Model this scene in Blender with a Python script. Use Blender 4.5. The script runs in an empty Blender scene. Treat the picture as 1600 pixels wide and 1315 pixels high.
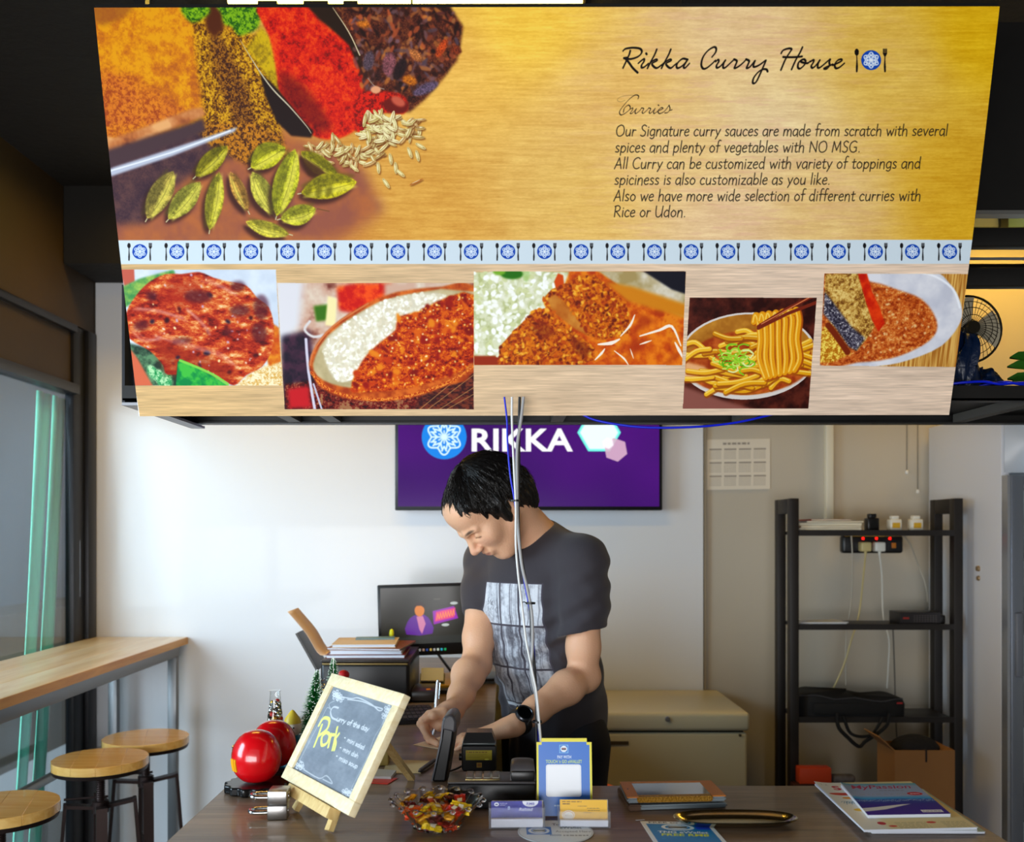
import bpy, bmesh, math, random
import numpy as np
from mathutils import Vector, Matrix, Quaternion

# ------------------------------------------------------------------ camera
F, VX, VY, H = 1500.0, 785.0, 832.0, 1.45       # focal length in pixels, vanishing point, eye height
SC = bpy.context.scene
COL = SC.collection

def P(x, y, Y):
    """pixel (1600x1315 frame) at depth Y -> world point"""
    return Vector(((x - VX) / F * Y, Y, H - (y - VY) / F * Y))

def PZ(x, y, z):
    """pixel -> point on the horizontal plane at height z"""
    return P(x, y, (H - z) * F / (y - VY))

cam_d = bpy.data.cameras.new('camera')
cam = bpy.data.objects.new('camera', cam_d)
COL.objects.link(cam)
cam.location = (0, 0, H)
cam.rotation_euler = (math.pi / 2, 0, 0)
cam_d.sensor_width = 36.0
cam_d.lens = 36.0 * F / 1600.0
cam_d.shift_x = (800.0 - VX) / 1600.0
cam_d.shift_y = (VY - 657.5) / 1600.0
cam_d.clip_start = 0.02
cam_d.dof.use_dof = True
cam_d.dof.focus_distance = 2.0
cam_d.dof.aperture_fstop = 4.5
SC.camera = cam

# ------------------------------------------------------------------ world, lights, exposure
W = bpy.data.worlds.new('world')
SC.world = W
W.use_nodes = True
W.node_tree.nodes['Background'].inputs[0].default_value = (0.86, 0.93, 1.0, 1)
W.node_tree.nodes['Background'].inputs[1].default_value = 0.42
SC.view_settings.view_transform = 'Standard'
SC.view_settings.look = 'None'
SC.view_settings.gamma = 1.0
SC.view_settings.use_curve_mapping = False
SC.view_settings.exposure = 0.25

def area(name, loc, target, sx, sy, power, color):
    d = bpy.data.lights.new(name, 'AREA')
    d.shape = 'RECTANGLE'; d.size = sx; d.size_y = sy; d.energy = power; d.color = color
    o = bpy.data.objects.new(name, d); COL.objects.link(o)
    o.location = loc
    o.rotation_euler = (Vector(target) - Vector(loc)).to_track_quat('-Z', 'Y').to_euler()
    return o
# daylight of the open shop front behind the camera, and of the street side on the left
area('daylight_front', (-1.1, -1.7, 1.02), (0.1, 2.0, 1.9), 3.4, 1.0, 110, (0.99, 0.99, 1.0))
area('daylight_left', (-3.0, 1.3, 1.9), (-0.9, 3.9, 1.4), 1.8, 2.0, 185, (0.86, 0.93, 1.0))
# ------------------------------------------------------------------ materials
MATS = {}
def mat(name, col=(0.5, 0.5, 0.5), rough=0.5, metal=0.0, var=0.0, vscale=8.0, bump=0.0, bscale=40.0, spec=0.5,
        trans=0.0, ior=1.45, alpha=1.0, emit=None, estr=1.0, coat=0.0, stretch=None, srgb=True, col2=None, sheen=0.0, aniso=0.0):
    if name in MATS: return MATS[name]
    m = bpy.data.materials.new(name); m.use_nodes = True
    nt = m.node_tree; b = nt.nodes['Principled BSDF']
    def lin(c): return tuple((x / 12.92 if x <= 0.04045 else ((x + 0.055) / 1.055) ** 2.4) for x in c[:3])
    c = lin(col) if srgb else col
    b.inputs['Base Color'].default_value = (*c, 1)
    b.inputs['Roughness'].default_value = rough
    b.inputs['Metallic'].default_value = metal
    b.inputs['Specular IOR Level'].default_value = spec
    b.inputs['IOR'].default_value = ior
    b.inputs['Transmission Weight'].default_value = trans
    b.inputs['Alpha'].default_value = alpha
    b.inputs['Coat Weight'].default_value = coat
    b.inputs['Sheen Weight'].default_value = sheen
    if emit is not None:
        b.inputs['Emission Color'].default_value = (*lin(emit), 1)
        b.inputs['Emission Strength'].default_value = estr
    tc = mp = None
    if var or bump or col2:
        tc = nt.nodes.new('ShaderNodeTexCoord'); mp = nt.nodes.new('ShaderNodeMapping')
        nt.links.new(tc.outputs['Object'], mp.inputs[0])
        if stretch: mp.inputs['Scale'].default_value = stretch
    if var or col2:
        n = nt.nodes.new('ShaderNodeTexNoise'); n.inputs['Scale'].default_value = vscale; n.inputs['Detail'].default_value = 5
        nt.links.new(mp.outputs[0], n.inputs['Vector'])
        r = nt.nodes.new('ShaderNodeValToRGB')
        c2 = lin(col2) if col2 else tuple(x * (1 - var) for x in c)
        c1 = c if col2 else tuple(min(1, x * (1 + var)) for x in c)
        r.color_ramp.elements[0].position = 0.32; r.color_ramp.elements[0].color = (*c2, 1)
        r.color_ramp.elements[1].position = 0.68; r.color_ramp.elements[1].color = (*c1, 1)
        nt.links.new(n.outputs['Fac'], r.inputs[0]); nt.links.new(r.outputs[0], b.inputs['Base Color'])
    if bump:
        n2 = nt.nodes.new('ShaderNodeTexNoise'); n2.inputs['Scale'].default_value = bscale; n2.inputs['Detail'].default_value = 4
        nt.links.new(mp.outputs[0], n2.inputs['Vector'])
        bp = nt.nodes.new('ShaderNodeBump'); bp.inputs['Strength'].default_value = bump; bp.inputs['Distance'].default_value = 0.01
        nt.links.new(n2.outputs['Fac'], bp.inputs['Height']); nt.links.new(bp.outputs[0], b.inputs['Normal'])
    MATS[name] = m
    return m

def img_mat(name, img, rough=0.5, emit=0.0, spec=0.5, coat=0.0, trans=0.0):
    m = bpy.data.materials.new(name); m.use_nodes = True
    nt = m.node_tree; b = nt.nodes['Principled BSDF']
    t = nt.nodes.new('ShaderNodeTexImage'); t.image = img; t.extension = 'EXTEND'
    if emit: b.inputs['Base Color'].default_value = (.01, .01, .012, 1)
    else: nt.links.new(t.outputs[0], b.inputs['Base Color'])
    b.inputs['Roughness'].default_value = rough
    b.inputs['Specular IOR Level'].default_value = spec
    b.inputs['Coat Weight'].default_value = coat
    if emit:
        nt.links.new(t.outputs[0], b.inputs['Emission Color']); b.inputs['Emission Strength'].default_value = emit
    MATS[name] = m
    return m

def wood_mat(name, c1, c2, axis='x', scale=1.0, rough=0.45, bump=0.05, coat=0.0, knots=False):
    """wood grain: noise stretched along one axis, two scales"""
    m = mat(name, c1, rough, coat=coat)
    nt = m.node_tree; b = nt.nodes['Principled BSDF']
    tc = nt.nodes.new('ShaderNodeTexCoord'); mp = nt.nodes.new('ShaderNodeMapping')
    s = {'x': (1.2, 14, 14), 'y': (14, 1.2, 14), 'z': (14, 14, 1.2)}[axis]
    mp.inputs['Scale'].default_value = tuple(v * scale for v in s)
    nt.links.new(tc.outputs['Object'], mp.inputs[0])
    n = nt.nodes.new('ShaderNodeTexNoise'); n.inputs['Scale'].default_value = 3.0; n.inputs['Detail'].default_value = 8
    n.inputs['Distortion'].default_value = 0.6
    nt.links.new(mp.outputs[0], n.inputs['Vector'])
    r = nt.nodes.new('ShaderNodeValToRGB')
    lin = lambda c: tuple(((x + 0.055) / 1.055) ** 2.4 if x > 0.04045 else x / 12.92 for x in c)
    r.color_ramp.elements[0].position = 0.3; r.color_ramp.elements[0].color = (*lin(c2), 1)
    r.color_ramp.elements[1].position = 0.7; r.color_ramp.elements[1].color = (*lin(c1), 1)
    nt.links.new(n.outputs['Fac'], r.inputs[0]); nt.links.new(r.outputs[0], b.inputs['Base Color'])
    bp = nt.nodes.new('ShaderNodeBump'); bp.inputs['Strength'].default_value = bump; bp.inputs['Distance'].default_value = 0.01
    nt.links.new(n.outputs['Fac'], bp.inputs['Height']); nt.links.new(bp.outputs[0], b.inputs['Normal'])
    return m

# ------------------------------------------------------------------ mesh builder
class MB:
    def __init__(s): s.v = []; s.f = []; s.uv = {}
    def add(s, vs, fs, M=None):
        o = len(s.v)
        s.v += [tuple(M @ Vector(v)) if M is not None else tuple(v) for v in vs]
        s.f += [tuple(i + o for i in f) for f in fs]
        return s
    def box(s, c, d, rz=0, M=None, r=0.0, seg=2):
        bm = bmesh.new(); bmesh.ops.create_cube(bm, size=1.0)
        bmesh.ops.scale(bm, vec=d, verts=bm.verts)
        if r: bmesh.ops.bevel(bm, geom=list(bm.edges), offset=r, segments=seg, affect='EDGES', profile=0.5, clamp_overlap=True)
        T = Matrix.Translation(c) @ Matrix.Rotation(rz, 4, 'Z')
        if M is not None: T = M @ T
        bm.verts.index_update()
        s.add([v.co for v in bm.verts], [[v.index for v in f.verts] for f in bm.faces], T); bm.free()
        return s
    def b2(s, lo, hi, r=0.0, M=None, seg=2):
        lo = Vector(lo); hi = Vector(hi)
        return s.box((lo + hi) / 2, hi - lo, r=r, M=M, seg=seg)
    def lathe(s, prof, n=32, M=None, c=(0, 0, 0), cap=True):
        vs = []; fs = []
        for (r, z) in prof:
            for k in range(n):
                a = 2 * math.pi * k / n
                vs.append((c[0] + r * math.cos(a), c[1] + r * math.sin(a), c[2] + z))
        for i in range(len(prof) - 1):
            for k in range(n):
                k2 = (k + 1) % n
                fs.append((i * n + k, i * n + k2, (i + 1) * n + k2, (i + 1) * n + k))
        if cap:
            fs.append(tuple(range(n - 1, -1, -1))); fs.append(tuple((len(prof) - 1) * n + k for k in range(n)))
        return s.add(vs, fs, M)
    def cyl(s, a, b, r, r2=None, n=16, M=None):
        a = Vector(a); b = Vector(b); d = b - a
        T = Matrix.Translation(a) @ d.to_track_quat('Z', 'Y').to_matrix().to_4x4()
        if M is not None: T = M @ T
        return s.lathe([(r, 0), (r if r2 is None else r2, d.length)], n, T)
    def bar(s, a, b, w, h, up=(0, 0, 1), r=0.0, M=None):
        """rectangular bar between two points"""
        a = Vector(a); b = Vector(b); z = (b - a); L = z.length; z.normalize(); u = Vector(up)
        x = z.cross(u)
        if x.length < 1e-4: x = z.cross(Vector((1, 0, 0)))
        x.normalize(); y = x.cross(z)
        R = Matrix((x, y, z)).transposed().to_4x4()
        T = Matrix.Translation((a + b) / 2) @ R
        return s.box((0, 0, 0), (w, h, L), M=T if M is None else M @ T, r=r)
    def prism(s, poly, h, M=None, z0=0.0):
        n = len(poly)
        vs = [(x, y, z0) for x, y in poly] + [(x, y, z0 + h) for x, y in poly]
        fs = [tuple(range(n - 1, -1, -1)), tuple(range(n, 2 * n))]
        fs += [(i, (i + 1) % n, n + (i + 1) % n, n + i) for i in range(n)]
        return s.add(vs, fs, M)
    def tube(s, pts, r, n=8, closed=False, smooth=4, M=None, cap=True):
        pts = [Vector(p) for p in pts]
        if smooth > 1: pts = catmull(pts, smooth, closed)
        m = len(pts); vs = []; fs = []
        rr = r if isinstance(r, (list, tuple)) else None
        up = None
        for i, p in enumerate(pts):
            if closed: t = pts[(i + 1) % m] - pts[i - 1]
            else: t = pts[min(i + 1, m - 1)] - pts[max(i - 1, 0)]
            if t.length < 1e-9: t = Vector((0, 0, 1))
            t.normalize()
            if up is None:
                up = t.orthogonal().normalized()
            else:
                up = (up - t * up.dot(t))
                up = up.normalized() if up.length > 1e-6 else t.orthogonal().normalized()
            q = t.cross(up)
            if rr: 
                u_ = i / max(1, m - 1) * (len(rr) - 1); i0 = int(u_); i1 = min(i0 + 1, len(rr) - 1); ra = rr[i0] + (rr[i1] - rr[i0]) * (u_ - i0)
            else: ra = r
            for k in range(n):
                a = 2 * math.pi * k / n
                vs.append(p + up * math.cos(a) * ra + q * math.sin(a) * ra)
        for i in range(m if closed else m - 1):
            j = (i + 1) % m
            for k in range(n):
                k2 = (k + 1) % n
                fs.append((i * n + k, i * n + k2, j * n + k2, j * n + k))
        if cap and not closed:
            fs.append(tuple(range(n - 1, -1, -1))); fs.append(tuple((m - 1) * n + k for k in range(n)))
        return s.add(vs, fs, M)
    def sphere(s, c, r, n=16, M=None, seg=None):
        r = r if isinstance(r, (list, tuple)) else (r, r, r)
        seg = seg or n * 2
        vs = [(c[0], c[1], c[2] + r[2])]; fs = []
        for i in range(1, n):
            th = math.pi * i / n
            for k in range(seg):
                a = 2 * math.pi * k / seg
                vs.append((c[0] + r[0] * math.sin(th) * math.cos(a), c[1] + r[1] * math.sin(th) * math.sin(a), c[2] + r[2] * math.cos(th)))
        vs.append((c[0], c[1], c[2] - r[2])); L = len(vs) - 1
        for k in range(seg): fs.append((0, 1 + k, 1 + (k + 1) % seg))
        for i in range(n - 2):
            for k in range(seg):
                k2 = (k + 1) % seg
                fs.append((1 + i * seg + k, 1 + (i + 1) * seg + k, 1 + (i + 1) * seg + k2, 1 + i * seg + k2))
        for k in range(seg): fs.append((L, 1 + (n - 2) * seg + (k + 1) % seg, 1 + (n - 2) * seg + k))
        return s.add(vs, fs, M)
    def grid(s, fn, nu, nv, M=None, closed_u=False):
        vs = [fn(i / (nu if closed_u else nu - 1), j / (nv - 1)) for j in range(nv) for i in range(nu)]
        fs = []
        for j in range(nv - 1):
            for i in range(nu if closed_u else nu - 1):
                i2 = (i + 1) % nu
                fs.append((j * nu + i, j * nu + i2, (j + 1) * nu + i2, (j + 1) * nu + i))
        return s.add(vs, fs, M)

def catmull(pts, k, closed=False):
    out = []; n = len(pts)
    for i in range(n if closed else n - 1):
        if closed: p0, p1, p2, p3 = pts[i - 1], pts[i], pts[(i + 1) % n], pts[(i + 2) % n]
        else: p0, p1, p2, p3 = pts[max(i - 1, 0)], pts[i], pts[i + 1], pts[min(i + 2, n - 1)]
        for j in range(k):
            t = j / k
            out.append(0.5 * ((2 * p1) + (p2 - p0) * t + (2 * p0 - 5 * p1 + 4 * p2 - p3) * t * t + (3 * p1 - p0 - 3 * p2 + p3) * t ** 3))
    if not closed: out.append(pts[-1])
    return out

def link(o, parent=None):
    COL.objects.link(o)
    if parent is not None:
        o.parent = parent
        o.matrix_parent_inverse = MW[parent.name].inverted()
    return o
MW = {}
def obj(name, mb, m, parent=None, ang=35, flat=False):
    """one mesh object; geometry is given in world coordinates"""
    me = bpy.data.meshes.new(name)
    me.from_pydata(mb.v, [], mb.f); me.update()
    if isinstance(m, (list, tuple)):
        for q in m: me.materials.append(q)
    elif m: me.materials.append(m)
    if not flat:
        me.polygons.foreach_set('use_smooth', [True] * len(me.polygons))
        me.set_sharp_from_angle(angle=math.radians(ang))
    o = bpy.data.objects.new(name, me); link(o, parent)
    MW[o.name] = Matrix.Identity(4) if parent is None else Matrix.Identity(4)
    return o
def tag(o, label, cat, group=None, kind=None):
    if label: o['label'] = label
    if cat: o['category'] = cat
    if group: o['group'] = group
    if kind: o['kind'] = kind
    return o
def thing(name, label, cat, loc=(0, 0, 0), group=None, rz=0.0):
    o = bpy.data.objects.new(name, None); COL.objects.link(o)
    o.empty_display_size = 0.05
    o.location = loc; o.rotation_euler = (0, 0, rz)
    MW[o.name] = Matrix.Translation(loc) @ Matrix.Rotation(rz, 4, 'Z')
    return tag(o, label, cat, group)
def struct(name, mb, m, **k):
    o = obj(name, mb, m, **k); o['kind'] = 'structure'; return o
def dup(root, loc=None, rz=None, label=None, group=None):
    r = root.copy(); COL.objects.link(r)
    if loc is not None: r.location = loc
    if rz is not None: r.rotation_euler = (0, 0, rz)
    if label: r['label'] = label
    if group: r['group'] = group
    for ch in list(root.children):
        c = ch.copy(); COL.objects.link(c); c.parent = r
        for g in list(ch.children):
            d = g.copy(); COL.objects.link(d); d.parent = c
    return r
def planar_uv(o, fn):
    """uv from a function of the vertex position"""
    me = o.data
    uvl = me.uv_layers.new(name='UVMap')
    n = len(me.loops)
    vi = np.empty(n, np.int32); me.loops.foreach_get('vertex_index', vi)
    co = np.empty(len(me.vertices) * 3, np.float32); me.vertices.foreach_get('co', co); co = co.reshape(-1, 3)
    uv = fn(co)[vi].astype(np.float32)
    uvl.data.foreach_set('uv', uv.ravel())
def card(name, origin, ux, uy, th, m_face, m_side, parent=None, nx=1, ny=1, bend=None):
    """a thin slab: origin = lower-left corner of the printed face, ux/uy the full edge vectors; the printed face looks along ux x uy"""
    o0 = Vector(origin); ux = Vector(ux); uy = Vector(uy); nrm = ux.cross(uy).normalized()
    vs = []; fs = []; uvs = []
    for side in (0, 1):
        for j in range(ny + 1):
            for i in range(nx + 1):
                u = i / nx; v = j / ny
                p = o0 + ux * u + uy * v - nrm * (th * side)
                if bend: p = p + nrm * bend(u, v)
                vs.append(p); uvs.append((u, v))
    N = (nx + 1) * (ny + 1)
    mi = []
    for j in range(ny):
        for i in range(nx):
            a = j * (nx + 1) + i; q = (a, a + 1, a + nx + 2, a + nx + 1)
            fs.append(q); mi.append(0)
            fs.append(tuple(N + k for k in reversed(q))); mi.append(1)
    ring = [i for i in range(nx)] + [nx + j * (nx + 1) for j in range(ny)] + [ny * (nx + 1) + nx - i for i in range(nx)] + [(ny - j) * (nx + 1) for j in range(ny)]
    for k in range(len(ring)):
        a = ring[k]; b = ring[(k + 1) % len(ring)]
        fs.append((b, a, N + a, N + b)); mi.append(1)
    me = bpy.data.meshes.new(name); me.from_pydata([tuple(v) for v in vs], [], fs)
    me.materials.append(m_face); me.materials.append(m_side)
    me.polygons.foreach_set('material_index', mi)
    uvl = me.uv_layers.new(name='UVMap')
    for lp in me.loops: uvl.data[lp.index].uv = uvs[lp.vertex_index]
    if nx > 1 or ny > 1:
        me.polygons.foreach_set('use_smooth', [True] * len(me.polygons)); me.set_sharp_from_angle(angle=math.radians(40))
    o = bpy.data.objects.new(name, me); link(o, parent); MW[o.name] = Matrix.Identity(4)
    return o
# ------------------------------------------------------------------ painting flat print (posters, screens, labels) with numpy
def _interp_noise(h, w, gy, gx, rng):
    g = rng.random((gy + 2, gx + 2)).astype(np.float32)
    y = np.linspace(0, gy, h, endpoint=False); x = np.linspace(0, gx, w, endpoint=False)
    y0 = y.astype(int); x0 = x.astype(int)
    fy = (y - y0).astype(np.float32); fx = (x - x0).astype(np.float32)
    fy = (fy * fy * (3 - 2 * fy))[:, None]; fx = (fx * fx * (3 - 2 * fx))[None, :]
    r0 = g[y0]; r1 = g[y0 + 1]
    a = r0[:, x0] * (1 - fx) + r0[:, x0 + 1] * fx
    b = r1[:, x0] * (1 - fx) + r1[:, x0 + 1] * fx
    return a * (1 - fy) + b * fy
def fbm(h, w, cell_y, cell_x, octv=4, seed=1, gain=0.55):
    """fractal noise in 0..1, cell sizes in texels"""
    rng = np.random.default_rng(seed); out = np.zeros((h, w), np.float32); amp = 1.0; tot = 0
    for k in range(octv):
        gy = max(1, int(round(h / cell_y * 2 ** k))); gx = max(1, int(round(w / cell_x * 2 ** k)))
        if gy > h and gx > w: break
        out += amp * _interp_noise(h, w, min(gy, h), min(gx, w), rng); tot += amp; amp *= gain
    return out / tot
class ramp:
    """colour ramp over a noise field, worked out only where it is painted"""
    def __init__(s, n, stops): s.n = n; s.st = stops
    def crop(s, x0, x1, y0, y1):
        xs = [q[0] for q in s.st]; n = s.n[y0:y1, x0:x1]
        return np.stack([np.interp(n, xs, [q[1][k] for q in s.st]) for k in range(3)], -1).astype(np.float32)
def C8(*c): return np.array(c, np.float32) / 255.0

_GLY = {}
def text_tris(s, offset=0.0, shear=0.0, spacing=1.0):
    key = (s, offset, shear, spacing)
    if key in _GLY: return _GLY[key]
    cu = bpy.data.curves.new('t', 'FONT'); cu.body = s; cu.resolution_u = 3; cu.offset = offset; cu.shear = shear
    cu.space_character = spacing; cu.size = 1.0
    o = bpy.data.objects.new('t', cu); COL.objects.link(o)
    bpy.context.view_layer.update()
    me = o.to_mesh(); me.calc_loop_triangles()
    v = np.array([x.co[:2] for x in me.vertices], np.float32).reshape(-1, 2)
    t = np.array([x.vertices[:] for x in me.loop_triangles], np.int32).reshape(-1, 3)
    o.to_mesh_clear(); bpy.data.objects.remove(o); bpy.data.curves.remove(cu)
    _GLY[key] = (v, t); return v, t

def bars(cv, x, y, w, h, col, n=4, seed=1):
    """a line of print too small to read"""
    r = random.Random(seed + int(x + y)); q = x
    while q < x + w:
        l = r.uniform(.5, 1.6) * w / n / 1.4; cv.rect(q, y - h, min(q + l, x + w), y, col, alpha=.75); q += l + w * .04
class Canvas:
    """w x h texels; drawing coordinates go through map() to texels (y down)"""
    def __init__(s, w, h, bg=(1, 1, 1), fmap=None):
        s.w = w; s.h = h; s.a = np.empty((h, w, 3), np.float32); s.a[:] = bg
        s.map = fmap or (lambda p: p); s.clip = None
    def m(s, pts): return s.map(np.asarray(pts, np.float64).reshape(-1, 2))
    def _bb(s, p, pad):
        x0 = max(0, int(np.floor(p[:, 0].min() - pad))); x1 = min(s.w, int(np.ceil(p[:, 0].max() + pad)) + 1)
        y0 = max(0, int(np.floor(p[:, 1].min() - pad))); y1 = min(s.h, int(np.ceil(p[:, 1].max() + pad)) + 1)
        return x0, x1, y0, y1
    def blend(s, bb, mask, col, alpha=1.0):
        x0, x1, y0, y1 = bb
        mk = (mask * alpha)
        if s.clip is not None: mk = mk * s.clip[y0:y1, x0:x1]
        mk = mk[..., None]
        if isinstance(col, ramp): c = col.crop(x0, x1, y0, y1)
        else: c = col[y0:y1, x0:x1] if (isinstance(col, np.ndarray) and col.ndim == 3) else np.asarray(col, np.float32)
        s.a[y0:y1, x0:x1] = s.a[y0:y1, x0:x1] * (1 - mk) + c * mk
    def polymask(s, pts, soft=0.0, ss=2):
        p = s.m(pts); bb = s._bb(p, 1 + soft * 2); x0, x1, y0, y1 = bb
        if x1 <= x0 or y1 <= y0: return None, None
        acc = np.zeros((y1 - y0, x1 - x0), np.float32)
        for oy in range(ss):
            for ox in range(ss):
                Y = (np.arange(y0, y1) + (oy + .5) / ss)[:, None]; X = (np.arange(x0, x1) + (ox + .5) / ss)[None, :]
                ins = np.zeros(acc.shape, bool); n = len(p)
                for i in range(n):
                    ax, ay = p[i]; bx, by = p[(i + 1) % n]
                    if ay == by: continue
                    c = (ay > Y) != (by > Y)
                    r = np.nonzero(c[:, 0])[0]
                    if len(r) == 0: continue
                    xi = ax + (Y[r] - ay) / (by - ay) * (bx - ax)
                    ins[r] ^= (X < xi)
                acc += ins
        acc /= ss * ss
        if soft > 0: acc = blur(acc, soft)
        return bb, acc
    def poly(s, pts, col, soft=0.0, alpha=1.0, smooth=0):
        if smooth:
            q = catmull([Vector((a, b, 0)) for a, b in pts], smooth, True); pts = [(v.x, v.y) for v in q]
        bb, mk = s.polymask(pts, soft)
        if bb: s.blend(bb, mk, col, alpha)
    def ell(s, cx, cy, rx, ry, col, ang=0.0, soft=0.0, alpha=1.0, n=28):
        t = np.linspace(0, 2 * np.pi, n, endpoint=False); a = math.radians(ang)
        x = rx * np.cos(t); y = ry * np.sin(t)
        s.poly(np.stack([cx + x * math.cos(a) - y * math.sin(a), cy + x * math.sin(a) + y * math.cos(a)], 1), col, soft, alpha)
    def rect(s, x0, y0, x1, y1, col, **k): s.poly([(x0, y0), (x1, y0), (x1, y1), (x0, y1)], col, **k)
    def stroke(s, pts, w, col, alpha=1.0, smooth=4, soft=0.7, taper=None, nib=None):
        """w = full width in drawing units; nib=(angle, ratio) makes a calligraphic pen"""
        q = [Vector((a, b, 0)) for a, b in pts]
        if smooth > 1: q = catmull(q, smooth)
        pts = np.array([(v.x, v.y) for v in q])
        p = s.m(pts); L = len(p)
        sc = np.linalg.norm(s.m([pts[0] + (1, 0)])[0] - p[0])
        ws = np.full(L, w * sc / 2.0)
        if taper is not None: ws = ws * np.interp(np.linspace(0, 1, L), np.linspace(0, 1, len(taper)), taper)
        if nib is not None:
            d = np.gradient(p, axis=0); an = np.arctan2(-d[:, 1], d[:, 0]) - math.radians(nib[0])
            ws = ws * (nib[1] + (1 - nib[1]) * np.abs(np.sin(an)))
        bb = s._bb(p, ws.max() + 2); x0, x1, y0, y1 = bb
        if x1 <= x0 or y1 <= y0: return
        acc = np.zeros((y1 - y0, x1 - x0), np.float32)
        for i in range(L - 1):
            a = p[i]; b = p[i + 1]; wm = max(ws[i], ws[i + 1]) + 2
            u0 = max(x0, int(min(a[0], b[0]) - wm)); u1 = min(x1, int(max(a[0], b[0]) + wm) + 2)
            v0 = max(y0, int(min(a[1], b[1]) - wm)); v1 = min(y1, int(max(a[1], b[1]) + wm) + 2)
            if u1 <= u0 or v1 <= v0: continue
            X = np.arange(u0, u1)[None, :] + .5; Y = np.arange(v0, v1)[:, None] + .5
            d = b - a; l2 = max(1e-9, d @ d)
            t = np.clip(((X - a[0]) * d[0] + (Y - a[1]) * d[1]) / l2, 0, 1)
            dist = np.hypot(X - a[0] - t * d[0], Y - a[1] - t * d[1]) - (ws[i] * (1 - t) + ws[i + 1] * t)
            c = np.clip(0.5 - dist / (2 * soft), 0, 1)
            sl = acc[v0 - y0:v1 - y0, u0 - x0:u1 - x0]
            np.maximum(sl, c, out=sl)
        s.blend(bb, acc, col, alpha)
    def text(s, x, y, size, string, col, offset=0.0, shear=0.0, width=None, align='l', alpha=1.0, rot=0.0, spacing=1.0, ydir=1.0, ss=3):
        """baseline start at (x, y) in drawing units, size = em height; width squeezes the line to that length"""
        v, t = text_tris(string, offset, shear, spacing)
        if len(v) == 0: return
        wn = v[:, 0].max(); sx = size if width is None else width / wn
        X = v[:, 0] * sx; Y = -v[:, 1] * size * ydir
        if align == 'c': X = X - wn * sx / 2
        if align == 'r': X = X - wn * sx
        a = math.radians(rot)
        p = s.m(np.stack([x + X * math.cos(a) - Y * math.sin(a), y + X * math.sin(a) + Y * math.cos(a)], 1))
        bb = s._bb(p, 2); x0, x1, y0, y1 = bb
        if x1 <= x0 or y1 <= y0: return
        acc = np.zeros(((y1 - y0) * ss, (x1 - x0) * ss), bool)
        q = (p - (x0, y0)) * ss
        for tri in t:
            A, B, C = q[tri]
            u0 = max(0, int(min(A[0], B[0], C[0]))); u1 = min(acc.shape[1], int(max(A[0], B[0], C[0])) + 2)
            v0 = max(0, int(min(A[1], B[1], C[1]))); v1 = min(acc.shape[0], int(max(A[1], B[1], C[1])) + 2)
            if u1 <= u0 or v1 <= v0: continue
            gx = np.arange(u0, u1)[None, :] + .5; gy = np.arange(v0, v1)[:, None] + .5
            e = lambda M, N: (N[0] - M[0]) * (gy - M[1]) - (N[1] - M[1]) * (gx - M[0])
            e1, e2, e3 = e(A, B), e(B, C), e(C, A)
            acc[v0:v1, u0:u1] |= ((e1 >= 0) & (e2 >= 0) & (e3 >= 0)) | ((e1 <= 0) & (e2 <= 0) & (e3 <= 0))
        mk = acc.reshape(y1 - y0, ss, x1 - x0, ss).mean((1, 3)).astype(np.float32)
        s.blend(bb, mk, col, alpha)
    def image(s, name):
        img = bpy.data.images.new(name, s.w, s.h, alpha=False)
        px = np.ones((s.h, s.w, 4), np.float32); px[..., :3] = np.clip(s.a[::-1], 0, 1)
        img.pixels.foreach_set(px.ravel()); img.update(); img.pack()
        return img
def blur(a, r):
    k = max(1, int(round(r)))
    for _ in range(2):
        for ax in (0, 1):
            pad = [(0, 0), (0, 0)]; pad[ax] = (k + 1, k)
            c = np.cumsum(np.pad(a, pad, mode='edge'), axis=ax)
            n = a.shape[ax]
            a = (np.take(c, range(2 * k + 1, 2 * k + 1 + n), ax) - np.take(c, range(0, n), ax)) / (2 * k + 1)
    return a.astype(np.float32)
def homography(src, dst):
    A = []
    for (x, y), (u, v) in zip(src, dst):
        A.append([x, y, 1, 0, 0, 0, -u * x, -u * y, -u]); A.append([0, 0, 0, x, y, 1, -v * x, -v * y, -v])
    _, _, Vt = np.linalg.svd(np.array(A, float)); return Vt[-1].reshape(3, 3)
def happly(Hm, p):
    q = np.c_[p, np.ones(len(p))] @ Hm.T; return q[:, :2] / q[:, 2:3]
def emblem(cv, cx, cy, r, blue, white, lw):
    """round blue badge with a six-petalled snow flower in white lines"""
    cv.ell(cx, cy, r, r, blue, n=40)
    R = r * .80
    pts = []
    for k in range(72):
        a = 2 * math.pi * k / 72
        q = R * (0.86 + 0.14 * math.cos(6 * a + math.pi))
        pts.append((cx + q * math.cos(a), cy + q * math.sin(a)))
    cv.stroke(pts + [pts[0]], lw, white, smooth=1)
    for k in range(6):
        a = math.radians(90 + 60 * k + 30); c, s_ = math.cos(a), math.sin(a)
        f = lambda u, v: (cx + (u * c - v * s_) * r, cy + (u * s_ + v * c) * r)
        cv.stroke([f(0, 0), f(.56, 0)], lw, white, smooth=1)
        cv.stroke([f(.5, .17), f(.30, 0), f(.5, -.17)], lw, white, smooth=1)
        a2 = a + math.radians(30); c, s_ = math.cos(a2), math.sin(a2)
        cv.stroke([f(0, 0), f(.28, 0)], lw * .8, white, smooth=1)
        cv.stroke([f(.62, .10), f(.42, 0), f(.62, -.10)], lw, white, smooth=1)
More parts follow.
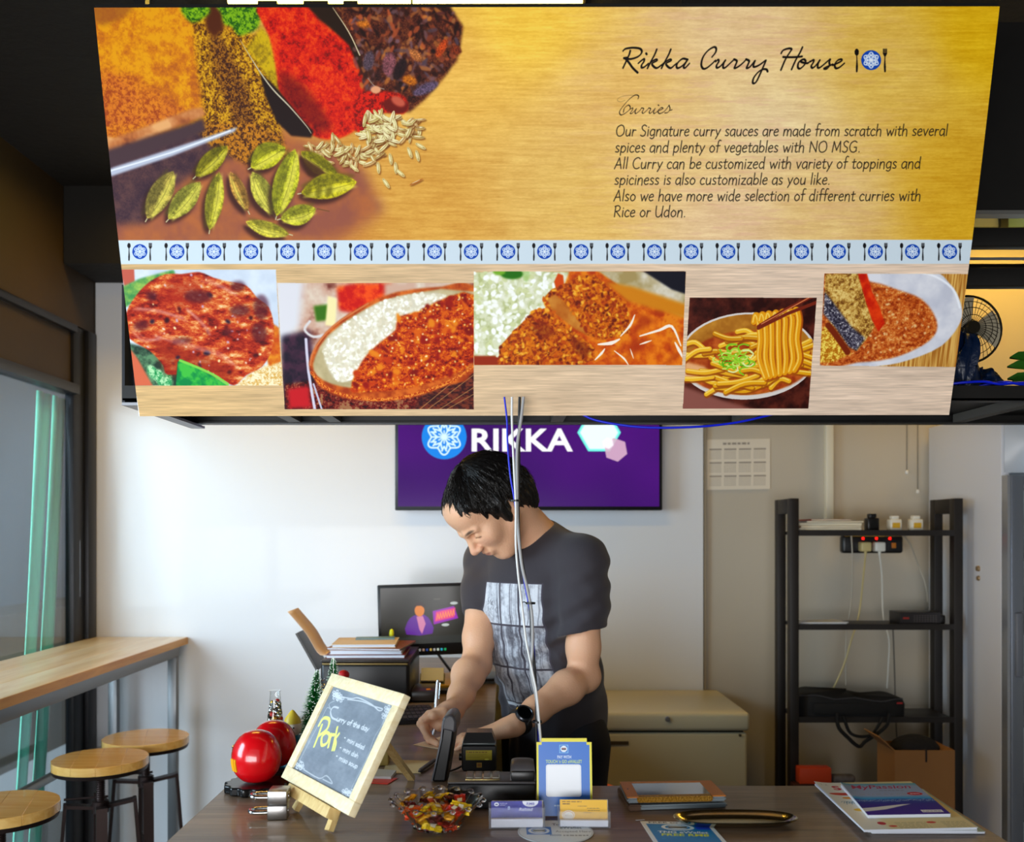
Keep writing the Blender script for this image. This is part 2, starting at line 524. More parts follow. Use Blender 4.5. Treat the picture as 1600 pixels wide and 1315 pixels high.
def spoon_fork(cv, cx, cy, r, col):
    """spoon left, fork right of a badge of radius r"""
    x = cx - r * 1.40
    cv.ell(x, cy - r * .78, r * .21, r * .34, col, n=20)
    cv.stroke([(x, cy - r * .5), (x + r * .02, cy + r * .35), (x, cy + r * 1.1)], r * .13, col, smooth=3, taper=[.6, .8, 1.5, 1.2])
    x = cx + r * 1.35
    for d in (-.16, -.055, .055, .16):
        cv.stroke([(x + r * d, cy - r * 1.08), (x + r * d, cy - r * .62)], r * .075, col, smooth=1)
    cv.poly([(x - r * .2, cy - r * .68), (x + r * .2, cy - r * .68), (x + r * .1, cy - r * .38), (x - r * .1, cy - r * .38)], col)
    cv.stroke([(x, cy - r * .5), (x - r * .02, cy + r * .35), (x, cy + r * 1.1)], r * .13, col, smooth=3, taper=[.6, .8, 1.5, 1.2])
# single-stroke humanist hand for the menu text: x height 0.52, caps 0.86; 'l' = straight runs, 'c' = smooth curve
SF = {
 'a': (.46, ['c.40,.47 .22,.53 .06,.36 .05,.12 .18,.0 .36,.14 .40,.30', 'l.41,.50 .40,.20 .43,-.05']),
 'b': (.48, ['l.08,.92 .07,.02', 'c.07,.30 .22,.50 .40,.42 .43,.20 .30,.02 .07,.05']),
 'c': (.40, ['c.37,.44 .22,.53 .06,.36 .05,.14 .18,.0 .37,.06']),
 'd': (.50, ['c.40,.44 .22,.53 .06,.34 .06,.12 .20,.0 .40,.12', 'l.43,.92 .41,.40 .43,-.04']),
 'e': (.42, ['c.06,.27 .22,.30 .37,.34 .33,.50 .20,.52 .06,.36 .05,.14 .18,.0 .37,.07']),
 'f': (.32, ['c.36,.93 .24,.96 .16,.80 .15,.50 .13,.0', 'l.02,.50 .32,.53']),
 'g': (.46, ['c.40,.46 .22,.53 .06,.36 .06,.14 .18,.02 .36,.12', 'c.40,.50 .40,.20 .38,-.10 .24,-.22 .08,-.16']),
 'h': (.48, ['l.08,.92 .06,.0', 'c.07,.28 .20,.50 .36,.48 .40,.30 .40,-.04']),
 'i': (.17, ['l.09,.50 .08,.0', 'l.09,.68 .095,.70']),
 'k': (.44, ['l.08,.92 .07,.0', 'l.36,.50 .09,.24 .40,.0']),
 'l': (.17, ['l.10,.92 .08,.0']),
 'm': (.74, ['l.08,.50 .06,.0', 'c.07,.26 .18,.50 .32,.48 .37,.30 .36,.0', 'c.37,.28 .48,.50 .62,.48 .67,.28 .66,-.04']),
 'n': (.48, ['l.08,.50 .06,.0', 'c.07,.26 .20,.50 .36,.48 .40,.28 .40,-.05']),
 'o': (.48, ['c.22,.52 .07,.36 .07,.14 .22,.0 .40,.12 .42,.36 .26,.51 .20,.52']),
 'p': (.48, ['l.08,.50 .06,-.24', 'c.07,.30 .22,.50 .40,.42 .43,.20 .28,.0 .07,.05']),
 'r': (.34, ['l.08,.50 .06,.0', 'c.07,.26 .16,.46 .32,.46']),
 's': (.36, ['c.31,.47 .18,.53 .07,.42 .16,.28 .31,.16 .24,.02 .05,.04']),
 't': (.32, ['c.16,.72 .14,.40 .14,.06 .22,.0 .31,.04', 'l.02,.50 .32,.53']),
 'u': (.48, ['c.08,.50 .06,.20 .14,.0 .32,.06 .40,.24', 'l.41,.50 .40,.0']),
 'v': (.42, ['l.04,.50 .20,.0 .40,.52']),
 'w': (.64, ['l.04,.50 .18,.0 .33,.42 .46,.0 .62,.52']),
 'y': (.44, ['l.05,.50 .22,.06', 'l.42,.52 .22,.04 .08,-.24']),
 'z': (.42, ['l.06,.48 .38,.50 .06,.02 .40,.0']),
 'A': (.62, ['l.02,-.02 .34,.86 .56,.0', 'l.12,.28 .50,.30']),
 'C': (.62, ['c.58,.78 .40,.88 .14,.72 .05,.38 .18,.06 .40,-.01 .58,.08']),
 'G': (.70, ['c.60,.78 .40,.88 .14,.72 .05,.38 .18,.06 .42,-.01 .60,.10', 'l.60,.08 .60,.38 .42,.38']),
 'M': (.80, ['l.06,.0 .14,.84 .40,.14 .66,.86 .72,.0']),
 'N': (.70, ['l.08,.0 .10,.84 .60,.02 .62,.88']),
 'O': (.74, ['c.38,.87 .12,.72 .05,.40 .16,.06 .40,-.01 .64,.16 .68,.50 .56,.80 .36,.87']),
 'R': (.58, ['l.09,.86 .07,.0', 'c.03,.82 .28,.90 .46,.74 .38,.50 .10,.42', 'l.18,.42 .54,.0']),
 'S': (.50, ['c.46,.78 .28,.88 .10,.72 .18,.50 .42,.32 .38,.06 .20,-.02 .04,.06']),
 'U': (.66, ['c.06,.86 .06,.40 .14,.04 .36,.0 .54,.22', 'l.60,.86 .56,.30 .58,-.02']),
 '.': (.20, ['l.09,.0 .10,.02']), ' ': (.26, []),
}
def hand_text(cv, x, y, size, s, col, width, w=1.5, slant=0.10):
    tot = sum(SF[c][0] for c in s) + .06 * len(s)
    sx = width / tot; X = 0.0
    for c in s:
        wd, st = SF[c]
        for k in st:
            pts = [tuple(map(float, q.split(','))) for q in k[1:].split()]
            cv.stroke([(x + (X + a + slant * b) * sx, y - b * size) for a, b in pts], w, col, smooth=4 if k[0] == 'c' else 1)
        X += wd + .06
# ------------------------------------------------------------------ the print of the hanging menu banner
BQ = [(147, 12), (1562, 10), (1483, 648), (217, 650)]          # corners of the sheet as photographed (TL, TR, BR, BL)
BW, BH = 2080, 940
def banner_art():
    Hm = homography(BQ, [(0, 0), (BW, 0), (BW, BH), (0, BH)])
    cv = Canvas(BW, BH, fmap=lambda p: happly(Hm, p))
    Hi = np.linalg.inv(Hm)
    gx, gy = np.meshgrid(np.arange(BW) + .5, np.arange(BH) + .5)
    q = happly(Hi, np.c_[gx.ravel(), gy.ravel()]).astype(np.float32)
    PX = q[:, 0].reshape(BH, BW); PY = q[:, 1].reshape(BH, BW)
    sc = BW / 1360.0
    def N(cy, cx, o=4, seed=1, g=.55): return fbm(BH, BW, cy * sc, cx * sc, o, seed, g)
    # wood ground, colours drifting across the sheet
    ctrl = [(700, 100, 224, 176, 86), (820, 40, 234, 190, 74), (650, 330, 204, 152, 70), (900, 300, 216, 176, 98), (1150, 50, 222, 190, 142),
            (1200, 200, 224, 198, 152), (1140, 345, 220, 188, 146), (1400, 100, 212, 174, 84), (1540, 60, 212, 168, 24), (1500, 280, 204, 158, 44),
            (960, 150, 220, 178, 104), (480, 365, 184, 118, 52), (1530, 340, 206, 160, 40), (1300, 320, 216, 182, 122), (1060, 230, 222, 188, 128), (200, 350, 150, 90, 60)]
    den = 0; num = np.zeros((BH, BW, 3), np.float32)
    for x, y, r, g, b in ctrl:
        w = 1.0 / (((PX - x) / 90) ** 2 + ((PY - y) / 75) ** 2 + .25) ** 1.7
        num += w[..., None] * C8(r, g, b); den = den + w
    up = num / den[..., None]
    gr = N(2.2, 38, 4, 3) * .6 + N(9, 70, 3, 4) * .4
    fine = N(1.5, 5, 3, 5)
    bl = np.floor(N(16, 22, 2, 6) * 9) / 9
    k_ = (gr - .5) * 1.1 + (fine - .5) * .4 + (bl - .5) * .3
    up = up * 1.05 + np.stack([k_ * .13, k_ * .17, k_ * .15], -1)
    pink = np.clip((N(5, 40, 4, 8) - .54) * 7, 0, 1) * np.clip(1 - abs(PX - 1150) / 330, 0, 1)
    up = up * (1 - .35 * pink[..., None]) + C8(222, 172, 148) * .35 * pink[..., None]
    lo_l = C8(206, 172, 124); lo_r = C8(222, 198, 176)
    t = np.clip((PX - 300) / 900, 0, 1)[..., None]
    lo = lo_l * (1 - t) + lo_r * t
    lo = lo * (1 + ((N(1.6, 40, 3, 11) - .5) * .24 + (N(7, 90, 3, 12) - .5) * .14)[..., None])
    cv.a[:] = np.where((PY < 376)[..., None], up, lo)
    F_ = lambda c, n, k: ramp(n, [(0, np.clip(c * (1 - k / 2), 0, 1)), (1, np.clip(c * (1 + k / 2), 0, 1))])
    n1 = N(4, 4, 4, 21, .8); n2 = N(14, 14, 4, 22); n3 = N(2, 2, 2, 23, .9); n4 = N(30, 30, 4, 24)
    rs = random.Random(5)
    # --- spices ---------------------------------------------------------
    cv.clip = (PY < 376).astype(np.float32)
    dark = ramp(n2 * .7 + n3 * .3, [(.3, C8(64, 44, 56)), (.7, C8(96, 66, 66))])
    red_wood = ramp(n4, [(.3, C8(150, 88, 70)), (.7, C8(176, 104, 62))])
    cv.poly([(160, 240), (430, 200), (560, 250), (600, 330), (520, 380), (180, 380)], red_wood, soft=16)
    cv.poly([(150, 215), (400, 190), (395, 235), (350, 250), (300, 275), (260, 300), (228, 350), (170, 352)], dark, soft=9)
    orange = ramp(n2 * .55 + n1 * .45 - (PY - 60) * .0009 , [(.18, C8(176, 92, 34)), (.40, C8(206, 122, 20)), (.58, C8(226, 156, 10))])
    cv.poly([(140, 0), (330, 0), (380, 40), (430, 130), (380, 180), (320, 200), (165, 235), (140, 100)], orange, soft=6)
    redd = ramp(n1, [(.3, C8(150, 60, 30)), (.6, C8(214, 120, 44))])
    cv.poly([(150, 105), (200, 118), (270, 165), (300, 175), (250, 200), (170, 215), (150, 160)], redd, soft=14, alpha=.75)
    cv.poly([(140, 5), (210, 12), (190, 30), (160, 40), (140, 30)], C8(150, 84, 40), soft=5, alpha=.7)
    coarse = ramp(n1 * .6 + n3 * .4, [(.36, C8(78, 44, 14)), (.46, C8(150, 96, 16)), (.56, C8(196, 142, 20)), (.7, C8(226, 176, 40))])
    cv.poly([(300, 20), (345, 40), (400, 55), (425, 60), (438, 150), (440, 240), (380, 245), (330, 225), (320, 190), (310, 120)], coarse, soft=5)
    bd = ramp(n3 * .6 + n1 * .4, [(.4, C8(60, 30, 22)), (.62, C8(150, 92, 30))])
    cv.poly([(325, 55), (345, 55), (385, 130), (400, 190), (372, 200), (340, 130)], bd, soft=6, alpha=.8)
    cv.poly([(300, 195), (390, 190), (440, 210), (450, 245), (395, 262), (330, 228)], ramp(n1, [(.36, C8(74, 40, 20)), (.6, C8(194, 126, 30))]), soft=5)
    lime = ramp(n2 * .5 + n1 * .5, [(.35, C8(150, 120, 10)), (.6, C8(206, 172, 16))])
    cv.poly([(395, 60), (408, 42), (424, 60), (436, 120), (438, 150), (420, 125), (385, 75)], lime, soft=4)
    cv.poly([(320, 0), (345, 0), (350, 45), (335, 60), (322, 45)], C8(86, 40, 14), soft=4)
    gre = ramp(n1, [(.35, C8(40, 92, 8)), (.6, C8(130, 176, 20))])
    for pts in ([(282, 10), (320, 8), (328, 20), (300, 36)], [(340, 8), (400, 8), (405, 40), (388, 52), (372, 55), (362, 42), (350, 38), (345, 20)]):
        cv.poly(pts, gre, soft=3, smooth=3)
    red = ramp(n1 * .5 + n2 * .5 - (PX - 400 + PY) * .00025, [(.2, C8(120, 14, 8)), (.36, C8(196, 24, 6)), (.5, C8(222, 50, 4)), (.62, C8(232, 78, 20))])
    cv.poly([(402, 5), (485, 8), (520, 40), (548, 70), (566, 110), (572, 150), (566, 190), (548, 208), (520, 218), (490, 212), (468, 190), (445, 160), (436, 140), (430, 100), (420, 55)], red, soft=2, smooth=3)
    cv.poly([(436, 108), (470, 128), (500, 165), (520, 200), (500, 208), (470, 185), (440, 150)], C8(70, 6, 8), soft=8, alpha=.55)
    # knife and scoop between the heaps
    cv.poly([(405, 112), (430, 135), (472, 186), (490, 205), (486, 215), (455, 212), (432, 190), (415, 150)], C8(38, 22, 20), soft=1.5)
    cv.stroke([(375, 62), (402, 106), (425, 138), (452, 166), (478, 196), (486, 208)], 2.0, C8(196, 186, 160), taper=[.3, 1, 1.2, .8, .5])
    # dark whole spices
    cv.poly([(480, 5), (700, 5), (718, 80), (705, 105), (690, 125), (640, 175), (600, 160), (570, 150), (566, 110), (545, 62)], ramp(n2 * .6 + n3 * .4, [(.3, C8(44, 20, 14)), (.5, C8(86, 38, 24)), (.72, C8(132, 76, 40))]), soft=3, smooth=2)
    cv.poly([(478, 8), (520, 8), (545, 50), (562, 78), (566, 118), (545, 70)], C8(44, 26, 8), soft=2)
    cols = [(60, 24, 18), (92, 46, 40), (130, 62, 40), (176, 86, 48), (86, 66, 76), (122, 88, 96), (48, 18, 12), (160, 100, 60), (196, 120, 56), (60, 30, 22), (36, 14, 10), (110, 76, 76)]
    inside = lambda x, y: (y < 150 - abs(x - 620) * .18) and (x - 716) + max(0, y - 85) * .9 < 0 and x > 545 + max(0, y - 60) * .25
    for k in range(420):
        x = rs.uniform(548, 716); y = rs.uniform(14, 168)
        if not inside(x, y): continue
        cv.ell(x, y, rs.uniform(3, 11), rs.uniform(1.8, 4), C8(*rs.choice(cols)), ang=rs.choice([60, 70, 110, 40, 130, 10]) + rs.uniform(-20, 20), alpha=rs.uniform(.5, .95), soft=1.2, n=10)
    for x, y, rx, ry, a, c in ((690, 75, 16, 6, 120, (196, 70, 24)), (712, 78, 9, 7, 20, (120, 50, 24)), (665, 138, 22, 8, -25, (96, 78, 100)), (640, 125, 12, 7, 20, (206, 104, 22)),
                               (576, 95, 9, 16, 10, (88, 70, 80)), (608, 100, 11, 18, 8, (128, 76, 82)), (625, 108, 9, 18, 25, (40, 22, 24)), (650, 86, 12, 7, 40, (190, 110, 60)), (568, 38, 10, 6, 10, (206, 104, 30)), (590, 118, 6, 10, 10, (60, 30, 26))):
        cv.ell(x, y, rx, ry, F_(C8(*c), n3, .9), ang=a, soft=1.5)
    cv.stroke([(520, 12), (545, 50), (562, 86)], 1.8, C8(214, 196, 160), taper=[.5, 1, 1])
    cv.stroke([(575, 122), (585, 134), (600, 139)], 1.4, C8(150, 130, 120))
    cv.poly([(556, 150), (585, 142), (625, 146), (638, 162), (630, 178), (600, 176), (575, 200), (556, 205)], ramp(n1, [(.35, C8(120, 12, 6)), (.6, C8(214, 36, 8))]), soft=2, smooth=2)
    cv.ell(618, 165, 20, 12, C8(110, 24, 16), ang=10, soft=2); cv.ell(622, 158, 12, 7, C8(196, 92, 70), ang=30, soft=2); cv.ell(587, 140, 8, 6, C8(226, 160, 120), soft=1)
    # seeds
    def seed(x, y, l, w, a, c=(214, 196, 132)):
        cv.ell(x + 1.5, y + 2, l, w, C8(110, 60, 20), ang=a, alpha=.7, soft=1, n=12)
        cv.ell(x, y, l, w, C8(*c), ang=a, n=12)
        d = math.radians(a)
        cv.stroke([(x - l * .8 * math.cos(d), y - l * .8 * math.sin(d)), (x + l * .8 * math.cos(d), y + l * .8 * math.sin(d))], .8, C8(150, 110, 66), smooth=1)
        cv.ell(x - w * .3, y - w * .3, l * .6, w * .3, C8(240, 228, 180), ang=a, n=10)
    for k in range(130):
        u = rs.random(); x = 500 + 150 * u + rs.uniform(-22, 16); y = 222 + 22 * math.sin(u * 5) + rs.uniform(-14, 16)
        seed(x, y, rs.uniform(7, 11), rs.uniform(2.2, 3.4), rs.choice([20, 60, 80, 110, -30, 10]) + rs.uniform(-20, 20), rs.choice([(214, 196, 132), (226, 212, 150), (190, 160, 96), (206, 168, 110)]))
    for k in range(46):
        seed(585 + rs.uniform(-20, 32), 195 + rs.uniform(-16, 26), rs.uniform(8, 12), rs.uniform(2.6, 3.8), rs.uniform(-40, 120), rs.choice([(226, 216, 160), (236, 226, 176), (206, 190, 120)]))
    for x, y, a in ((636, 193, 5), (657, 228, 30), (640, 238, 70), (652, 243, 75), (618, 262, 85), (591, 262, 85), (603, 286, 55), (553, 262, 40), (610, 248, 80), (625, 270, 40)): seed(x, y, 9.5, 3, a)
    seed(650, 284, 12, 1.6, -25, (196, 110, 40))
    # pods
    NP = n2 * .4 + n1 * .6
    def pod(x0, y0, x1, y1, w, c=(176, 160, 30), bend=0.0):
        dx, dy = x1 - x0, y1 - y0; L = math.hypot(dx, dy); ux, uy = dx / L, dy / L
        def outline(k, sh=0.0, o=(0, 0)):
            A = []; B = []
            for i in range(13):
                t = i / 12; r = w * k * (math.sin(math.pi * t) ** .75); bx = bend * math.sin(math.pi * t)
                cx = x0 + dx * t - uy * (bx + sh) + o[0]; cy = y0 + dy * t + ux * (bx + sh) + o[1]
                A.append((cx - uy * r, cy + ux * r)); B.append((cx + uy * r, cy - ux * r))
            return A + B[::-1]
        cv.poly(outline(1.05, 0, (-5, 7)), C8(52, 26, 26), soft=4, alpha=.8)
        base = ramp(NP, [(.3, C8(*c) * .62), (.5, C8(*c)), (.68, np.minimum(C8(*c) * 1.28, 1))])
        cv.poly(outline(1), base, soft=.8)
        sgn = 1 if ux < 0 else -1
        cv.poly(outline(.45, w * .5 * sgn), C8(*c) * .5, soft=3, alpha=.55)
        cv.poly(outline(.30, -w * .35 * sgn), C8(226, 214, 96), soft=2.5, alpha=.6)
        for s_ in (-.3, .15, .55):
            pts = [(x0 + dx * t - uy * (bend * math.sin(math.pi * t) + s_ * w * math.sin(math.pi * t)), y0 + dy * t + ux * (bend * math.sin(math.pi * t) + s_ * w * math.sin(math.pi * t))) for t in np.linspace(.05, .95, 8)]
            cv.stroke(pts, 1.0, C8(*c) * .55, alpha=.45, smooth=1)
        cv.stroke([(x1, y1), (x1 + ux * 5, y1 + uy * 5)], 1.6, C8(200, 190, 150), smooth=1)
    pod(356, 228, 306, 276, 15, (150, 140, 26))
    pod(272, 267, 231, 342, 18, (166, 148, 70)); pod(314, 284, 264, 343, 17, (172, 166, 66)); pod(343, 268, 328, 360, 14, (176, 168, 52))
    pod(360, 268, 388, 330, 11, (186, 138, 66)); pod(446, 230, 392, 262, 20, (176, 172, 36), 4)
    pod(470, 236, 528, 276, 14, (160, 150, 24), 2); cv.poly([(468, 242), (500, 262), (520, 280), (482, 274)], C8(72, 40, 20), soft=2, alpha=.85)
    pod(394, 268, 428, 336, 16, (180, 172, 70)); pod(461, 232, 432, 338, 19, (178, 176, 44))
    pod(558, 284, 470, 302, 20, (180, 168, 30), 3)
    for x in (482, 498, 514): cv.ell(x, 299, 5, 9, C8(96, 88, 10), ang=20, soft=3, alpha=.7)
    pod(494, 326, 438, 342, 16, (182, 178, 50), -2); pod(384, 346, 452, 366, 12, (190, 178, 60), 2)
    cv.stroke([(496, 326), (514, 330)], 1.6, C8(120, 80, 50), smooth=1)
    # knife handle and blade
    cv.poly([(160, 206), (180, 216), (300, 170), (318, 172), (316, 184), (250, 208), (170, 240)], ramp(n4 + (PY - 200) * .004, [(.3, C8(226, 168, 112)), (.62, C8(184, 110, 62)), (.8, C8(110, 56, 40))]), soft=3, smooth=2)
    cv.poly([(160, 238), (300, 192), (318, 184), (322, 205), (180, 262), (165, 262)], C8(78, 58, 64), soft=4)
    cv.poly([(160, 272), (178, 262), (270, 232), (372, 198), (366, 206), (270, 244), (178, 275), (162, 280)], C8(184, 190, 206), soft=1.5)
    cv.stroke([(172, 268), (270, 238), (360, 204)], 2.2, C8(236, 238, 240), smooth=2, alpha=.8)
    # --- title and text ---------------------------------------------------
    ink = C8(24, 18, 16)
    def T(seq, w, x0, smooth=4, nib=(45, .55), **k):
        cv.stroke([(x0 + a / 6.154, 50 + b / 6.154) for a, b in seq], w, ink, smooth=smooth, nib=nib, **k)
    W_ = 3.3
    for s_ in ([(145, 182), (170, 160), (240, 150), (310, 160), (325, 195), (290, 235), (220, 258), (155, 250), (185, 245)], [(215, 178), (205, 215), (180, 270), (145, 345)],
               [(165, 250), (200, 290), (240, 345), (285, 388)],
               [(292, 300), (320, 275), (348, 258), (345, 285), (325, 315), (325, 340), (350, 335), (390, 300)], [(368, 205), (372, 212)],
               [(470, 165), (450, 215), (415, 280), (380, 348)], [(385, 325), (420, 285), (462, 262), (470, 275), (425, 300), (440, 330), (470, 345), (510, 320), (540, 295)],
               [(605, 165), (585, 215), (550, 280), (515, 348)], [(520, 325), (555, 285), (597, 262), (605, 275), (560, 300), (575, 330), (605, 345), (640, 318), (660, 300)],
               [(760, 262), (720, 255), (680, 285), (660, 320), (668, 345), (700, 335), (740, 300), (768, 262)], [(768, 262), (745, 300), (728, 335), (745, 342), (785, 300)],
               [(1000, 240), (1035, 195), (1040, 155), (1015, 145), (960, 180), (915, 240), (898, 310), (915, 350), (950, 345), (1000, 305), (1035, 270)],
               [(1035, 285), (1060, 265), (1065, 285), (1045, 320), (1050, 343), (1085, 325), (1130, 270)], [(1130, 270), (1112, 305), (1108, 340), (1130, 340), (1180, 295), (1215, 262)],
               [(1215, 262), (1240, 278), (1228, 315), (1218, 345), (1250, 335), (1300, 295), (1330, 262)], [(1330, 262), (1358, 278), (1345, 315), (1335, 345), (1365, 335), (1410, 280)],
               [(1415, 275), (1400, 315), (1405, 335), (1440, 325), (1480, 300), (1515, 272)], [(1520, 272), (1500, 320), (1465, 400), (1425, 480), (1395, 490), (1400, 445), (1440, 390), (1490, 358), (1525, 360), (1535, 378)]):
        T(s_, W_, 950)
    for s_ in ([(250, 205), (270, 175), (320, 158), (350, 165), (330, 200), (290, 265), (248, 365)], [(455, 145), (430, 200), (390, 270), (350, 360)], [(270, 240), (330, 242), (400, 240), (450, 235)],
               [(455, 262), (420, 290), (410, 335), (430, 352), (470, 320), (485, 280), (465, 262), (440, 285), (500, 300), (530, 280)],
               [(530, 285), (560, 268), (560, 290), (540, 325), (550, 345), (580, 325), (622, 270)], [(622, 270), (605, 305), (602, 340), (625, 340), (680, 295)],
               [(680, 295), (720, 262), (712, 290), (715, 320), (690, 352), (662, 350), (700, 330), (745, 310)], [(745, 320), (790, 300), (830, 278), (825, 262), (790, 275), (765, 315), (775, 348), (810, 340), (858, 300)]):
        T(s_, W_, 1180)
    for s_ in ([(290, 640), (295, 612), (260, 605), (200, 650), (140, 720), (112, 765), (125, 795), (165, 780), (215, 735), (200, 700), (160, 730), (150, 770)], 
               [(215, 740), (240, 728), (232, 755), (215, 778), (235, 778), (275, 735)], [(275, 735), (262, 765), (270, 782), (305, 755), (325, 728)], [(325, 728), (345, 735), (330, 770), (345, 778), (385, 740), (395, 728)],
               [(395, 728), (412, 736), (398, 770), (412, 778), (455, 735)], [(455, 732), (440, 765), (448, 782), (485, 755)], [(485, 700), (489, 704)], [(485, 755), (530, 735), (515, 725), (490, 745), (484, 772), (505, 782), (550, 755), (590, 700)],
               [(590, 705), (598, 740), (575, 772), (548, 776)], [(598, 752), (618, 745)]):
        T(s_, 1.5, 950, nib=(45, .35))
    T([(262, 608), (205, 606), (135, 618), (94, 642), (98, 662), (130, 668), (165, 655)], .7, 950, alpha=.35)
    body = [('Our Signature curry sauces are made from scratch with several', 962, 1480, 212), ('spices and plenty of vegetables with NO MSG.', 961, 1345, 237.5),
            ('All Curry can be customized with variety of toppings and', 960, 1438, 263), ('spiciness is also customizable as you like.', 960, 1298, 288),
            ('Also we have more wide selection of different curries with', 959, 1438, 313.5), ('Rice or Udon.', 959, 1073, 338.5)]
    for s_, x0, x1, y in body: hand_text(cv, x0, y, 19.5, s_, C8(44, 38, 30), x1 - x0, w=1.45, slant=.12)
    blue = C8(26, 74, 170)
    emblem(cv, 1361, 94, 15.5, blue, C8(226, 232, 240), 1.5); spoon_fork(cv, 1361, 94, 16, ink)
    # --- logo strip --------------------------------------------------------
    cv.clip = None
    cv.poly([(100, 375.5), (1600, 374.5), (1600, 412), (100, 412.5)], C8(206, 218, 226))
    for k in range(23):
        x = 220 + 57.36 * k
        emblem(cv, x, 393, 11.6, blue, C8(222, 230, 240), 1.15); spoon_fork(cv, x, 393, 12, C8(30, 28, 30))
    # --- food pictures -----------------------------------------------------
    def frame(pts):
        cv.clip = None; bb, mk = cv.polymask(pts)
        c = np.zeros((BH, BW), np.float32); c[bb[2]:bb[3], bb[0]:bb[1]] = mk; cv.clip = c
        return pts
    def clumps(n, x0, y0, x1, y1, test, r, colf, soft=.8, asp=.7):
        for _ in range(n):
            x = rs.uniform(x0, x1); y = rs.uniform(y0, y1)
            if test and not test(x, y): continue
            cv.ell(x, y, rs.uniform(*r), rs.uniform(*r) * asp, colf(x, y), ang=rs.uniform(0, 180), soft=soft, n=10)
    def inpoly(poly):
        def f(x, y):
            c = False
            for i in range(len(poly)):
                (ax, ay), (bx, by) = poly[i], poly[i - 1]
                if (ay > y) != (by > y) and x < (bx - ax) * (y - ay) / (by - ay) + ax: c = not c
            return c
        return f
    # grilled chicken
    frame([(192, 421), (431, 421), (441, 602), (210, 602)])
    cv.poly([(180, 410), (450, 410), (450, 610), (180, 610)], ramp(n4, [(.3, C8(196, 206, 220)), (.7, C8(214, 222, 232))]))
    cv.poly([(190, 418), (211, 418), (212, 440), (196, 448)], C8(190, 96, 80), soft=1)
    cv.poly([(192, 448), (220, 435), (272, 421), (275, 428), (230, 448), (212, 470), (198, 480)], ramp(n2, [(.3, C8(70, 140, 80)), (.7, C8(160, 190, 90))]), soft=2)
    cv.poly([(200, 535), (240, 545), (290, 590), (280, 605), (210, 605)], ramp(n2, [(.35, C8(40, 60, 50)), (.65, C8(96, 136, 100))]), soft=3)
    cv.poly([(205, 545), (216, 560), (240, 604), (208, 604)], C8(206, 106, 76), soft=2)
    for x, y, a in ((250, 590, 80), (262, 596, 100), (240, 582, 60)): cv.ell(x, y, 14, 7, ramp(n1, [(.3, C8(40, 140, 80)), (.7, C8(180, 220, 170))]), ang=a, soft=1.5)
    cv.poly([(370, 600), (395, 580), (420, 568), (445, 566), (445, 605), (368, 605)], ramp(n1, [(.3, C8(214, 168, 90)), (.6, C8(240, 226, 190))]), soft=2)
    cv.poly([(418, 500), (436, 512), (440, 565), (420, 572), (412, 540)], ramp(n2, [(.3, C8(196, 80, 20)), (.7, C8(226, 150, 40))]), soft=2)
    meat = [(200, 485), (200, 510), (205, 530), (235, 548), (255, 570), (262, 585), (300, 583), (345, 592), (366, 602), (385, 586), (410, 572), (425, 545), (428, 510), (420, 480), (402, 465), (385, 446), (360, 440), (335, 434), (312, 425), (285, 428), (260, 428), (235, 440), (215, 460)]
    nw = N(10, 22, 5, 31, .62); nw2 = N(5, 9, 4, 32, .7)
    mc = ramp(nw * .6 + nw2 * .4, [(.26, C8(86, 16, 16)), (.38, C8(150, 36, 22)), (.48, C8(186, 62, 32)), (.56, C8(206, 98, 46)), (.64, C8(226, 150, 90)), (.74, C8(234, 200, 150))])
    cv.poly(meat, mc, soft=1.2, smooth=3)
    cv.poly([(235, 530), (300, 545), (370, 580), (355, 595), (262, 585), (250, 560)], C8(150, 46, 24), soft=9, alpha=.65)
    cv.poly([(262, 440), (310, 436), (316, 470), (290, 480), (255, 470)], C8(160, 36, 18), soft=9, alpha=.6)
    mt = inpoly(meat)
    clumps(90, 200, 425, 430, 600, mt, (1, 3.2), lambda x, y: C8(*rs.choice([(240, 216, 190), (222, 186, 190), (200, 160, 180), (246, 226, 170), (214, 120, 70)])), .9)
    clumps(26, 200, 425, 430, 600, mt, (2, 6), lambda x, y: C8(*rs.choice([(60, 14, 26), (84, 18, 22), (110, 22, 20), (52, 30, 52)])), 2)
    for x, y, rx, ry in ((310, 463, 22, 10), (238, 462, 9, 8), (222, 508, 12, 8), (372, 447, 12, 8), (375, 485, 16, 9), (408, 480, 12, 20), (356, 518, 8, 5), (285, 532, 16, 5), (405, 520, 12, 16)):
        cv.ell(x, y, rx, ry, C8(70, 20, 40), soft=4, alpha=.65, ang=rs.uniform(-20, 20))
    for pts in ([(215, 480), (250, 488), (290, 498)], [(245, 522), (290, 538), (340, 552), (365, 570)], [(320, 435), (350, 448), (365, 460)], [(210, 515), (225, 530), (250, 530)], [(290, 485), (310, 500), (325, 520)]):
        for _ in range(3):
            o = rs.uniform(-5, 5); cv.stroke([(x + o, y + rs.uniform(-4, 4)) for x, y in pts], 3.5, C8(226, 180, 176), alpha=.25, soft=3)
    cv.poly([(275, 603), (278, 565), (284, 561), (300, 570), (330, 585), (358, 603)], ramp(n2, [(.35, C8(10, 130, 70)), (.6, C8(70, 180, 70))]), soft=1)
    cv.stroke([(282, 563), (305, 572), (335, 586), (356, 600)], 4, C8(130, 200, 80), soft=1.5)
    # rice and curry on a clay plate
    frame([(433, 442), (740, 442), (740, 639), (445, 639)])
    cv.poly([(430, 435), (745, 435), (745, 645), (430, 645)], ramp(n4 + (PX - 590) * .0006, [(.3, C8(222, 208, 190)), (.6, C8(200, 160, 140)), (.8, C8(120, 60, 50))]))
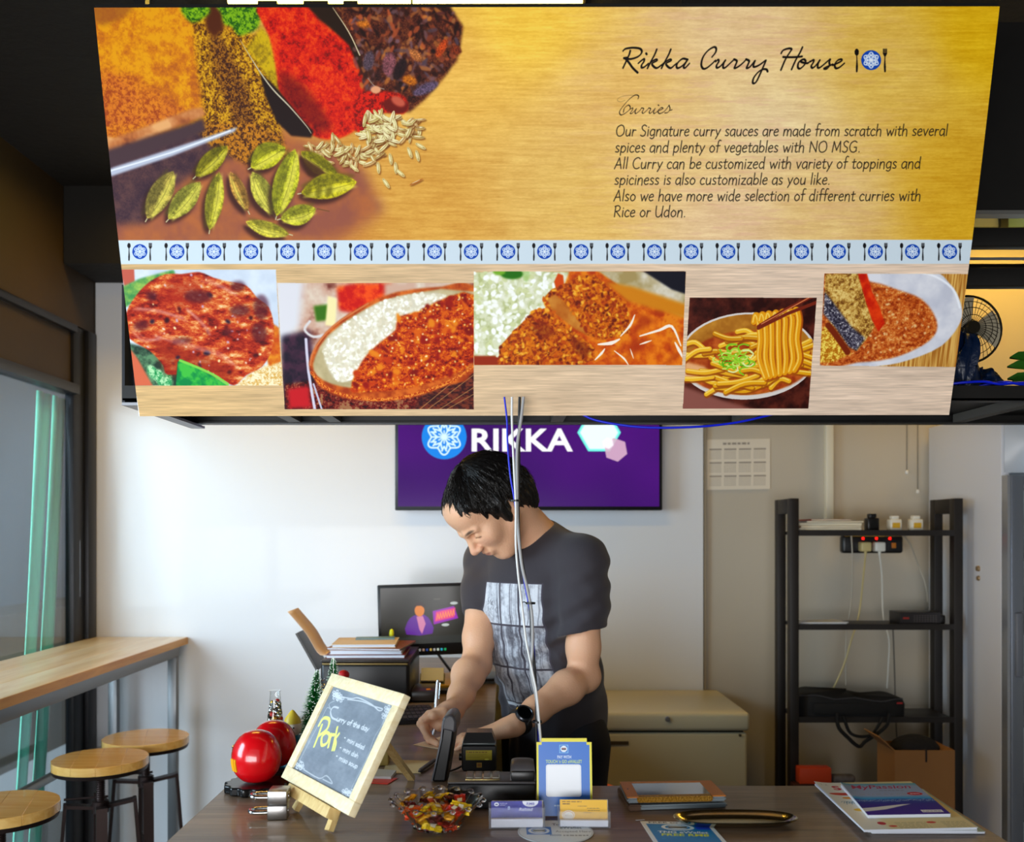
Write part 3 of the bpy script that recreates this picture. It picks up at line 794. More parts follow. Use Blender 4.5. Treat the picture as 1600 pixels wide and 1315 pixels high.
    cv.poly([(430, 435), (475, 435), (468, 510), (440, 540), (430, 520)], C8(216, 214, 218), soft=8)
    cv.poly([(440, 525), (485, 515), (490, 560), (500, 640), (440, 645)], ramp(n2, [(.35, C8(36, 26, 44)), (.65, C8(70, 40, 60))]), soft=6)
    cv.poly([(445, 600), (520, 590), (560, 625), (740, 600), (745, 645), (445, 645)], ramp(n2 * .5 + n1 * .5, [(.34, C8(50, 16, 20)), (.5, C8(120, 30, 26)), (.62, C8(160, 110, 76))]), soft=3)
    cv.poly([(450, 608), (482, 602), (486, 636), (452, 638)], C8(190, 30, 40), soft=4)
    cv.poly([(700, 560), (745, 530), (745, 645), (640, 645)], ramp(N(3, 6, 3, 35), [(.35, C8(60, 26, 30)), (.65, C8(120, 56, 40))]), soft=4)
    for d in (0, 9, 22, 30): cv.stroke([(655 + d * 1.4, 640), (745 + d, 566 + d)], 1.2, C8(196, 150, 90), smooth=1, alpha=.7)
    cv.poly([(526, 448), (560, 442), (612, 442), (606, 470), (560, 490), (530, 485)], ramp(n2, [(.35, C8(196, 20, 10)), (.65, C8(236, 84, 20))]), soft=5)
    cv.poly([(490, 478), (515, 475), (512, 500), (494, 502)], C8(60, 110, 20), soft=3); cv.poly([(512, 462), (526, 466), (524, 510), (508, 508)], C8(240, 226, 170), soft=2)
    cv.poly([(600, 442), (650, 442), (640, 470), (600, 480)], C8(206, 170, 150), soft=5)
    cv.stroke([(484, 502), (476, 515), (490, 526), (510, 522)], 4, C8(214, 208, 206), soft=2)
    cv.stroke([(478, 530), (482, 580), (492, 640)], 4.5, C8(206, 200, 214), smooth=2, soft=1.5); cv.stroke([(490, 600), (503, 640)], 3, C8(190, 184, 200), smooth=1)
    cv.poly([(484, 578), (486, 556), (508, 520), (560, 480), (620, 456), (690, 448), (745, 448), (745, 576), (700, 602), (640, 622), (580, 626), (530, 620), (500, 604)], ramp(n2, [(.3, C8(160, 60, 20)), (.7, C8(214, 110, 40))]), soft=1.5, smooth=2)
    cv.poly([(490, 578), (492, 558), (512, 524), (565, 486), (625, 462), (745, 456), (745, 560), (700, 586), (640, 604), (580, 608), (535, 604), (505, 594)], ramp(n4, [(.3, C8(176, 160, 120)), (.7, C8(206, 190, 150))]), soft=1.5, smooth=2)
    cv.stroke([(487, 582), (510, 606), (560, 622), (620, 622), (690, 602), (742, 572)], 5, ramp(n3, [(.35, C8(176, 60, 16)), (.65, C8(236, 150, 60))]), soft=1.5)
    cv.stroke([(485, 570), (490, 548), (520, 510), (575, 474)], 2.5, C8(206, 120, 70), soft=1.2)
    rice = [(505, 545), (520, 520), (555, 495), (600, 470), (660, 458), (695, 462), (690, 490), (640, 515), (600, 560), (560, 590), (530, 596), (515, 580)]
    cv.poly(rice, C8(216, 208, 186), soft=3, smooth=2); rt = inpoly(rice)
    clumps(2600, 500, 455, 700, 600, rt, (2.2, 4.2), lambda x, y: C8(*rs.choice([(246, 242, 228), (232, 226, 206), (214, 204, 176), (250, 248, 240), (224, 214, 190)])), .8)
    cur = [(548, 610), (558, 578), (575, 552), (600, 530), (618, 515), (622, 495), (650, 488), (670, 478), (700, 464), (745, 462), (745, 560), (700, 588), (640, 606), (580, 612)]
    cc = ramp(nw2 * .55 + n1 * .45, [(.3, C8(110, 20, 4)), (.42, C8(170, 46, 6)), (.54, C8(200, 78, 10)), (.66, C8(226, 126, 26)), (.80, C8(246, 200, 110))])
    cv.poly(cur, cc, soft=1.5, smooth=2); ct = inpoly(cur)
    clumps(130, 545, 460, 745, 612, ct, (3, 10), lambda x, y: C8(*rs.choice([(150, 26, 4), (190, 62, 8), (214, 98, 14), (130, 20, 6), (226, 130, 26)])), 2.2)
    clumps(160, 545, 460, 745, 612, ct, (1, 2.6), lambda x, y: C8(*rs.choice([(250, 214, 130), (246, 170, 60), (255, 236, 190)])), .6)
    # cutlet curry
    frame([(740, 424), (1072, 424), (1066, 570), (741, 570)])
    cv.poly([(735, 420), (1080, 420), (1080, 575), (735, 575)], ramp(n2, [(.3, C8(176, 62, 8)), (.5, C8(206, 92, 14)), (.7, C8(226, 130, 26))]))
    cv.poly([(930, 420), (1000, 420), (1080, 455), (1080, 500), (980, 455)], ramp(n4, [(.3, C8(166, 146, 96)), (.7, C8(216, 208, 190))]), soft=2)
    cv.poly([(1000, 420), (1080, 420), (1080, 462), (1050, 452)], C8(26, 26, 38), soft=2)
    cv.poly([(945, 440), (990, 448), (1080, 478), (1080, 500), (980, 470)], C8(206, 130, 24), soft=4)
    cv.poly([(735, 555), (800, 545), (800, 575), (735, 575)], C8(150, 50, 20), soft=3)
    rice = [(735, 424), (840, 422), (890, 424), (880, 450), (850, 480), (820, 510), (795, 545), (780, 556), (740, 556)]
    cv.poly(rice, ramp(n2, [(.3, C8(180, 186, 130)), (.7, C8(228, 228, 206))]), soft=2); rt = inpoly(rice)
    clumps(520, 738, 424, 890, 556, rt, (2.8, 6), lambda x, y: C8(*rs.choice([(244, 244, 236), (228, 230, 206), (206, 210, 160), (250, 250, 248), (216, 218, 186)])), 1.0)
    cv.ell(800, 428, 18, 8, C8(40, 110, 20), soft=2); cv.ell(780, 424, 10, 6, C8(120, 170, 50), soft=2); cv.ell(822, 426, 6, 14, C8(150, 190, 100), soft=2, alpha=.6)
    cut1 = [(778, 569), (782, 540), (800, 520), (820, 500), (835, 484), (856, 482), (875, 500), (900, 520), (925, 540), (930, 560), (910, 570)]
    cut2 = [(848, 468), (862, 452), (890, 440), (905, 430), (930, 430), (950, 448), (975, 470), (985, 500), (985, 520), (965, 525), (940, 532), (915, 522), (880, 495), (855, 482)]
    cv.poly([(866, 440), (872, 427), (880, 430), (882, 448), (870, 455)], C8(206, 76, 14), soft=1)
    def crumb(poly, inner=None):
        cv.poly(poly, ramp(n1, [(.35, C8(150, 56, 6)), (.6, C8(206, 112, 18))]), soft=1.2)
        if inner: cv.poly(inner, ramp(n4, [(.3, C8(176, 92, 24)), (.7, C8(206, 140, 60))]), soft=2)
        t = inpoly(poly); ti = inpoly(inner) if inner else (lambda x, y: False)
        xs = [p[0] for p in poly]; ys = [p[1] for p in poly]
        clumps(620, min(xs), min(ys), max(xs), max(ys), lambda x, y: t(x, y) and not ti(x, y), (1.8, 5), lambda x, y: C8(*rs.choice([(214, 118, 14), (232, 150, 30), (186, 78, 8), (150, 50, 8), (240, 176, 60), (200, 96, 12), (110, 34, 10)])), .8, .55)
    crumb(cut2, [(852, 470), (868, 458), (890, 480), (920, 525), (900, 515), (870, 492)]); crumb(cut1)
    cv.poly([(828, 512), (850, 500), (870, 520), (850, 532)], C8(120, 36, 8), soft=4, alpha=.6); cv.poly([(888, 520), (925, 545), (915, 562), (900, 550)], C8(110, 36, 14), soft=4, alpha=.6)
    for poly in ([(985, 518), (1000, 484), (1025, 495), (1040, 512), (1000, 522)], [(975, 560), (985, 525), (1020, 522), (1045, 528), (1040, 560), (1020, 572), (985, 575)], [(935, 572), (965, 556), (985, 572)], [(1030, 572), (1050, 545), (1068, 545), (1068, 572)]):
        cv.poly(poly, ramp(n2, [(.3, C8(196, 78, 6)), (.7, C8(232, 130, 26))]), soft=1.5, smooth=2)
        cv.poly([(x + 2, y + 6) for x, y in poly[:3]], C8(150, 40, 6), soft=5, alpha=.5)
    for pts, w in (([(970, 525), (985, 508), (992, 492)], 4), ([(1000, 525), (1030, 516), (1050, 510), (1064, 540)], 5), ([(935, 538), (955, 536), (968, 530)], 6), ([(930, 562), (940, 552), (945, 545)], 4), ([(960, 548), (975, 560), (982, 570)], 3), ([(1000, 538), (1018, 532)], 3), ([(985, 545), (990, 560)], 2), ([(1055, 535), (1068, 560)], 5)):
        cv.stroke(pts, w, C8(250, 236, 222), soft=1, taper=[.4, 1, .4])
    # udon
    frame([(1078, 465), (1276, 465), (1263, 638), (1067, 638)])
    cv.poly([(1060, 460), (1280, 460), (1280, 645), (1060, 645)], ramp(n2 * .6 + n4 * .4, [(.35, C8(46, 14, 10)), (.65, C8(92, 40, 28))]))
    cv.poly([(1060, 600), (1130, 625), (1200, 645), (1060, 645)], C8(140, 86, 76), soft=4)
    cv.ell(1168, 556, 108, 68, C8(214, 206, 200), ang=-3, n=48); cv.ell(1168, 554, 103, 63, ramp(n4, [(.3, C8(160, 100, 30)), (.7, C8(206, 150, 60))]), ang=-3, n=48)
    cv.ell(1170, 566, 100, 50, ramp(n2, [(.3, C8(150, 56, 16)), (.7, C8(196, 100, 40))]), ang=-3, soft=2, n=48)
    cv.poly([(1070, 565), (1100, 572), (1112, 582), (1090, 592), (1070, 590)], C8(226, 170, 120), soft=3)
    tb = inpoly([(1075, 570), (1090, 532), (1120, 518), (1200, 518), (1255, 540), (1262, 575), (1230, 605), (1170, 618), (1110, 608), (1082, 592)])
    for k in range(74):
        x = rs.uniform(1076, 1262); y = rs.uniform(522, 614)
        if not tb(x, y): continue
        a = rs.uniform(-.7, .5); L = rs.uniform(16, 34); b = rs.uniform(-9, 9)
        pts = [(x - L * math.cos(a), y - L * math.sin(a) * .6), (x, y + b), (x + L * math.cos(a), y + L * math.sin(a) * .6)]
        cv.stroke([(u + .8, v + 2.2) for u, v in pts], 8.5, C8(150, 76, 10), alpha=.8, soft=1)
        cv.stroke(pts, 7, C8(*rs.choice([(222, 160, 24), (230, 172, 40), (206, 140, 20), (236, 184, 50)])), soft=1)
        cv.stroke([(u - .5, v - 1.6) for u, v in pts], 1.8, C8(250, 224, 130), alpha=.8, soft=1)
    for k, x in enumerate((1180, 1190, 1200, 1211, 1222, 1233, 1243)):
        pts = [(x - 2, 503 - k * 2.5), (x + 1, 492 - k * 1.4), (x + 5, 500), (x + 8 - k, 530), (x + 6, 560), (x + 16 - 3 * k, 590 - 2 * k)]
        cv.stroke([(u + 2, v + 1) for u, v in pts], 10, C8(170, 84, 10), soft=1); cv.stroke(pts, 8.6, C8(226, 156, 24), soft=1); cv.stroke([(u - 1.5, v) for u, v in pts], 2, C8(252, 220, 120), soft=1, alpha=.8)
    for o in (0, 9): cv.stroke([(1185, 510 + o * .3), (1230, 482 + o * .9), (1280, 458 + o * 1.4)], 5, C8(120, 44, 26), smooth=1); cv.stroke([(1190, 506), (1280, 456)], 1, C8(226, 140, 90), smooth=1)
    for k in range(46):
        x = 1152 + rs.gauss(0, 14); y = 562 + rs.gauss(0, 11); r = rs.uniform(5, 11); a0 = rs.uniform(0, 6)
        cv.stroke([(x + r * math.cos(a0 + t), y + r * .6 * math.sin(a0 + t)) for t in (0, 1, 2, 3)], 2.2, C8(*rs.choice([(130, 196, 40), (200, 226, 110), (90, 170, 30), (226, 236, 170), (160, 206, 60)])), soft=.8)
    # fish curry
    frame([(1288, 427), (1511, 428), (1502, 573), (1281, 571)])
    cv.poly([(1275, 420), (1520, 420), (1520, 580), (1275, 580)], ramp(N(60, 1.8, 2, 41), [(.35, C8(170, 112, 46)), (.65, C8(222, 178, 100))]))
    cv.poly([(1275, 420), (1440, 420), (1480, 440), (1500, 475), (1498, 505), (1470, 540), (1420, 562), (1370, 572), (1275, 576)], ramp(n4, [(.3, C8(196, 198, 210)), (.7, C8(222, 222, 228))]), soft=1.2, smooth=3)
    cv.stroke([(1400, 424), (1450, 428), (1486, 450), (1498, 480)], 3, C8(240, 242, 248), soft=2)
    cv.poly([(1275, 430), (1360, 440), (1400, 452), (1440, 468), (1462, 500), (1458, 525), (1430, 545), (1390, 560), (1340, 566), (1275, 566)], ramp(nw2 * .5 + n1 * .5, [(.3, C8(140, 50, 14)), (.5, C8(196, 98, 40)), (.62, C8(214, 130, 62)), (.75, C8(236, 190, 130))]), soft=1.5, smooth=3)
    tt = inpoly([(1345, 445), (1400, 452), (1440, 468), (1460, 500), (1456, 525), (1430, 545), (1380, 560), (1330, 560), (1350, 520)])
    clumps(260, 1330, 445, 1460, 562, tt, (1, 3), lambda x, y: C8(*rs.choice([(226, 160, 90), (160, 60, 20), (236, 196, 140), (190, 84, 24)])), .8)
    cv.poly([(1281, 520), (1296, 500), (1310, 520), (1330, 552), (1300, 566), (1281, 566)], ramp(n1, [(.35, C8(180, 110, 20)), (.62, C8(240, 214, 100))]), soft=1.5)
    cv.poly([(1289, 427), (1346, 427), (1350, 450), (1362, 480), (1366, 510), (1352, 532), (1338, 548), (1326, 540), (1305, 510), (1288, 485)], ramp(n1 * .6 + n2 * .4, [(.34, C8(120, 76, 30)), (.5, C8(190, 146, 70)), (.66, C8(226, 196, 120))]), soft=1)
    cv.poly([(1288, 455), (1300, 470), (1330, 510), (1352, 528), (1338, 548), (1326, 542), (1305, 512), (1286, 490)], ramp(n3 * .5 + n1 * .5, [(.36, C8(40, 36, 50)), (.6, C8(110, 106, 120)), (.72, C8(200, 196, 196))]), soft=2)
    cv.poly([(1340, 427), (1354, 427), (1362, 455), (1374, 480), (1382, 505), (1372, 518), (1362, 500), (1352, 470)], ramp(n2, [(.3, C8(186, 30, 10)), (.7, C8(226, 70, 20))]), soft=1.2)
    cv.stroke([(1294, 508), (1312, 532), (1324, 550)], 9, C8(120, 44, 16), soft=1.5)
    cv.clip = None
    cv.poly([(174, 318), (181, 400), (193, 500), (206, 600), (215, 655), (219, 655), (211, 600), (199, 500), (187, 400), (180, 318)], C8(238, 240, 242))
    g_ = cv.a.mean(2, keepdims=True)
    cv.a[:] = np.clip((g_ + (cv.a - g_) * 1.03 - .5) * 1.08 + .49, 0, 1)
    return cv
# ------------------------------------------------------------------ the room
BK = 3.88                                     # back wall face
CEIL = 2.75
M_dark = mat('ceiling_black', (0.075, 0.065, 0.055), .8, bump=.2, bscale=30)
M_brown = mat('dark_brown_paint', (0.22, 0.165, 0.09), .6, var=.25, vscale=2.0)
M_cream = mat('cream_paint', (0.72, 0.69, 0.63), .6, var=.04, vscale=1.5)
M_gloss = mat('white_gloss_panel', (0.86, 0.87, 0.89), .30, coat=.12, var=.01, vscale=1.0)
M_floor = mat('concrete_floor', (0.42, 0.40, 0.38), .5, var=.15, vscale=3)
M_alu = mat('dark_anodised_frame', (0.15, 0.15, 0.16), .38, metal=.6)
struct('floor', MB().b2((-6, -5, -.1), (3.4, 5, 0)), M_floor)
struct('ceiling', MB().b2((-1.75, -.9, CEIL), (3.3, 4.1, CEIL + .12)), M_dark)
struct('wall_back', MB().b2((-1.75, BK + .02, 0), (3.3, BK + .2, CEIL)), M_cream)
struct('wall_light_block', MB().b2((.9, -1.1, 0), (3.3, -.9, CEIL)), M_cream)  # unseen partition added behind the camera to keep daylight off the right side
struct('wall_right', MB().b2((3.1, -.9, 0), (3.3, BK + .02, CEIL)), M_cream)
obj('panel', MB().b2((-1.645, BK, 0.02), (.812, BK + .018, 2.46), r=.001, seg=1), M_gloss, bpy.data.objects['wall_back'])
bm_ = struct('beam_back', MB().b2((-1.645, 3.60, 2.46), (.95, BK + .02, CEIL)), M_dark)
struct('trim_1', MB().b2((1.305, BK - .012, 1.50), (1.335, BK + .02, CEIL - .02), r=.002), mat('cream_trunking', (0.86, 0.83, 0.74), .4))
struct('trim_2', MB().b2((.815, BK + .0, 0), (.825, BK + .02, CEIL)), mat('panel_edge', (0.55, 0.5, 0.42), .4))
# left wall above the shop window
struct('wall_left', MB().b2((-1.80, -.9, 2.252), (-1.648, BK + .02, CEIL)), M_brown)
w1 = thing('window_1', None, None, (-1.66, 2, 0)); w1['kind'] = 'structure'
obj('transom', MB().b2((-1.72, -.9, 2.0), (-1.665, 3.70, 2.25)), M_brown, w1)
obj('window_frame', MB().b2((-1.74, -.9, 2.222), (-1.640, 3.71, 2.25), r=.003).b2((-1.70, -.9, 1.985), (-1.636, 3.72, 2.022), r=.003)
    .b2((-1.685, 3.70, 0), (-1.652, 3.80, 2.25), r=.004).b2((-1.685, 3.80, 0), (-1.638, BK - .002, 2.25), r=.004)
    .b2((-1.74, -.9, 0), (-1.652, 3.70, .06)).b2((-1.74, .70, 0.06), (-1.652, .76, 1.985)), M_alu, w1)
def glass_thin(name, tint=(1, 1, 1), rough=0.0, refl=1.0):
    m = bpy.data.materials.new(name); m.use_nodes = True; nt = m.node_tree; nt.nodes.clear()
    out = nt.nodes.new('ShaderNodeOutputMaterial'); mix = nt.nodes.new('ShaderNodeMixShader'); fr = nt.nodes.new('ShaderNodeMath'); lw = nt.nodes.new('ShaderNodeLayerWeight')
    lw.inputs[0].default_value = .5; fr.operation = 'POWER'; fr.inputs[1].default_value = 4.0; nt.links.new(lw.outputs['Facing'], fr.inputs[0])
    ad = nt.nodes.new('ShaderNodeMath'); ad.operation = 'MULTIPLY_ADD'; ad.inputs[1].default_value = .9; ad.inputs[2].default_value = .045; nt.links.new(fr.outputs[0], ad.inputs[0])
    t = nt.nodes.new('ShaderNodeBsdfTransparent'); g = nt.nodes.new('ShaderNodeBsdfGlossy')
    t.inputs[0].default_value = (*tint, 1); g.inputs['Roughness'].default_value = rough
    mu = nt.nodes.new('ShaderNodeMath'); mu.operation = 'MULTIPLY'; mu.inputs[1].default_value = refl
    nt.links.new(ad.outputs[0], mu.inputs[0]); nt.links.new(mu.outputs[0], mix.inputs[0])
    nt.links.new(t.outputs[0], mix.inputs[1]); nt.links.new(g.outputs[0], mix.inputs[2]); nt.links.new(mix.outputs[0], out.inputs[0])
    MATS[name] = m; return m
M_pane = glass_thin('shop_window_glass', (.80, .88, .92), 0.0, 1.2)
obj('pane', MB().b2((-1.676, .76, .06), (-1.670, 3.70, 1.985)), M_pane, w1)
obj('pane', MB().b2((-1.676, -.9, .06), (-1.670, .70, 1.985)), M_pane, w1)
obj('door_strip_handle', MB().cyl((-1.655, 3.755, 1.20), (-1.655, 3.755, 1.42), .004, n=8), mat('grey_steel', (.55, .56, .58), .3, metal=1.0), w1)
# outside the window
struct('wall_exterior', MB().b2((-3.6, 1.2, 0), (-3.4, 10, 4.0)).b2((-3.4, 9.8, 0), (-1.8, 10, 4)), mat('grey_render', (0.50, 0.53, 0.57), .8, var=.06, vscale=1.2))
o = obj('kerb_step', MB().b2((-3.4, 2.5, 0), (-3.0, 9.8, .95)), mat('brown_ledge', (0.40, 0.34, 0.27), .7, var=.15, vscale=4))
o['kind'] = 'structure'; o.name = 'exterior_ledge'
gs = thing('plastic_strip_drape', 'pair of translucent green plastic strips hanging outside the shop window', 'plastic strips', (-1.80, 3.45, 0))
M_green = mat('green_plastic_strip', (0.50, 0.95, 0.80), .35, trans=.0, var=.08, vscale=10, stretch=(6, 6, .3))
for (xa, xb, xc, xd) in ((57, 77, 35, 53), (82, 100, 60, 80)):
    # strip leaning along the pane: measured at two heights
    def yy(x): return -1.72 * F / (x - VX)
    def zz(x, y): return H - (y - VY) / F * yy(x)
    def strip(u, v, xa=xa, xb=xb, xc=xc, xd=xd):
        t = v * 1.95
        yt = yy(xa) * (1 - t) + yy(xc) * t; yt2 = yy(xb) * (1 - t) + yy(xd) * t
        Y = yt * (1 - u) + yt2 * u
        return (-1.72 + .008 * math.sin(u * 7 + v * 3), Y, 1.975 - .95 * t)
    mb = MB().grid(strip, 9, 24)
    s_ = obj('strip', mb, M_green, gs, ang=80)
    sm = s_.modifiers.new('t', 'SOLIDIFY'); sm.thickness = .003
# second high window at the right, just under the ceiling
w2 = thing('window_2', None, None, (1.9, BK, 2.6)); w2['kind'] = 'structure'
obj('window_frame', MB().b2((1.78, BK - .03, 2.655), (3.1, BK + .02, 2.675)).b2((1.78, BK - .03, 2.73), (3.1, BK + .02, 2.75)).b2((2.0, BK - .03, 2.675), (2.03, BK + .02, 2.73)), M_alu, w2)
obj('pane', MB().b2((1.78, BK - .01, 2.675), (2.0, BK - .004, 2.73)), mat('frosted_grey', (.62, .62, .60), .3), w2)
obj('pane', MB().b2((2.03, BK - .01, 2.675), (3.1, BK - .004, 2.73)), mat('frosted_teal', (.55, .66, .64), .3), w2)

# ------------------------------------------------------------------ ceiling lamps
M_lamp = mat('warm_diffuser', (1, .9, .6), .5, emit=(1.0, .86, .38), estr=9.0)
def ceiling_lamp(x0, x1, y0, y1, z, label, power):
    t = thing('ceiling_lamp', label, 'lamp', ((x0 + x1) / 2, (y0 + y1) / 2, z), 'warm tube lamps under the ceiling')
    obj('housing', MB().b2((x0, y0, z + .02), (x1, y1, CEIL - .001), r=.004), mat('lamp_housing', (.20, .17, .12), .5), t)
    obj('diffuser', MB().b2((x0 + .01, y0 + .01, z), (x1 - .01, y1 - .01, z + .02), r=.004), M_lamp, t)
    for px, pw in ((420, 30), (495, 38), (549, 22)) if x0 < 0 else ((1900, 20), (1980, 20)):
        cx = (px - VX) / F * 2.27 if x0 < 1 else x0 + (px - 1800) / 330; w = pw / F * 1.13
        obj('louvre_blade', MB().b2((cx - w, y0, z - .02), (cx + w, y1, z - .001)), mat('lamp_blade', (.16, .13, .08), .5), t)
    a = area('lamp_light', ((x0 + x1) / 2, (y0 + y1) / 2, z - .03), ((x0 + x1) / 2, (y0 + y1) / 2, 0), x1 - x0, y1 - y0, power, (1.0, .54, .07))
    return t
ceiling_lamp(-.66, .20, 2.255, 2.42, 2.70, 'warm louvred tube lamp glowing above the top of the menu banner', 6)
ceiling_lamp(1.62, 2.32, 3.54, 3.66, 2.70, 'warm louvred tube lamp on the ceiling over the drinks chiller', 5)
ceiling_lamp(-1.25, -.65, 3.36, 3.48, 2.70, 'warm louvred tube lamp before the dark beam at the back left', 4)

# ------------------------------------------------------------------ hanging black metal shelf behind the banner
M_blk = mat('black_powder_coat', (0.085, 0.08, 0.075), .42, var=.1, vscale=20)
hs = thing('hanging_shelf', 'long black metal shelf frame hung from the ceiling behind the menu banner', 'shelf', (.8, 2.2, 1.72))
X0, X1, YF, YB = -.78, 2.6, 1.975, 2.42
# bottom tray with angle edges
obj('shelf_tray', MB().b2((X0, YF, 1.745), (X1, YB, 1.752)), M_blk, hs)
obj('front_rail', MB().b2((X0, YF - .004, 1.722), (X1, YF + .003, 1.752)).b2((X0, YF - .004, 1.722), (X1, YF + .034, 1.726)), M_blk, hs)
obj('back_rail', MB().b2((X0, YB - .003, 1.722), (X1, YB + .004, 1.764)).b2((X0, YB - .034, 1.722), (X1, YB + .004, 1.726)), M_blk, hs)
for k in range(6):
    x = X0 + .25 + k * .55
    for dx in ((0, .10) if k < 2 else (0,)):
        obj('cross_bar', MB().b2((x + dx, YF + .034, 1.724), (x + dx + .03, YB - .034, 1.744)), mat('grey_primer', (.30, .29, .27), .5), hs)
# middle shelf, upper shelf
for z0, z1 in ((1.958, 1.996), (2.040, 2.078)):
    obj('rail', MB().b2((X0, YF, z0), (X1, YF + .03, z1), r=.002), M_blk, hs)
obj('rail', MB().b2((X0, YB - .03, 2.07), (X1, YB, 2.12), r=.002), M_blk, hs)
obj('rail', MB().b2((X0, YF + .002, 2.012), (X1, YF + .006, 2.017)), mat('bare_steel_edge', (.62, .62, .6), .35, metal=.8), hs)
obj('valance_panel', MB().b2((X0, YF, 2.112), (X1, YF + .02, 2.50)), M_blk, hs)
obj('rail', MB().b2((X0, YF - .004, 2.104), (X1, YF + .024, 2.112)), mat('bare_steel_edge'), hs)
obj('end_panel', MB().b2((X0 - .003, YF, 1.718), (X0 + .003, YB, 1.96)), mat('blue_black_sheet', (.10, .11, .14), .4), hs)
obj('end_flange', MB().b2((X0 - .003, YF, 1.712), (X0 + .03, YB, 1.718)), mat('pale_steel', (.62, .62, .64), .4, metal=.5), hs)
for x in (X0 + .02, .35, 1.45, X1 - .03):
    for y in (YF + .035, YB - .03):
        if x > .3 and y < YB - .1: continue
        obj('post', MB().b2((x - .012, y, 1.752), (x + .012, y + .024, CEIL)), M_blk, hs)
# ------------------------------------------------------------------ menu banner
def quad3d(c, depth_last):
    r = np.array([[(x - VX) / F, 1, -(y - VY) / F] for x, y in c])
    A = np.stack([r[0], -r[1], r[2], -r[3]], 1); u, s, v = np.linalg.svd(A); n = v[-1] / v[-1][3]
    return [Vector(p) * depth_last + Vector((0, 0, H)) for p in n[:, None] * r]
QTL, QTR, QBR, QBL = quad3d(BQ, 1.90)
bcv = banner_art()
M_banner = img_mat('banner_print', bcv.image('banner_print'), rough=.5, spec=.1)
bn = thing('menu_banner', 'large printed curry menu banner hanging tilted over the counter', 'banner', (QBL + QBR) / 2)
ux = QBR - QBL; uy = QTL - QBL
o = card('printed_sheet', QBL, ux, uy, .003, M_banner, mat('banner_white_edge', (.92, .92, .92), .4), bn, 24, 12,
         bend=lambda u, v: -.010 * (1 - (2 * u - 1) ** 2) * math.sin(math.pi * v) + .006 * math.sin(math.pi * v))
nb = ux.cross(uy).normalized()
obj('batten', MB().bar(QTL - nb * .012, QTR - nb * .012, .012, .012), M_blk, bn)
obj('batten', MB().bar(QBL - nb * .016 + uy * .01, QBR - nb * .016 + uy * .01, .012, .012), M_blk, bn)
for t in (.06, .35, .65, .94):
    p = QTL + (QTR - QTL) * t - nb * .012
    obj('hanging_wire', MB().cyl(p, (p.x, p.y + .02, CEIL), .0016, n=6), M_blk, bn)
# ------------------------------------------------------------------ wall television
def lin_map(x0, y0, x1, y1, w, h):
    return lambda p: np.c_[(p[:, 0] - x0) / (x1 - x0) * w, (p[:, 1] - y0) / (y1 - y0) * h]
def hexa(cx, cy, r, a0=0): return [(cx + r * math.cos(math.radians(a0 + 60 * k)), cy + r * math.sin(math.radians(a0 + 60 * k))) for k in range(6)]
c = Canvas(1230, 693, C8(62, 8, 104), lin_map(622, 560, 1030, 791, 1230, 693))
g = fbm(693, 1230, 300, 400, 2, 7)
c.a[:] = C8(50, 6, 92) * (1 - g[..., None]) + C8(78, 10, 122) * g[..., None]
emblem(c, 694, 682, 35, C8(22, 132, 230), C8(214, 244, 255), 2.4)
c.text(734, 703.5, 49, 'RIKKA', C8(252, 250, 255), offset=.024, width=161)
c.poly(hexa(936, 675, 34), C8(110, 240, 225)); c.poly(hexa(936, 675, 30), C8(232, 255, 252), soft=2)
c.poly(hexa(962, 702, 19, 20), C8(214, 176, 196), alpha=.9); c.poly(hexa(950, 692, 9, 20), C8(250, 240, 250), soft=2)
for x in (738, 750, 762): c.ell(x, 717, 6, 3.5, C8(206, 236, 244), soft=1.2)
c.rect(700, 590, 950, 593, C8(120, 80, 170))
M_tv = img_mat('tv_screen_picture', c.image('tv_screen_picture'), rough=.12, spec=.2, emit=.95)
tv = thing('television', 'wall television showing a purple sign reading RIKKA', 'television', (.10, BK - .02, 1.54))
TY = 3.80
a = P(617, 797, TY); b = P(1035, 797, TY)
zt = a.z + .60
obj('body', MB().b2((a.x, TY, a.z), (b.x, TY + .05, zt), r=.004), mat('tv_black', (.05, .05, .055), .35), tv)
obj('wall_bracket', MB().b2((-.05, TY + .05, 1.7), (.25, BK - .001, 2.0)), M_alu, tv)
p0 = P(622, 791, TY); p1 = P(1030, 791, TY)
card('screen', (p0.x, TY - .0015, p0.z), (p1.x - p0.x, 0, 0), (0, 0, (p1.x - p0.x) * 693 / 1230), .001, M_tv, mat('tv_black'), tv)

# ------------------------------------------------------------------ year calendar on the wall
c = Canvas(320, 240, C8(214, 206, 190))
for k in range(12):
    cx = 24 + (k % 4) * 72; cy = 44 + (k // 4) * 64
    c.rect(cx, cy, cx + 60, cy + 8, C8(120, 112, 104), alpha=.7)
    for i in range(7):
        for j in range(5): c.rect(cx + i * 8.6, cy + 13 + j * 8, cx + i * 8.6 + 5, cy + 17 + j * 8, C8(110, 104, 98), alpha=.55)
bars(c, 90, 26, 130, 10, C8(120, 112, 104))
M_cal = img_mat('calendar_print', c.image('calendar_print'), rough=.7)
a = P(1102, 765, BK); b = P(1205, 686, BK)
cal = card('wall_calendar', (a.x, BK + .016, a.z), (b.x - a.x, 0, .004), (0, 0, b.z - a.z), .0015, M_cal, mat('paper', (.9, .88, .84), .8))
tag(cal, 'sheet calendar with twelve small months taped to the cream wall', 'calendar')

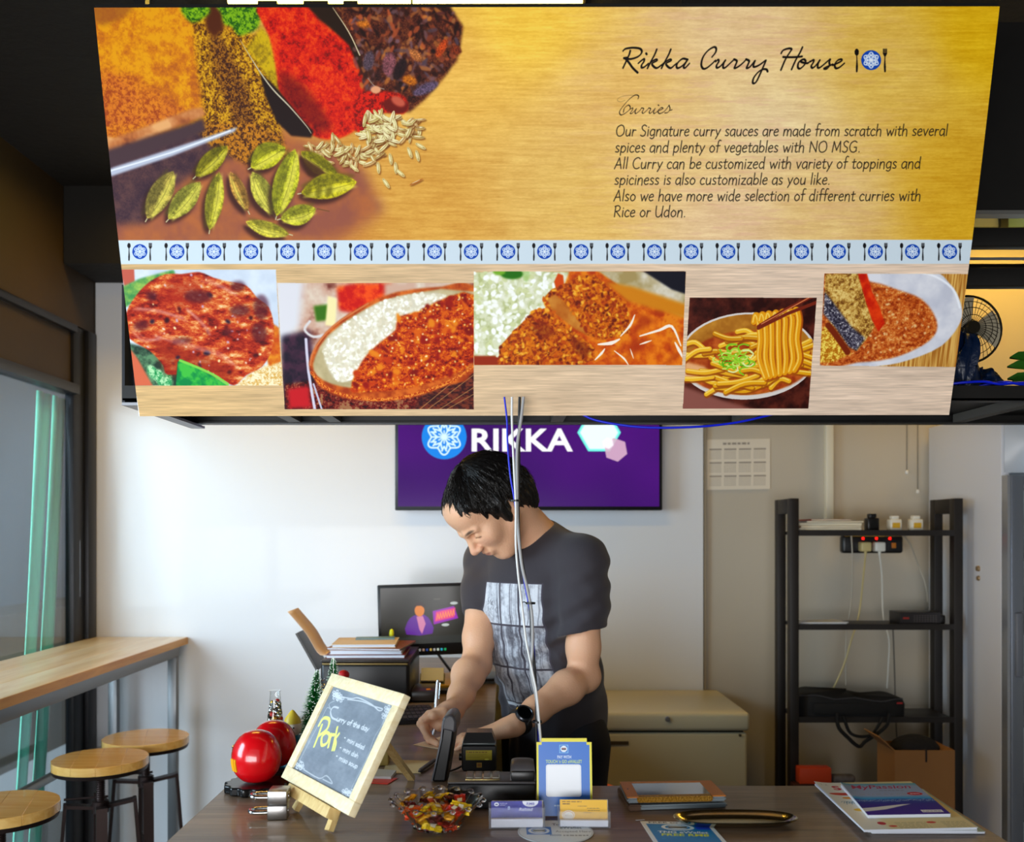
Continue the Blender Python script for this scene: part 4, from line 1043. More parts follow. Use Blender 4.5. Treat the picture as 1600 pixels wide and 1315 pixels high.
# pull cords
M_cord = mat('grey_cord', (.45, .43, .40), .6)
for x, y, w in ((1417, 735, 'shorter thin hanging cord with a bead on the wall, left of its pair'), (1434, 765, 'longer thin hanging cord with a bead on the wall, right of its pair')):
    p = P(x, y, BK - .01)
    t = thing('pull_cord', w, 'cord', (p.x, p.y, p.z))
    obj('cord', MB().cyl((p.x, p.y, p.z), (p.x, p.y, CEIL), .0022, n=6), M_cord, t)
    obj('bead', MB().lathe([(.001, -.016), (.007, -.012), (.006, -.002), (.002, .002)], 10, c=(p.x, p.y, p.z)), mat('white_plastic', (.86, .86, .84), .35), t)

# ------------------------------------------------------------------ chest freezer
M_frz = mat('freezer_cream', (.74, .71, .60), .35, var=.02, vscale=2)
fz = thing('chest_freezer', 'cream chest freezer with a closed lid against the back wall', 'freezer', (.4, 3.6, 0))
FX0, FX1, FY0, FY1, FT = .0, .868, 3.36, 3.855, .82
obj('body', MB().b2((FX0, FY0 + .008, .05), (FX1 - .008, FY1, .748), r=.012, seg=3), M_frz, fz)
obj('seal', MB().b2((FX0 + .01, FY0 + .02, .742), (FX1 - .02, FY1 - .01, .757)), mat('rubber_black', (.06, .055, .05), .7), fz)
obj('lid', MB().b2((FX0, FY0, .755), (FX1, FY1, FT), r=.014, seg=4), M_frz, fz)
p = P(1043, 1123, FY0)
lk = obj('lock', MB().lathe([(.0, .006), (.008, .006), (.010, .003), (.010, -.004)], 16, Matrix.Translation((p.x, FY0 - .002, p.z)) @ Matrix.Rotation(math.pi / 2, 4, 'X')), mat('chrome', (.75, .75, .76), .12, metal=1.0), bpy.data.objects['lid'])
p = P(965, 1161, FY0)
obj('badge', MB().b2((p.x - .039, FY0 + .004, p.z - .006), (p.x + .039, FY0 + .009, p.z + .006)), mat('badge_grey', (.28, .24, .16), .4), fz)
p = P(1157, 1149, FY0)
obj('screw_cap', MB().cyl((p.x, FY0 + .004, p.z), (p.x, FY0 + .009, p.z), .005, n=12), mat('badge_grey'), fz)
for x in (FX0 + .06, FX1 - .08):
    for y in (FY0 + .05, FY1 - .05): obj('foot', MB().cyl((x, y, 0), (x, y, .05), .02, n=10), mat('rubber_black'), fz)

# orange stool behind the counter
os_ = thing('plastic_stool', 'orange plastic stool seat peeping over the counter edge before the freezer', 'stool', (.25, 3.0, 0))
M_or = mat('orange_plastic', (.93, .42, .06), .35)
obj('seat', MB().lathe([(.0, .655), (.09, .655), (.112, .648), (.115, .63), (.105, .625)], 32, c=(.25, 3.0, 0)), M_or, os_)
for k in range(4):
    a_ = math.pi / 4 + k * math.pi / 2
    obj('leg', MB().bar((.25 + .08 * math.cos(a_), 3.0 + .08 * math.sin(a_), .63), (.25 + .15 * math.cos(a_), 3.0 + .15 * math.sin(a_), .0), .03, .012), M_or, os_)

# ------------------------------------------------------------------ black ladder rack
M_rk = mat('rack_black', (.105, .085, .075), .5, var=.15, vscale=12)
rk = thing('shelf_rack', 'black four-tier open rack with ladder sides against the back wall', 'rack', (1.37, 3.58, 0))
RYF, RYB = 3.50, 3.66
RXL, RXR = P(1239, 0, RYF).x, P(1494, 0, RYF).x
RT = 1.575
for side, x in (('l', RXL), ('r', RXR)):
    w = .020
    for y in (RYF, RYB):
        obj('post', MB().b2((x - .016, y - w, 0), (x + .016, y + w, RT), r=.002), M_rk, rk)
    obj('top_rail', MB().b2((x - .0158, RYF + w, RT - .055), (x + .0158, RYB - w, RT - .0005), r=.002), M_rk, rk)
SH = [P(0, 830, RYF).z, P(0, 976, RYF).z, P(0, 1120, RYF).z, P(0, 1268, RYF).z]
for z in SH:
    obj('shelf_board', MB().b2((RXL + .016, RYF - .018, z - .012), (RXR - .016, RYB + .018, z), r=.001), M_rk, rk)
    obj('shelf_rim', MB().b2((RXL + .016, RYF - .022, z - .016), (RXR - .016, RYF - .018, z + .005)), M_rk, rk)

def stack(name, cx, cy, z0, sizes, mats, label, group, cat, parts=True, seed=1):
    """flat booklets one on another, each its own thing"""
    rr = random.Random(seed); z = z0 + .0005; out = []
    for k, ((w, d, h), (mc, mp), lb) in enumerate(zip(sizes, mats, label)):
        rz = rr.uniform(-.10, .10); T = Matrix.Translation((cx + rr.uniform(-.006, .006), cy, z)) @ Matrix.Rotation(rz, 4, 'Z')
        t = thing(name, lb, cat, (cx, cy, z), group)
        obj('pages', MB().b2((-w / 2 + .002, -d / 2 + .001, .0008), (w / 2 - .001, d / 2 - .001, h - .0008), M=T), mp, t)
        obj('cover', MB().b2((-w / 2, -d / 2, 0), (w / 2, d / 2, .0007), M=T).b2((-w / 2, -d / 2, h - .0007), (w / 2, d / 2, h), M=T).b2((-w / 2 - .0005, -d / 2, 0), (-w / 2 + .001, d / 2, h), M=T), mc, t)
        z += h + .0004; out.append(t)
    return out, z
M_pages = mat('page_edges', (.84, .80, .70), .8, var=.12, vscale=300, stretch=(.05, .05, 1))
bx = P(1285, 0, 3.57).x
sz = [(.225, .15, .012), (.22, .15, .008), (.225, .145, .010), (.215, .15, .007), (.15, .12, .006)]
ms = [(mat('cov_white', (.82, .78, .70), .5), M_pages), (mat('cov_tan', (.62, .50, .34), .5), M_pages), (mat('cov_cream', (.85, .80, .66), .5), M_pages), (mat('cov_grey', (.50, .47, .45), .5), M_pages), (mat('cov_red', (.66, .22, .14), .5), M_pages)]
stack('magazine', bx + .014, 3.575, SH[0], sz, ms, ['white-covered magazine, lowest of the pile on top of the black rack', 'tan-covered magazine, second from the bottom of the rack-top pile', 'cream-covered magazine in the middle of the rack-top pile',
      'grey-covered magazine, second from the top of the rack-top pile', 'small red booklet lying on top of the rack-top pile'], 'magazines on the rack top', 'magazine', seed=4)

M_plw = mat('plug_white', (.88, .87, .82), .35); M_plb = mat('plug_black', (.07, .07, .075), .35)
def adaptor(x, yy, m, label, group=None, big=False):
    p = P(x, 828, 3.58); z = SH[0] + .0005
    t = thing('power_adaptor', label, 'adaptor', (p.x, 3.58, z), group)
    obj('body', MB().b2((p.x - .022, 3.56, z), (p.x + .022, 3.60, z + (.045 if not big else .05)), r=.005), m, t)
    obj('top_step', MB().b2((p.x - .013, 3.565, z + (.045 if not big else .05)), (p.x + .013, 3.595, z + (.058 if not big else .066)), r=.003), m, t)
    obj('label', MB().b2((p.x - .014, 3.5585, z + .012), (p.x + .014, 3.5600, z + .032)), mat('yellow_sticker', (.85, .66, .16), .5) if not big else mat('tv_black'), t)
adaptor(1397, 0, M_plw, 'white power adaptor with a yellow sticker, left one on the rack top')
adaptor(1430, 0, M_plw, 'white power adaptor with a yellow sticker, right one on the rack top')
adaptor(1362, 0, M_plb, 'black power adaptor beside the magazines on the rack top', big=True)
# extension socket fixed under the top shelf at the back
ps = thing('extension_socket', 'black extension socket strip with red lamps fixed behind the rack', 'socket strip', (P(1363, 0, 3.68).x, 3.70, 1.40))
a = P(1316, 864, 3.70); b = P(1411, 836, 3.70)
obj('body', MB().b2((a.x, 3.695, a.z), (b.x, 3.735, b.z), r=.01, seg=3), M_plb, ps)
obj('bracket', MB().b2((a.x + .08, 3.735, a.z + .01), (b.x - .08, BK + .02, b.z - .01)), M_plb, ps)
for x in (1349, 1370, 1391):
    p = P(x, 841, 3.69)
    obj('pilot_lamp', MB().b2((p.x - .004, 3.691, p.z - .004), (p.x + .004, 3.696, p.z + .004), r=.001), mat('red_lamp', (.9, .05, .03), .3, emit=(1, .06, .04), estr=3.5), ps)
for x, m in ((1397, mat('switch_amber', (.75, .45, .12), .4)),):
    p = P(x, 852, 3.69); obj('switch', MB().b2((p.x - .008, 3.690, p.z - .01), (p.x + .008, 3.696, p.z + .01), r=.001), m, ps)
def cable(label, pts, r, m, name='cable', group=None, cat='cable', sm=5):
    o = obj(name, MB().tube(pts, r, 8, smooth=sm), m, ang=60)
    return tag(o, label, cat, group)
for k, (x, m, lb, path) in enumerate((
        (1352, mat('plug_yellowed', (.80, .73, .50), .4), 'yellowed plug in the left outlet of the extension socket', [(1352, 864), (1349, 900), (1342, 960), (1330, 1000), (1318, 1040), (1300, 1080)]),
        (1374, M_plw, 'white plug in the middle outlet of the extension socket', [(1374, 866), (1378, 900), (1380, 960), (1389, 1000), (1388, 1040), (1386, 1075)]))):
    p = P(x, 854, 3.67)
    t = thing('power_plug', lb, 'plug', (p.x, 3.67, p.z))
    obj('body', MB().b2((p.x - .020, 3.655, p.z - .018), (p.x + .020, 3.694, p.z + .018), r=.006, seg=3), m, t)
    obj('flex_sleeve', MB().cyl((p.x, 3.668, p.z - .032), (p.x, 3.668, p.z - .017), .004, .006, 10), m, t)
    cable(['yellowed cord running down behind the rack from the left plug', 'white cord running down behind the rack from the middle plug'][k], [Vector((p.x, 3.668, p.z - .030))] + [P(u, v, 3.72 if i else 3.70) for i, (u, v) in enumerate(path[1:])], .0035, m)
cable('thin pale cord hanging from the rack top on the left', [P(1330, 833, 3.682), P(1332, 880, 3.682), P(1330, 940, 3.70), P(1322, 1000, 3.72), P(1322, 1070, 3.72)], .0028, mat('cord_pale', (.72, .69, .62), .5))
cable('pale cord slanting from the adaptors down to the right post', [P(1400, 826, 3.604), P(1420, 846, 3.70), P(1434, 880, 3.76), P(1446, 912, 3.76), P(1450, 940, 3.78)], .003, mat('cord_pale'))
cable('grey cord drooping behind the lowest visible shelf', [P(1395, 979, 3.677), P(1396, 1000, 3.70), P(1398, 1060, 3.75), P(1400, 1130, 3.76), P(1404, 1190, 3.76)], .003, M_cord)
# box and papers on the second shelf
p = P(1434, 0, 3.56)
t = thing('product_box', 'small black printed box on the second shelf of the rack', 'box', (p.x, 3.56, SH[1]))
z = SH[1] + .0005
obj('body', MB().b2((p.x - .082, 3.52, z), (p.x + .066, 3.62, z + .044), r=.001), mat('box_black', (.11, .10, .10), .4), t)
obj('end_cap', MB().b2((p.x + .066, 3.525, z), (p.x + .088, 3.615, z + .034), r=.006), mat('box_black'), t)
cc = Canvas(300, 90, C8(34, 30, 32))
for j in range(4):
    for k in range(9):
        cc.rect(100 + k * 20, 22 + j * 15, 100 + k * 20 + 12, 28 + j * 15, C8(120, 112, 108), alpha=.6)
cc.rect(20, 36, 66, 52, C8(140, 40, 34))
card('printed_side', (p.x - .082, 3.5188, z + .001), (.148, 0, 0), (0, 0, .042), .0006, img_mat('box_side_print', cc.image('box_side_print'), .4), mat('box_black'), t)
p = P(1280, 0, 3.54)
M_pap = mat('paper_white', (.86, .87, .88), .7)
t = thing('paper_sheaf', 'sheaf of white papers on the second shelf of the rack', 'papers', (p.x, 3.56, z), None)
for k in range(4):
    T = Matrix.Translation((p.x + .003 * k, 3.565, z + k * .0022)) @ Matrix.Rotation((-.07, .04, -.02, .05)[k], 4, 'Z')
    obj('sheet', MB().b2((-.085, -.06, 0), (.085, .06, .002), M=T), M_pap, t)
# laptop bag lying on the third shelf, strap hanging in front
M_bag = mat('bag_black', (.055, .055, .06), .75, bump=.15, bscale=150)
bg = thing('laptop_bag', 'black laptop bag lying on the third shelf with its strap hanging down', 'bag', (1.3, 3.57, SH[2]))
z = SH[2] + .001
xl = RXL + .02; xr = P(1420, 0, 3.5).x
def bagf(u, v):
    a = 2 * math.pi * u
    cx = (xl + xr) / 2; hx = (xr - xl) / 2; ca, sa = math.cos(a), math.sin(a)
    x = cx + hx * (abs(ca) ** .5) * (1 if ca > 0 else -1); y = 3.575 + .085 * (abs(sa) ** .5) * (1 if sa > 0 else -1)
    hh = .085 * (1 - .25 * (x - xl) / (xr - xl)) + .006 * math.sin(x * 40)
    prof = [(1, 0), (1.0, .25), (1.01, .6), (.97, .9), (.9, 1.0), (0, 1.04)][min(5, int(round(v * 5)))]
    return (cx + (x - cx) * prof[0], 3.575 + (y - 3.575) * prof[0], z + hh * prof[1])
bgb = obj('body', MB().grid(bagf, 48, 6, closed_u=True).add([bagf(k / 48, 0) for k in range(48)], [tuple(range(47, -1, -1))]), M_bag, bg, ang=60)
obj('zip', MB().tube([bagf(k / 48, .6) for k in range(24, 48)], .0025, 6, smooth=1), mat('zip_grey', (.25, .25, .26), .4), bgb)
obj('front_pocket', MB().b2((xl + .05, 3.484, z + .012), (xr - .09, 3.492, z + .052), r=.003), M_bag, bg)
st = [P(1308, 1114, 3.47), P(1310, 1135, 3.465), P(1325, 1152, 3.465), P(1342, 1166, 3.465), P(1352, 1158, 3.465), P(1372, 1145, 3.465), P(1386, 1132, 3.465), P(1390, 1114, 3.47)]
obj('strap', MB().tube(st, .007, 6, smooth=5), M_bag, bg)
obj('handle', MB().tube([P(1318, 1118, 3.468), P(1330, 1146, 3.466), P(1360, 1148, 3.466), P(1380, 1120, 3.468)], .006, 6, smooth=5), M_bag, bg)
obj('logo_tag', MB().b2((xr - .05, 3.4825, z + .05), (xr - .03, 3.485, z + .056)), mat('tag_red', (.6, .12, .12), .5), bgb)
# cardboard box standing on the floor-level shelf, orange box
M_card = mat('cardboard', (.60, .42, .24), .8, var=.06, vscale=6)
zc = SH[3]
t = thing('cardboard_box', 'tall brown cardboard box with open flaps at the right end of the rack', 'box', (1.62, 3.35, 0))
bx0, bx1 = P(1398, 0, 3.30).x, P(1492, 0, 3.30).x
zt = P(0, 1172, 3.30).z
obj('front_side', MB().b2((bx0, 3.300, .0), (bx1, 3.304, zt)), M_card, t)
obj('back_side', MB().b2((bx0, 3.450, .0), (bx1, 3.454, zt)), M_card, t)
obj('left_side', MB().b2((bx0, 3.304, .0), (bx0 + .004, 3.450, zt)), M_card, t)
obj('right_side', MB().b2((bx1 - .004, 3.304, .0), (bx1, 3.450, zt)), M_card, t)
obj('base', MB().b2((bx0 + .004, 3.304, 0), (bx1 - .004, 3.450, .004)), M_card, t)
obj('flap', MB().bar((bx0, 3.375, zt), (bx0 - .05, 3.375, zt + .045), .14, .004, up=(1, 0, 1)), M_card, t)
obj('flap', MB().bar((bx1 - .002, 3.375, zt), (bx1 - .10, 3.375, zt - .035), .14, .004, up=(1, 0, 1)), M_card, t)
obj('tape_strap', MB().b2((bx0 + .105, 3.2985, zt - .04), (bx0 + .111, 3.3, zt)).b2((bx0 + .105, 3.2985, zt), (bx0 + .111, 3.36, zt + .0015)), mat('strap_black', (.05, .05, .05), .5), t)
t = thing('clothes_bundle', 'dark folded cloth stuffed in the top of the cardboard box', 'cloth', (1.58, 3.37, zt - .05))
obj('cloth', MB().sphere((bx0 + .10, 3.376, zt - .015), (.088, .066, .055), 10), mat('dark_cloth', (.07, .075, .10), .9, bump=.5, bscale=60), t)
a = P(1246, 1222, 3.45); b = P(1322, 1197, 3.45)
t = thing('storage_box', 'orange lidded box on the bottom tier of the rack', 'box', (a.x, 3.5, 0))
obj('body', MB().b2((a.x - .02, 3.43, .25), (b.x + .03, 3.47, a.z - .002)).b2((a.x - .02, 3.43, .0), (a.x + .0, 3.47, .25)).b2((b.x + .01, 3.43, .0), (b.x + .03, 3.47, .25)), mat('box_brown', (.30, .15, .08), .6), t)
obj('lid', MB().b2((a.x, 3.425, a.z), (b.x - .06, 3.475, b.z), r=.004), mat('orange_red', (.80, .25, .07), .5), t)
t = thing('tissue_pack', 'grey patterned soft pack lying beside the orange box on the rack', 'packet', (b.x, 3.45, a.z))
obj('wrapper', MB().b2((b.x - .055, 3.43, a.z), (b.x + .03, 3.47, a.z + .03), r=.012, seg=3), mat('grey_wrap', (.38, .36, .36), .5, var=.3, vscale=60), t)

# ------------------------------------------------------------------ drinks chiller at the right
M_chw = mat('chiller_white', (.86, .87, .90), .35)
M_chg = mat('chiller_grey', (.50, .53, .58), .35, metal=.5)
ch = thing('drinks_chiller', 'tall white glass-door drinks chiller at the right edge', 'chiller', (2.05, 3.6, 0))
CX0, CX1, CYF, CT = 1.722, 2.36, 3.315, 1.874
obj('side_panel', MB().b2((CX0, CYF, .04), (CX0 + .03, BK, CT), r=.004), M_chw, ch)
obj('side_panel', MB().b2((CX1 - .03, CYF, .04), (CX1, BK, CT), r=.004), M_chw, ch)
obj('back_panel', MB().b2((CX0 + .03, BK - .03, .04), (CX1 - .03, BK - .002, CT)), M_chw, ch)
obj('top_panel', MB().b2((CX0 + .03, CYF + .002, CT - .03), (CX1 - .03, BK - .03, CT)), M_chw, ch)
obj('base_panel', MB().b2((CX0 + .03, CYF + .002, .04), (CX1 - .03, BK - .03, .12)), M_chw, ch)
obj('plinth', MB().b2((CX0 + .02, CYF + .03, 0), (CX1 - .02, BK - .03, .04)), mat('tv_black'), ch)
hz = P(0, 738, 3.3).z
def hdr(u, v):
    x = CX0 + .005 + (CX1 - CX0 - .01) * u; z = hz + (CT - hz) * v
    return (x, CYF - .012 - .05 * math.sin(math.pi * v) * (1 - abs(2 * u - 1) ** 6), z)
obj('header', MB().grid(hdr, 30, 14), mat('header_grey', (.74, .76, .79), .35), ch)
obj('header_light', MB().b2((CX0 + .075, CYF - .068, hz + .015), (CX1 - .075, CYF - .058, CT - .015), r=.01), mat('header_glow', (.8, .9, .95), .3, emit=(.72, .86, .92), estr=.9), ch)
dr = obj('door_frame', MB().b2((CX0 + .012, CYF - .045, .13), (CX0 + .055, CYF - .004, hz - .01), r=.004).b2((CX1 - .055, CYF - .045, .13), (CX1 - .012, CYF - .004, hz - .01), r=.004)
         .b2((CX0 + .055, CYF - .045, hz - .06), (CX1 - .055, CYF - .004, hz - .01), r=.003).b2((CX0 + .055, CYF - .045, .13), (CX1 - .055, CYF - .004, .18), r=.003), M_chg, ch)
obj('door_edge_strip', MB().b2((CX0 + .001, CYF - .040, .13), (CX0 + .011, CYF - .002, hz - .01)), mat('silver_strip', (.72, .74, .78), .25, metal=.7), ch)
obj('door_glass', MB().b2((CX0 + .055, CYF - .028, .18), (CX1 - .055, CYF - .022, hz - .06)), glass_thin('chiller_glass', (.9, .95, .95)), dr)
h0 = P(1575, 957, CYF - .06); h1 = P(1575, 1058, CYF - .06)
obj('handle', MB().b2((CX0 + .02, CYF - .062, h1.z), (CX0 + .045, CYF - .045, h0.z), r=.006).tube([(CX0 + .045, CYF - .05, h0.z), (CX0 + .06, CYF - .06, h0.z - .02), (CX0 + .062, CYF - .06, h1.z + .03), (CX0 + .045, CYF - .05, h1.z)], .004, 8), mat('handle_grey', (.42, .44, .48), .35), dr)
kp = P(1537, 893, 3.45)
obj('side_lock', MB().lathe([(0, .008), (.009, .008), (.011, 0)], 16, Matrix.Translation((CX0, 3.47, P(0, 888, 3.47).z)) @ Matrix.Rotation(-math.pi / 2, 4, 'Y'))
    .lathe([(0, .006), (.008, .006), (.010, 0)], 16, Matrix.Translation((CX0, 3.47, P(0, 903, 3.47).z)) @ Matrix.Rotation(-math.pi / 2, 4, 'Y')), mat('brass_dull', (.62, .52, .38), .35, metal=.4), ch)
rr = random.Random(8)
shz = [.45, .78, 1.10, 1.36]
for z in shz: obj('wire_shelf', MB().b2((CX0 + .031, CYF + .03, z - .008), (CX1 - .031, BK - .04, z)), mat('silver_strip'), ch)
cols = [((.95, .75, .05), 'yellow'), ((.05, .55, .20), 'green'), ((.85, .15, .35), 'pink'), ((.15, .25, .60), 'blue'), ((.75, .70, .15), 'olive yellow'), ((.20, .62, .55), 'teal'), ((.88, .88, .86), 'white')]
order = [[0, 4, 0, 1, 4], [0, 4, 0, 1, 0], [2, 5, 2, 6, 5], [3, 6, 5, 3, 6]]
shn = ['lowest', 'second', 'third', 'top']
posn = ['nearest the left side', 'second from the left', 'in the middle', 'second from the right', 'nearest the right side']
for r_, z in enumerate(shz):
    for k in range(5):
        c_, nm = cols[order[r_][k]]
        x = CX0 + .085 + k * .115; y = CYF + .09
        t = thing('drink_can' if r_ % 2 else 'drink_bottle', '%s drink on the %s shelf of the chiller, %s' % (nm, shn[r_], posn[k]), 'drink', (x, y, z), 'drinks in the glass-door chiller')
        hh = .20 if r_ < 3 else .17
        m = mat('drink_' + nm.replace(' ', '_'), c_, .3)
        if r_ % 2: obj('body', MB().lathe([(.030, 0), (.034, .005), (.034, .115), (.026, .125), (.025, .128)], 20, c=(x, y, z + .001)), m, t); obj('lid', MB().lathe([(.025, 0), (.026, .003)], 20, c=(x, y, z + .129)), mat('silver_strip'), t)
        else: obj('body', MB().lathe([(.030, 0), (.034, .008), (.034, hh * .6), (.014, hh * .85), (.013, hh * .94)], 20, c=(x, y, z + .001)), m, t); obj('cap', MB().lathe([(.016, 0), (.016, .018)], 16, c=(x, y, z + hh * .94 + .001)), mat('chiller_white'), t)

# ------------------------------------------------------------------ things on the hanging shelf at the right
fp = P(1500, 520, 2.34)
fan = thing('desk_fan', 'round wire-cage fan half hidden behind the right edge of the banner', 'fan', (fp.x, 2.33, 1.752))
M_wire = mat('fan_wire', (.16, .14, .10), .4, metal=.3)
fr_ = MB(); RR = .080
fr_.tube([(fp.x + RR * math.cos(a), 2.30, fp.z + RR * math.sin(a)) for a in np.linspace(0, 2 * math.pi, 40, endpoint=False)], .0028, 6, closed=True, smooth=1)
for rad, dy in ((.030, -.026), (.048, -.022), (.064, -.014), (.078, -.006)):
    fr_.tube([(fp.x + rad * math.cos(a), 2.30 + dy, fp.z + rad * math.sin(a)) for a in np.linspace(0, 2 * math.pi, 36, endpoint=False)], .0009, 5, closed=True, smooth=1)
for k in range(40):
    a = 2 * math.pi * k / 40
    fr_.tube([(fp.x + q * math.cos(a + .25 * (1 - q / RR)), 2.30 - .027 * (1 - (q / RR) ** 2), fp.z + q * math.sin(a + .25 * (1 - q / RR))) for q in (.014, .04, .065, RR)], .0007, 4, smooth=2)
obj('cage', fr_, M_wire, fan)
obj('hub', MB().lathe([(0, -.030), (.015, -.030), (.017, -.024), (0, -.02)], 20, Matrix.Translation((fp.x, 2.30, fp.z)) @ Matrix.Rotation(-math.pi / 2, 4, 'X')).cyl((fp.x, 2.305, fp.z), (fp.x, 2.36, fp.z), .03, n=20), M_wire, fan)
for k in range(3):
    a = 2 * math.pi * k / 3
    obj('blade', MB().grid(lambda u, v, a=a: (fp.x + (.015 + .06 * v) * math.cos(a + (u - .5) * 1.3), 2.295 + .012 * (u - .5), fp.z + (.015 + .06 * v) * math.sin(a + (u - .5) * 1.3)), 8, 6), mat('fan_blade', (.72, .68, .58), .4), fan)
obj('stand', MB().cyl((fp.x, 2.34, 1.754), (fp.x, 2.34, fp.z), .008, n=10).lathe([(.055, 0), (.05, .012), (.01, .018)], 24, c=(fp.x, 2.34, 1.7525)), M_wire, fan)
def lump(name, px, py, Y, r, m, label, cat, seed, amp=.25, zbase=1.7525):
    """crumpled soft bag standing on the shelf"""
    rr = random.Random(seed); ph = [rr.uniform(0, 6.3) for _ in range(8)]
    p = P(px, py, Y); mb = MB()
    def f(u, v):
        th = math.pi * v; a = 2 * math.pi * u
        d = 1 + amp * (math.sin(3 * a + ph[0]) * math.sin(2 * th + ph[1]) + .6 * math.sin(5 * a + ph[2] + 3 * th) + .4 * math.sin(9 * a + 5 * th + ph[3]))
        z = r[2] * math.cos(th) * d
        return (p.x + r[0] * math.sin(th) * math.cos(a) * d, Y + r[1] * math.sin(th) * math.sin(a) * d, max(zbase, zbase + r[2] * .95 + z))
    o = obj(name, MB().grid(f, 40, 22, closed_u=True), m, ang=50)
    return tag(o, label, cat)
M_navy = mat('navy_plastic', (.02, .10, .22), .35, bump=.4, bscale=40)
lump('plastic_bag', 1506, 570, 2.06, (.028, .03, .060), M_navy, 'crumpled navy plastic bag standing tall beside the banner edge', 'bag', 3)
lump('plastic_bag', 1536, 585, 2.10, (.040, .04, .026), M_navy, 'crumpled navy plastic bag lying low on the hanging shelf', 'bag', 9)
lf = thing('artificial_plant', 'green leafy plant tip at the far right of the hanging shelf', 'plant', (P(1610, 0, 2.1).x, 2.1, 1.7525))
q = P(1616, 592, 2.1)
obj('stem', MB().tube([(q.x, 2.1, 1.753), (q.x + .004, 2.1, 1.79), (q.x, 2.1, 1.83)], .003, 6), mat('leaf_green', (.12, .34, .06), .5), lf)
for k in range(7):
    a = [-2.9, -3.6, -.3, .5, 2.4, -1.2, 3.1][k]; zz_ = 1.775 + k * .009; L = .055
    d = Vector((math.cos(a), math.sin(a) * .6, .25)).normalized(); s_ = (d.cross(Vector((0, 0, 1))) * .45 + Vector((0, 0, .9))).normalized(); b0 = Vector((q.x, 2.1, zz_))
    pts = [(0, 0), (.3, .30), (.6, .26), (1, 0)]
    vs = []
    for t_, w_ in pts:
        c0 = b0 + d * L * t_ - Vector((0, 0, .012 * t_ * t_)); vs += [c0 + s_ * w_ * L * .8 + Vector((0, 0, .004)), c0, c0 - s_ * w_ * L * .8 + Vector((0, 0, .004))]
    obj('leaf', MB().add(vs, [(i * 3 + j, i * 3 + j + 1, i * 3 + j + 4, i * 3 + j + 3) for i in range(3) for j in range(2)]), mat('leaf_green'), lf)
lp = Vector((P(1590, 560, 2.08)))
M_blue = mat('blue_cable', (.03, .12, .80), .35)
cable('blue network cable lying along the hanging shelf at the right', [P(1482, 600, 2.0), P(1510, 597, 1.99), P(1540, 596, 1.99), P(1562, 600, 1.99), P(1590, 598, 1.99), P(1640, 597, 2.0)], .0028, M_blue)
cable('second strand of blue cable crossing the first on the hanging shelf', [P(1530, 603, 2.04), P(1555, 598, 2.02), P(1575, 597, 1.985), P(1600, 601, 1.99), P(1640, 602, 2.0)], .0028, M_blue)
cable('blue cable sagging in an arc just under the banner bottom', [P(900, 640, 1.93), P(930, 656, 1.925), P(1000, 667, 1.92), P(1080, 667, 1.92), P(1150, 660, 1.925), P(1215, 645, 1.93)], .0024, M_blue)
# cables hanging down to the counter
M_wc = mat('white_cable', (.86, .86, .85), .4); M_gc = mat('grey_cable', (.66, .66, .66), .4); M_kc = mat('black_cable', (.05, .05, .06), .4)
D = 1.86
def hang(seq, label, r, m, dd=0.0, zend=None):
    pts = [P(x, y, D + dd) for x, y in seq]
    return cable(label, pts, r, m, sm=5)
hang([(788, 620), (792, 655), (793, 690), (797, 740), (804, 782), (811, 840), (818, 900), (829, 960), (834, 1010), (836, 1060), (838, 1110), (841, 1160), (843, 1205), (846, 1237)], 'blue network cable hanging from under the banner to the counter', .0018, M_blue, .012)
hang([(800, 620), (800, 660), (803, 730), (806, 790), (806, 850), (810, 900), (816, 950), (822, 1000), (832, 1050), (838, 1080), (842, 1120), (846, 1170), (848, 1236)], 'white cable hanging in front of the man, bowing out to the left', .0022, M_wc, -.004)
hang([(818, 620), (814, 655), (808, 700), (808, 760), (809, 820), (815, 880), (824, 920), (831, 960), (832, 1010), (830, 1050), (838, 1090), (842, 1130), (845, 1160), (846, 1236)], 'thicker grey cable hanging beside the white one before the man', .0030, M_gc, .003)
hang([(812, 620), (811, 660), (811, 720), (810, 790), (812, 850), (820, 900), (828, 945), (831, 1000), (836, 1050), (838, 1100), (838, 1150), (840, 1236)], 'black cable in the bundle hanging down to the counter', .0026, M_kc, .008)
for k, (x, y, lb) in enumerate(((804, 782, 'upper black cable tie around the hanging cables'), (829, 942, 'middle black cable tie around the hanging cables'), (839, 1127, 'lowest black cable tie around the hanging cables'))):
    p = P(x, y, D + .003)
    t = thing('cable_tie', lb, 'cable tie', p)
    obj('band', MB().lathe([(.0085, -.0018), (.0095, -.0018), (.0095, .0018), (.0085, .0018), (.0085, -.0018)], 16, c=p, cap=False), M_kc, t)
    obj('tail', MB().tube([(p.x - .008, p.y - .004, p.z), (p.x - .014, p.y - .006, p.z + .003), (p.x - .018, p.y - .006, p.z - .005)], .0010, 5), M_kc, t)

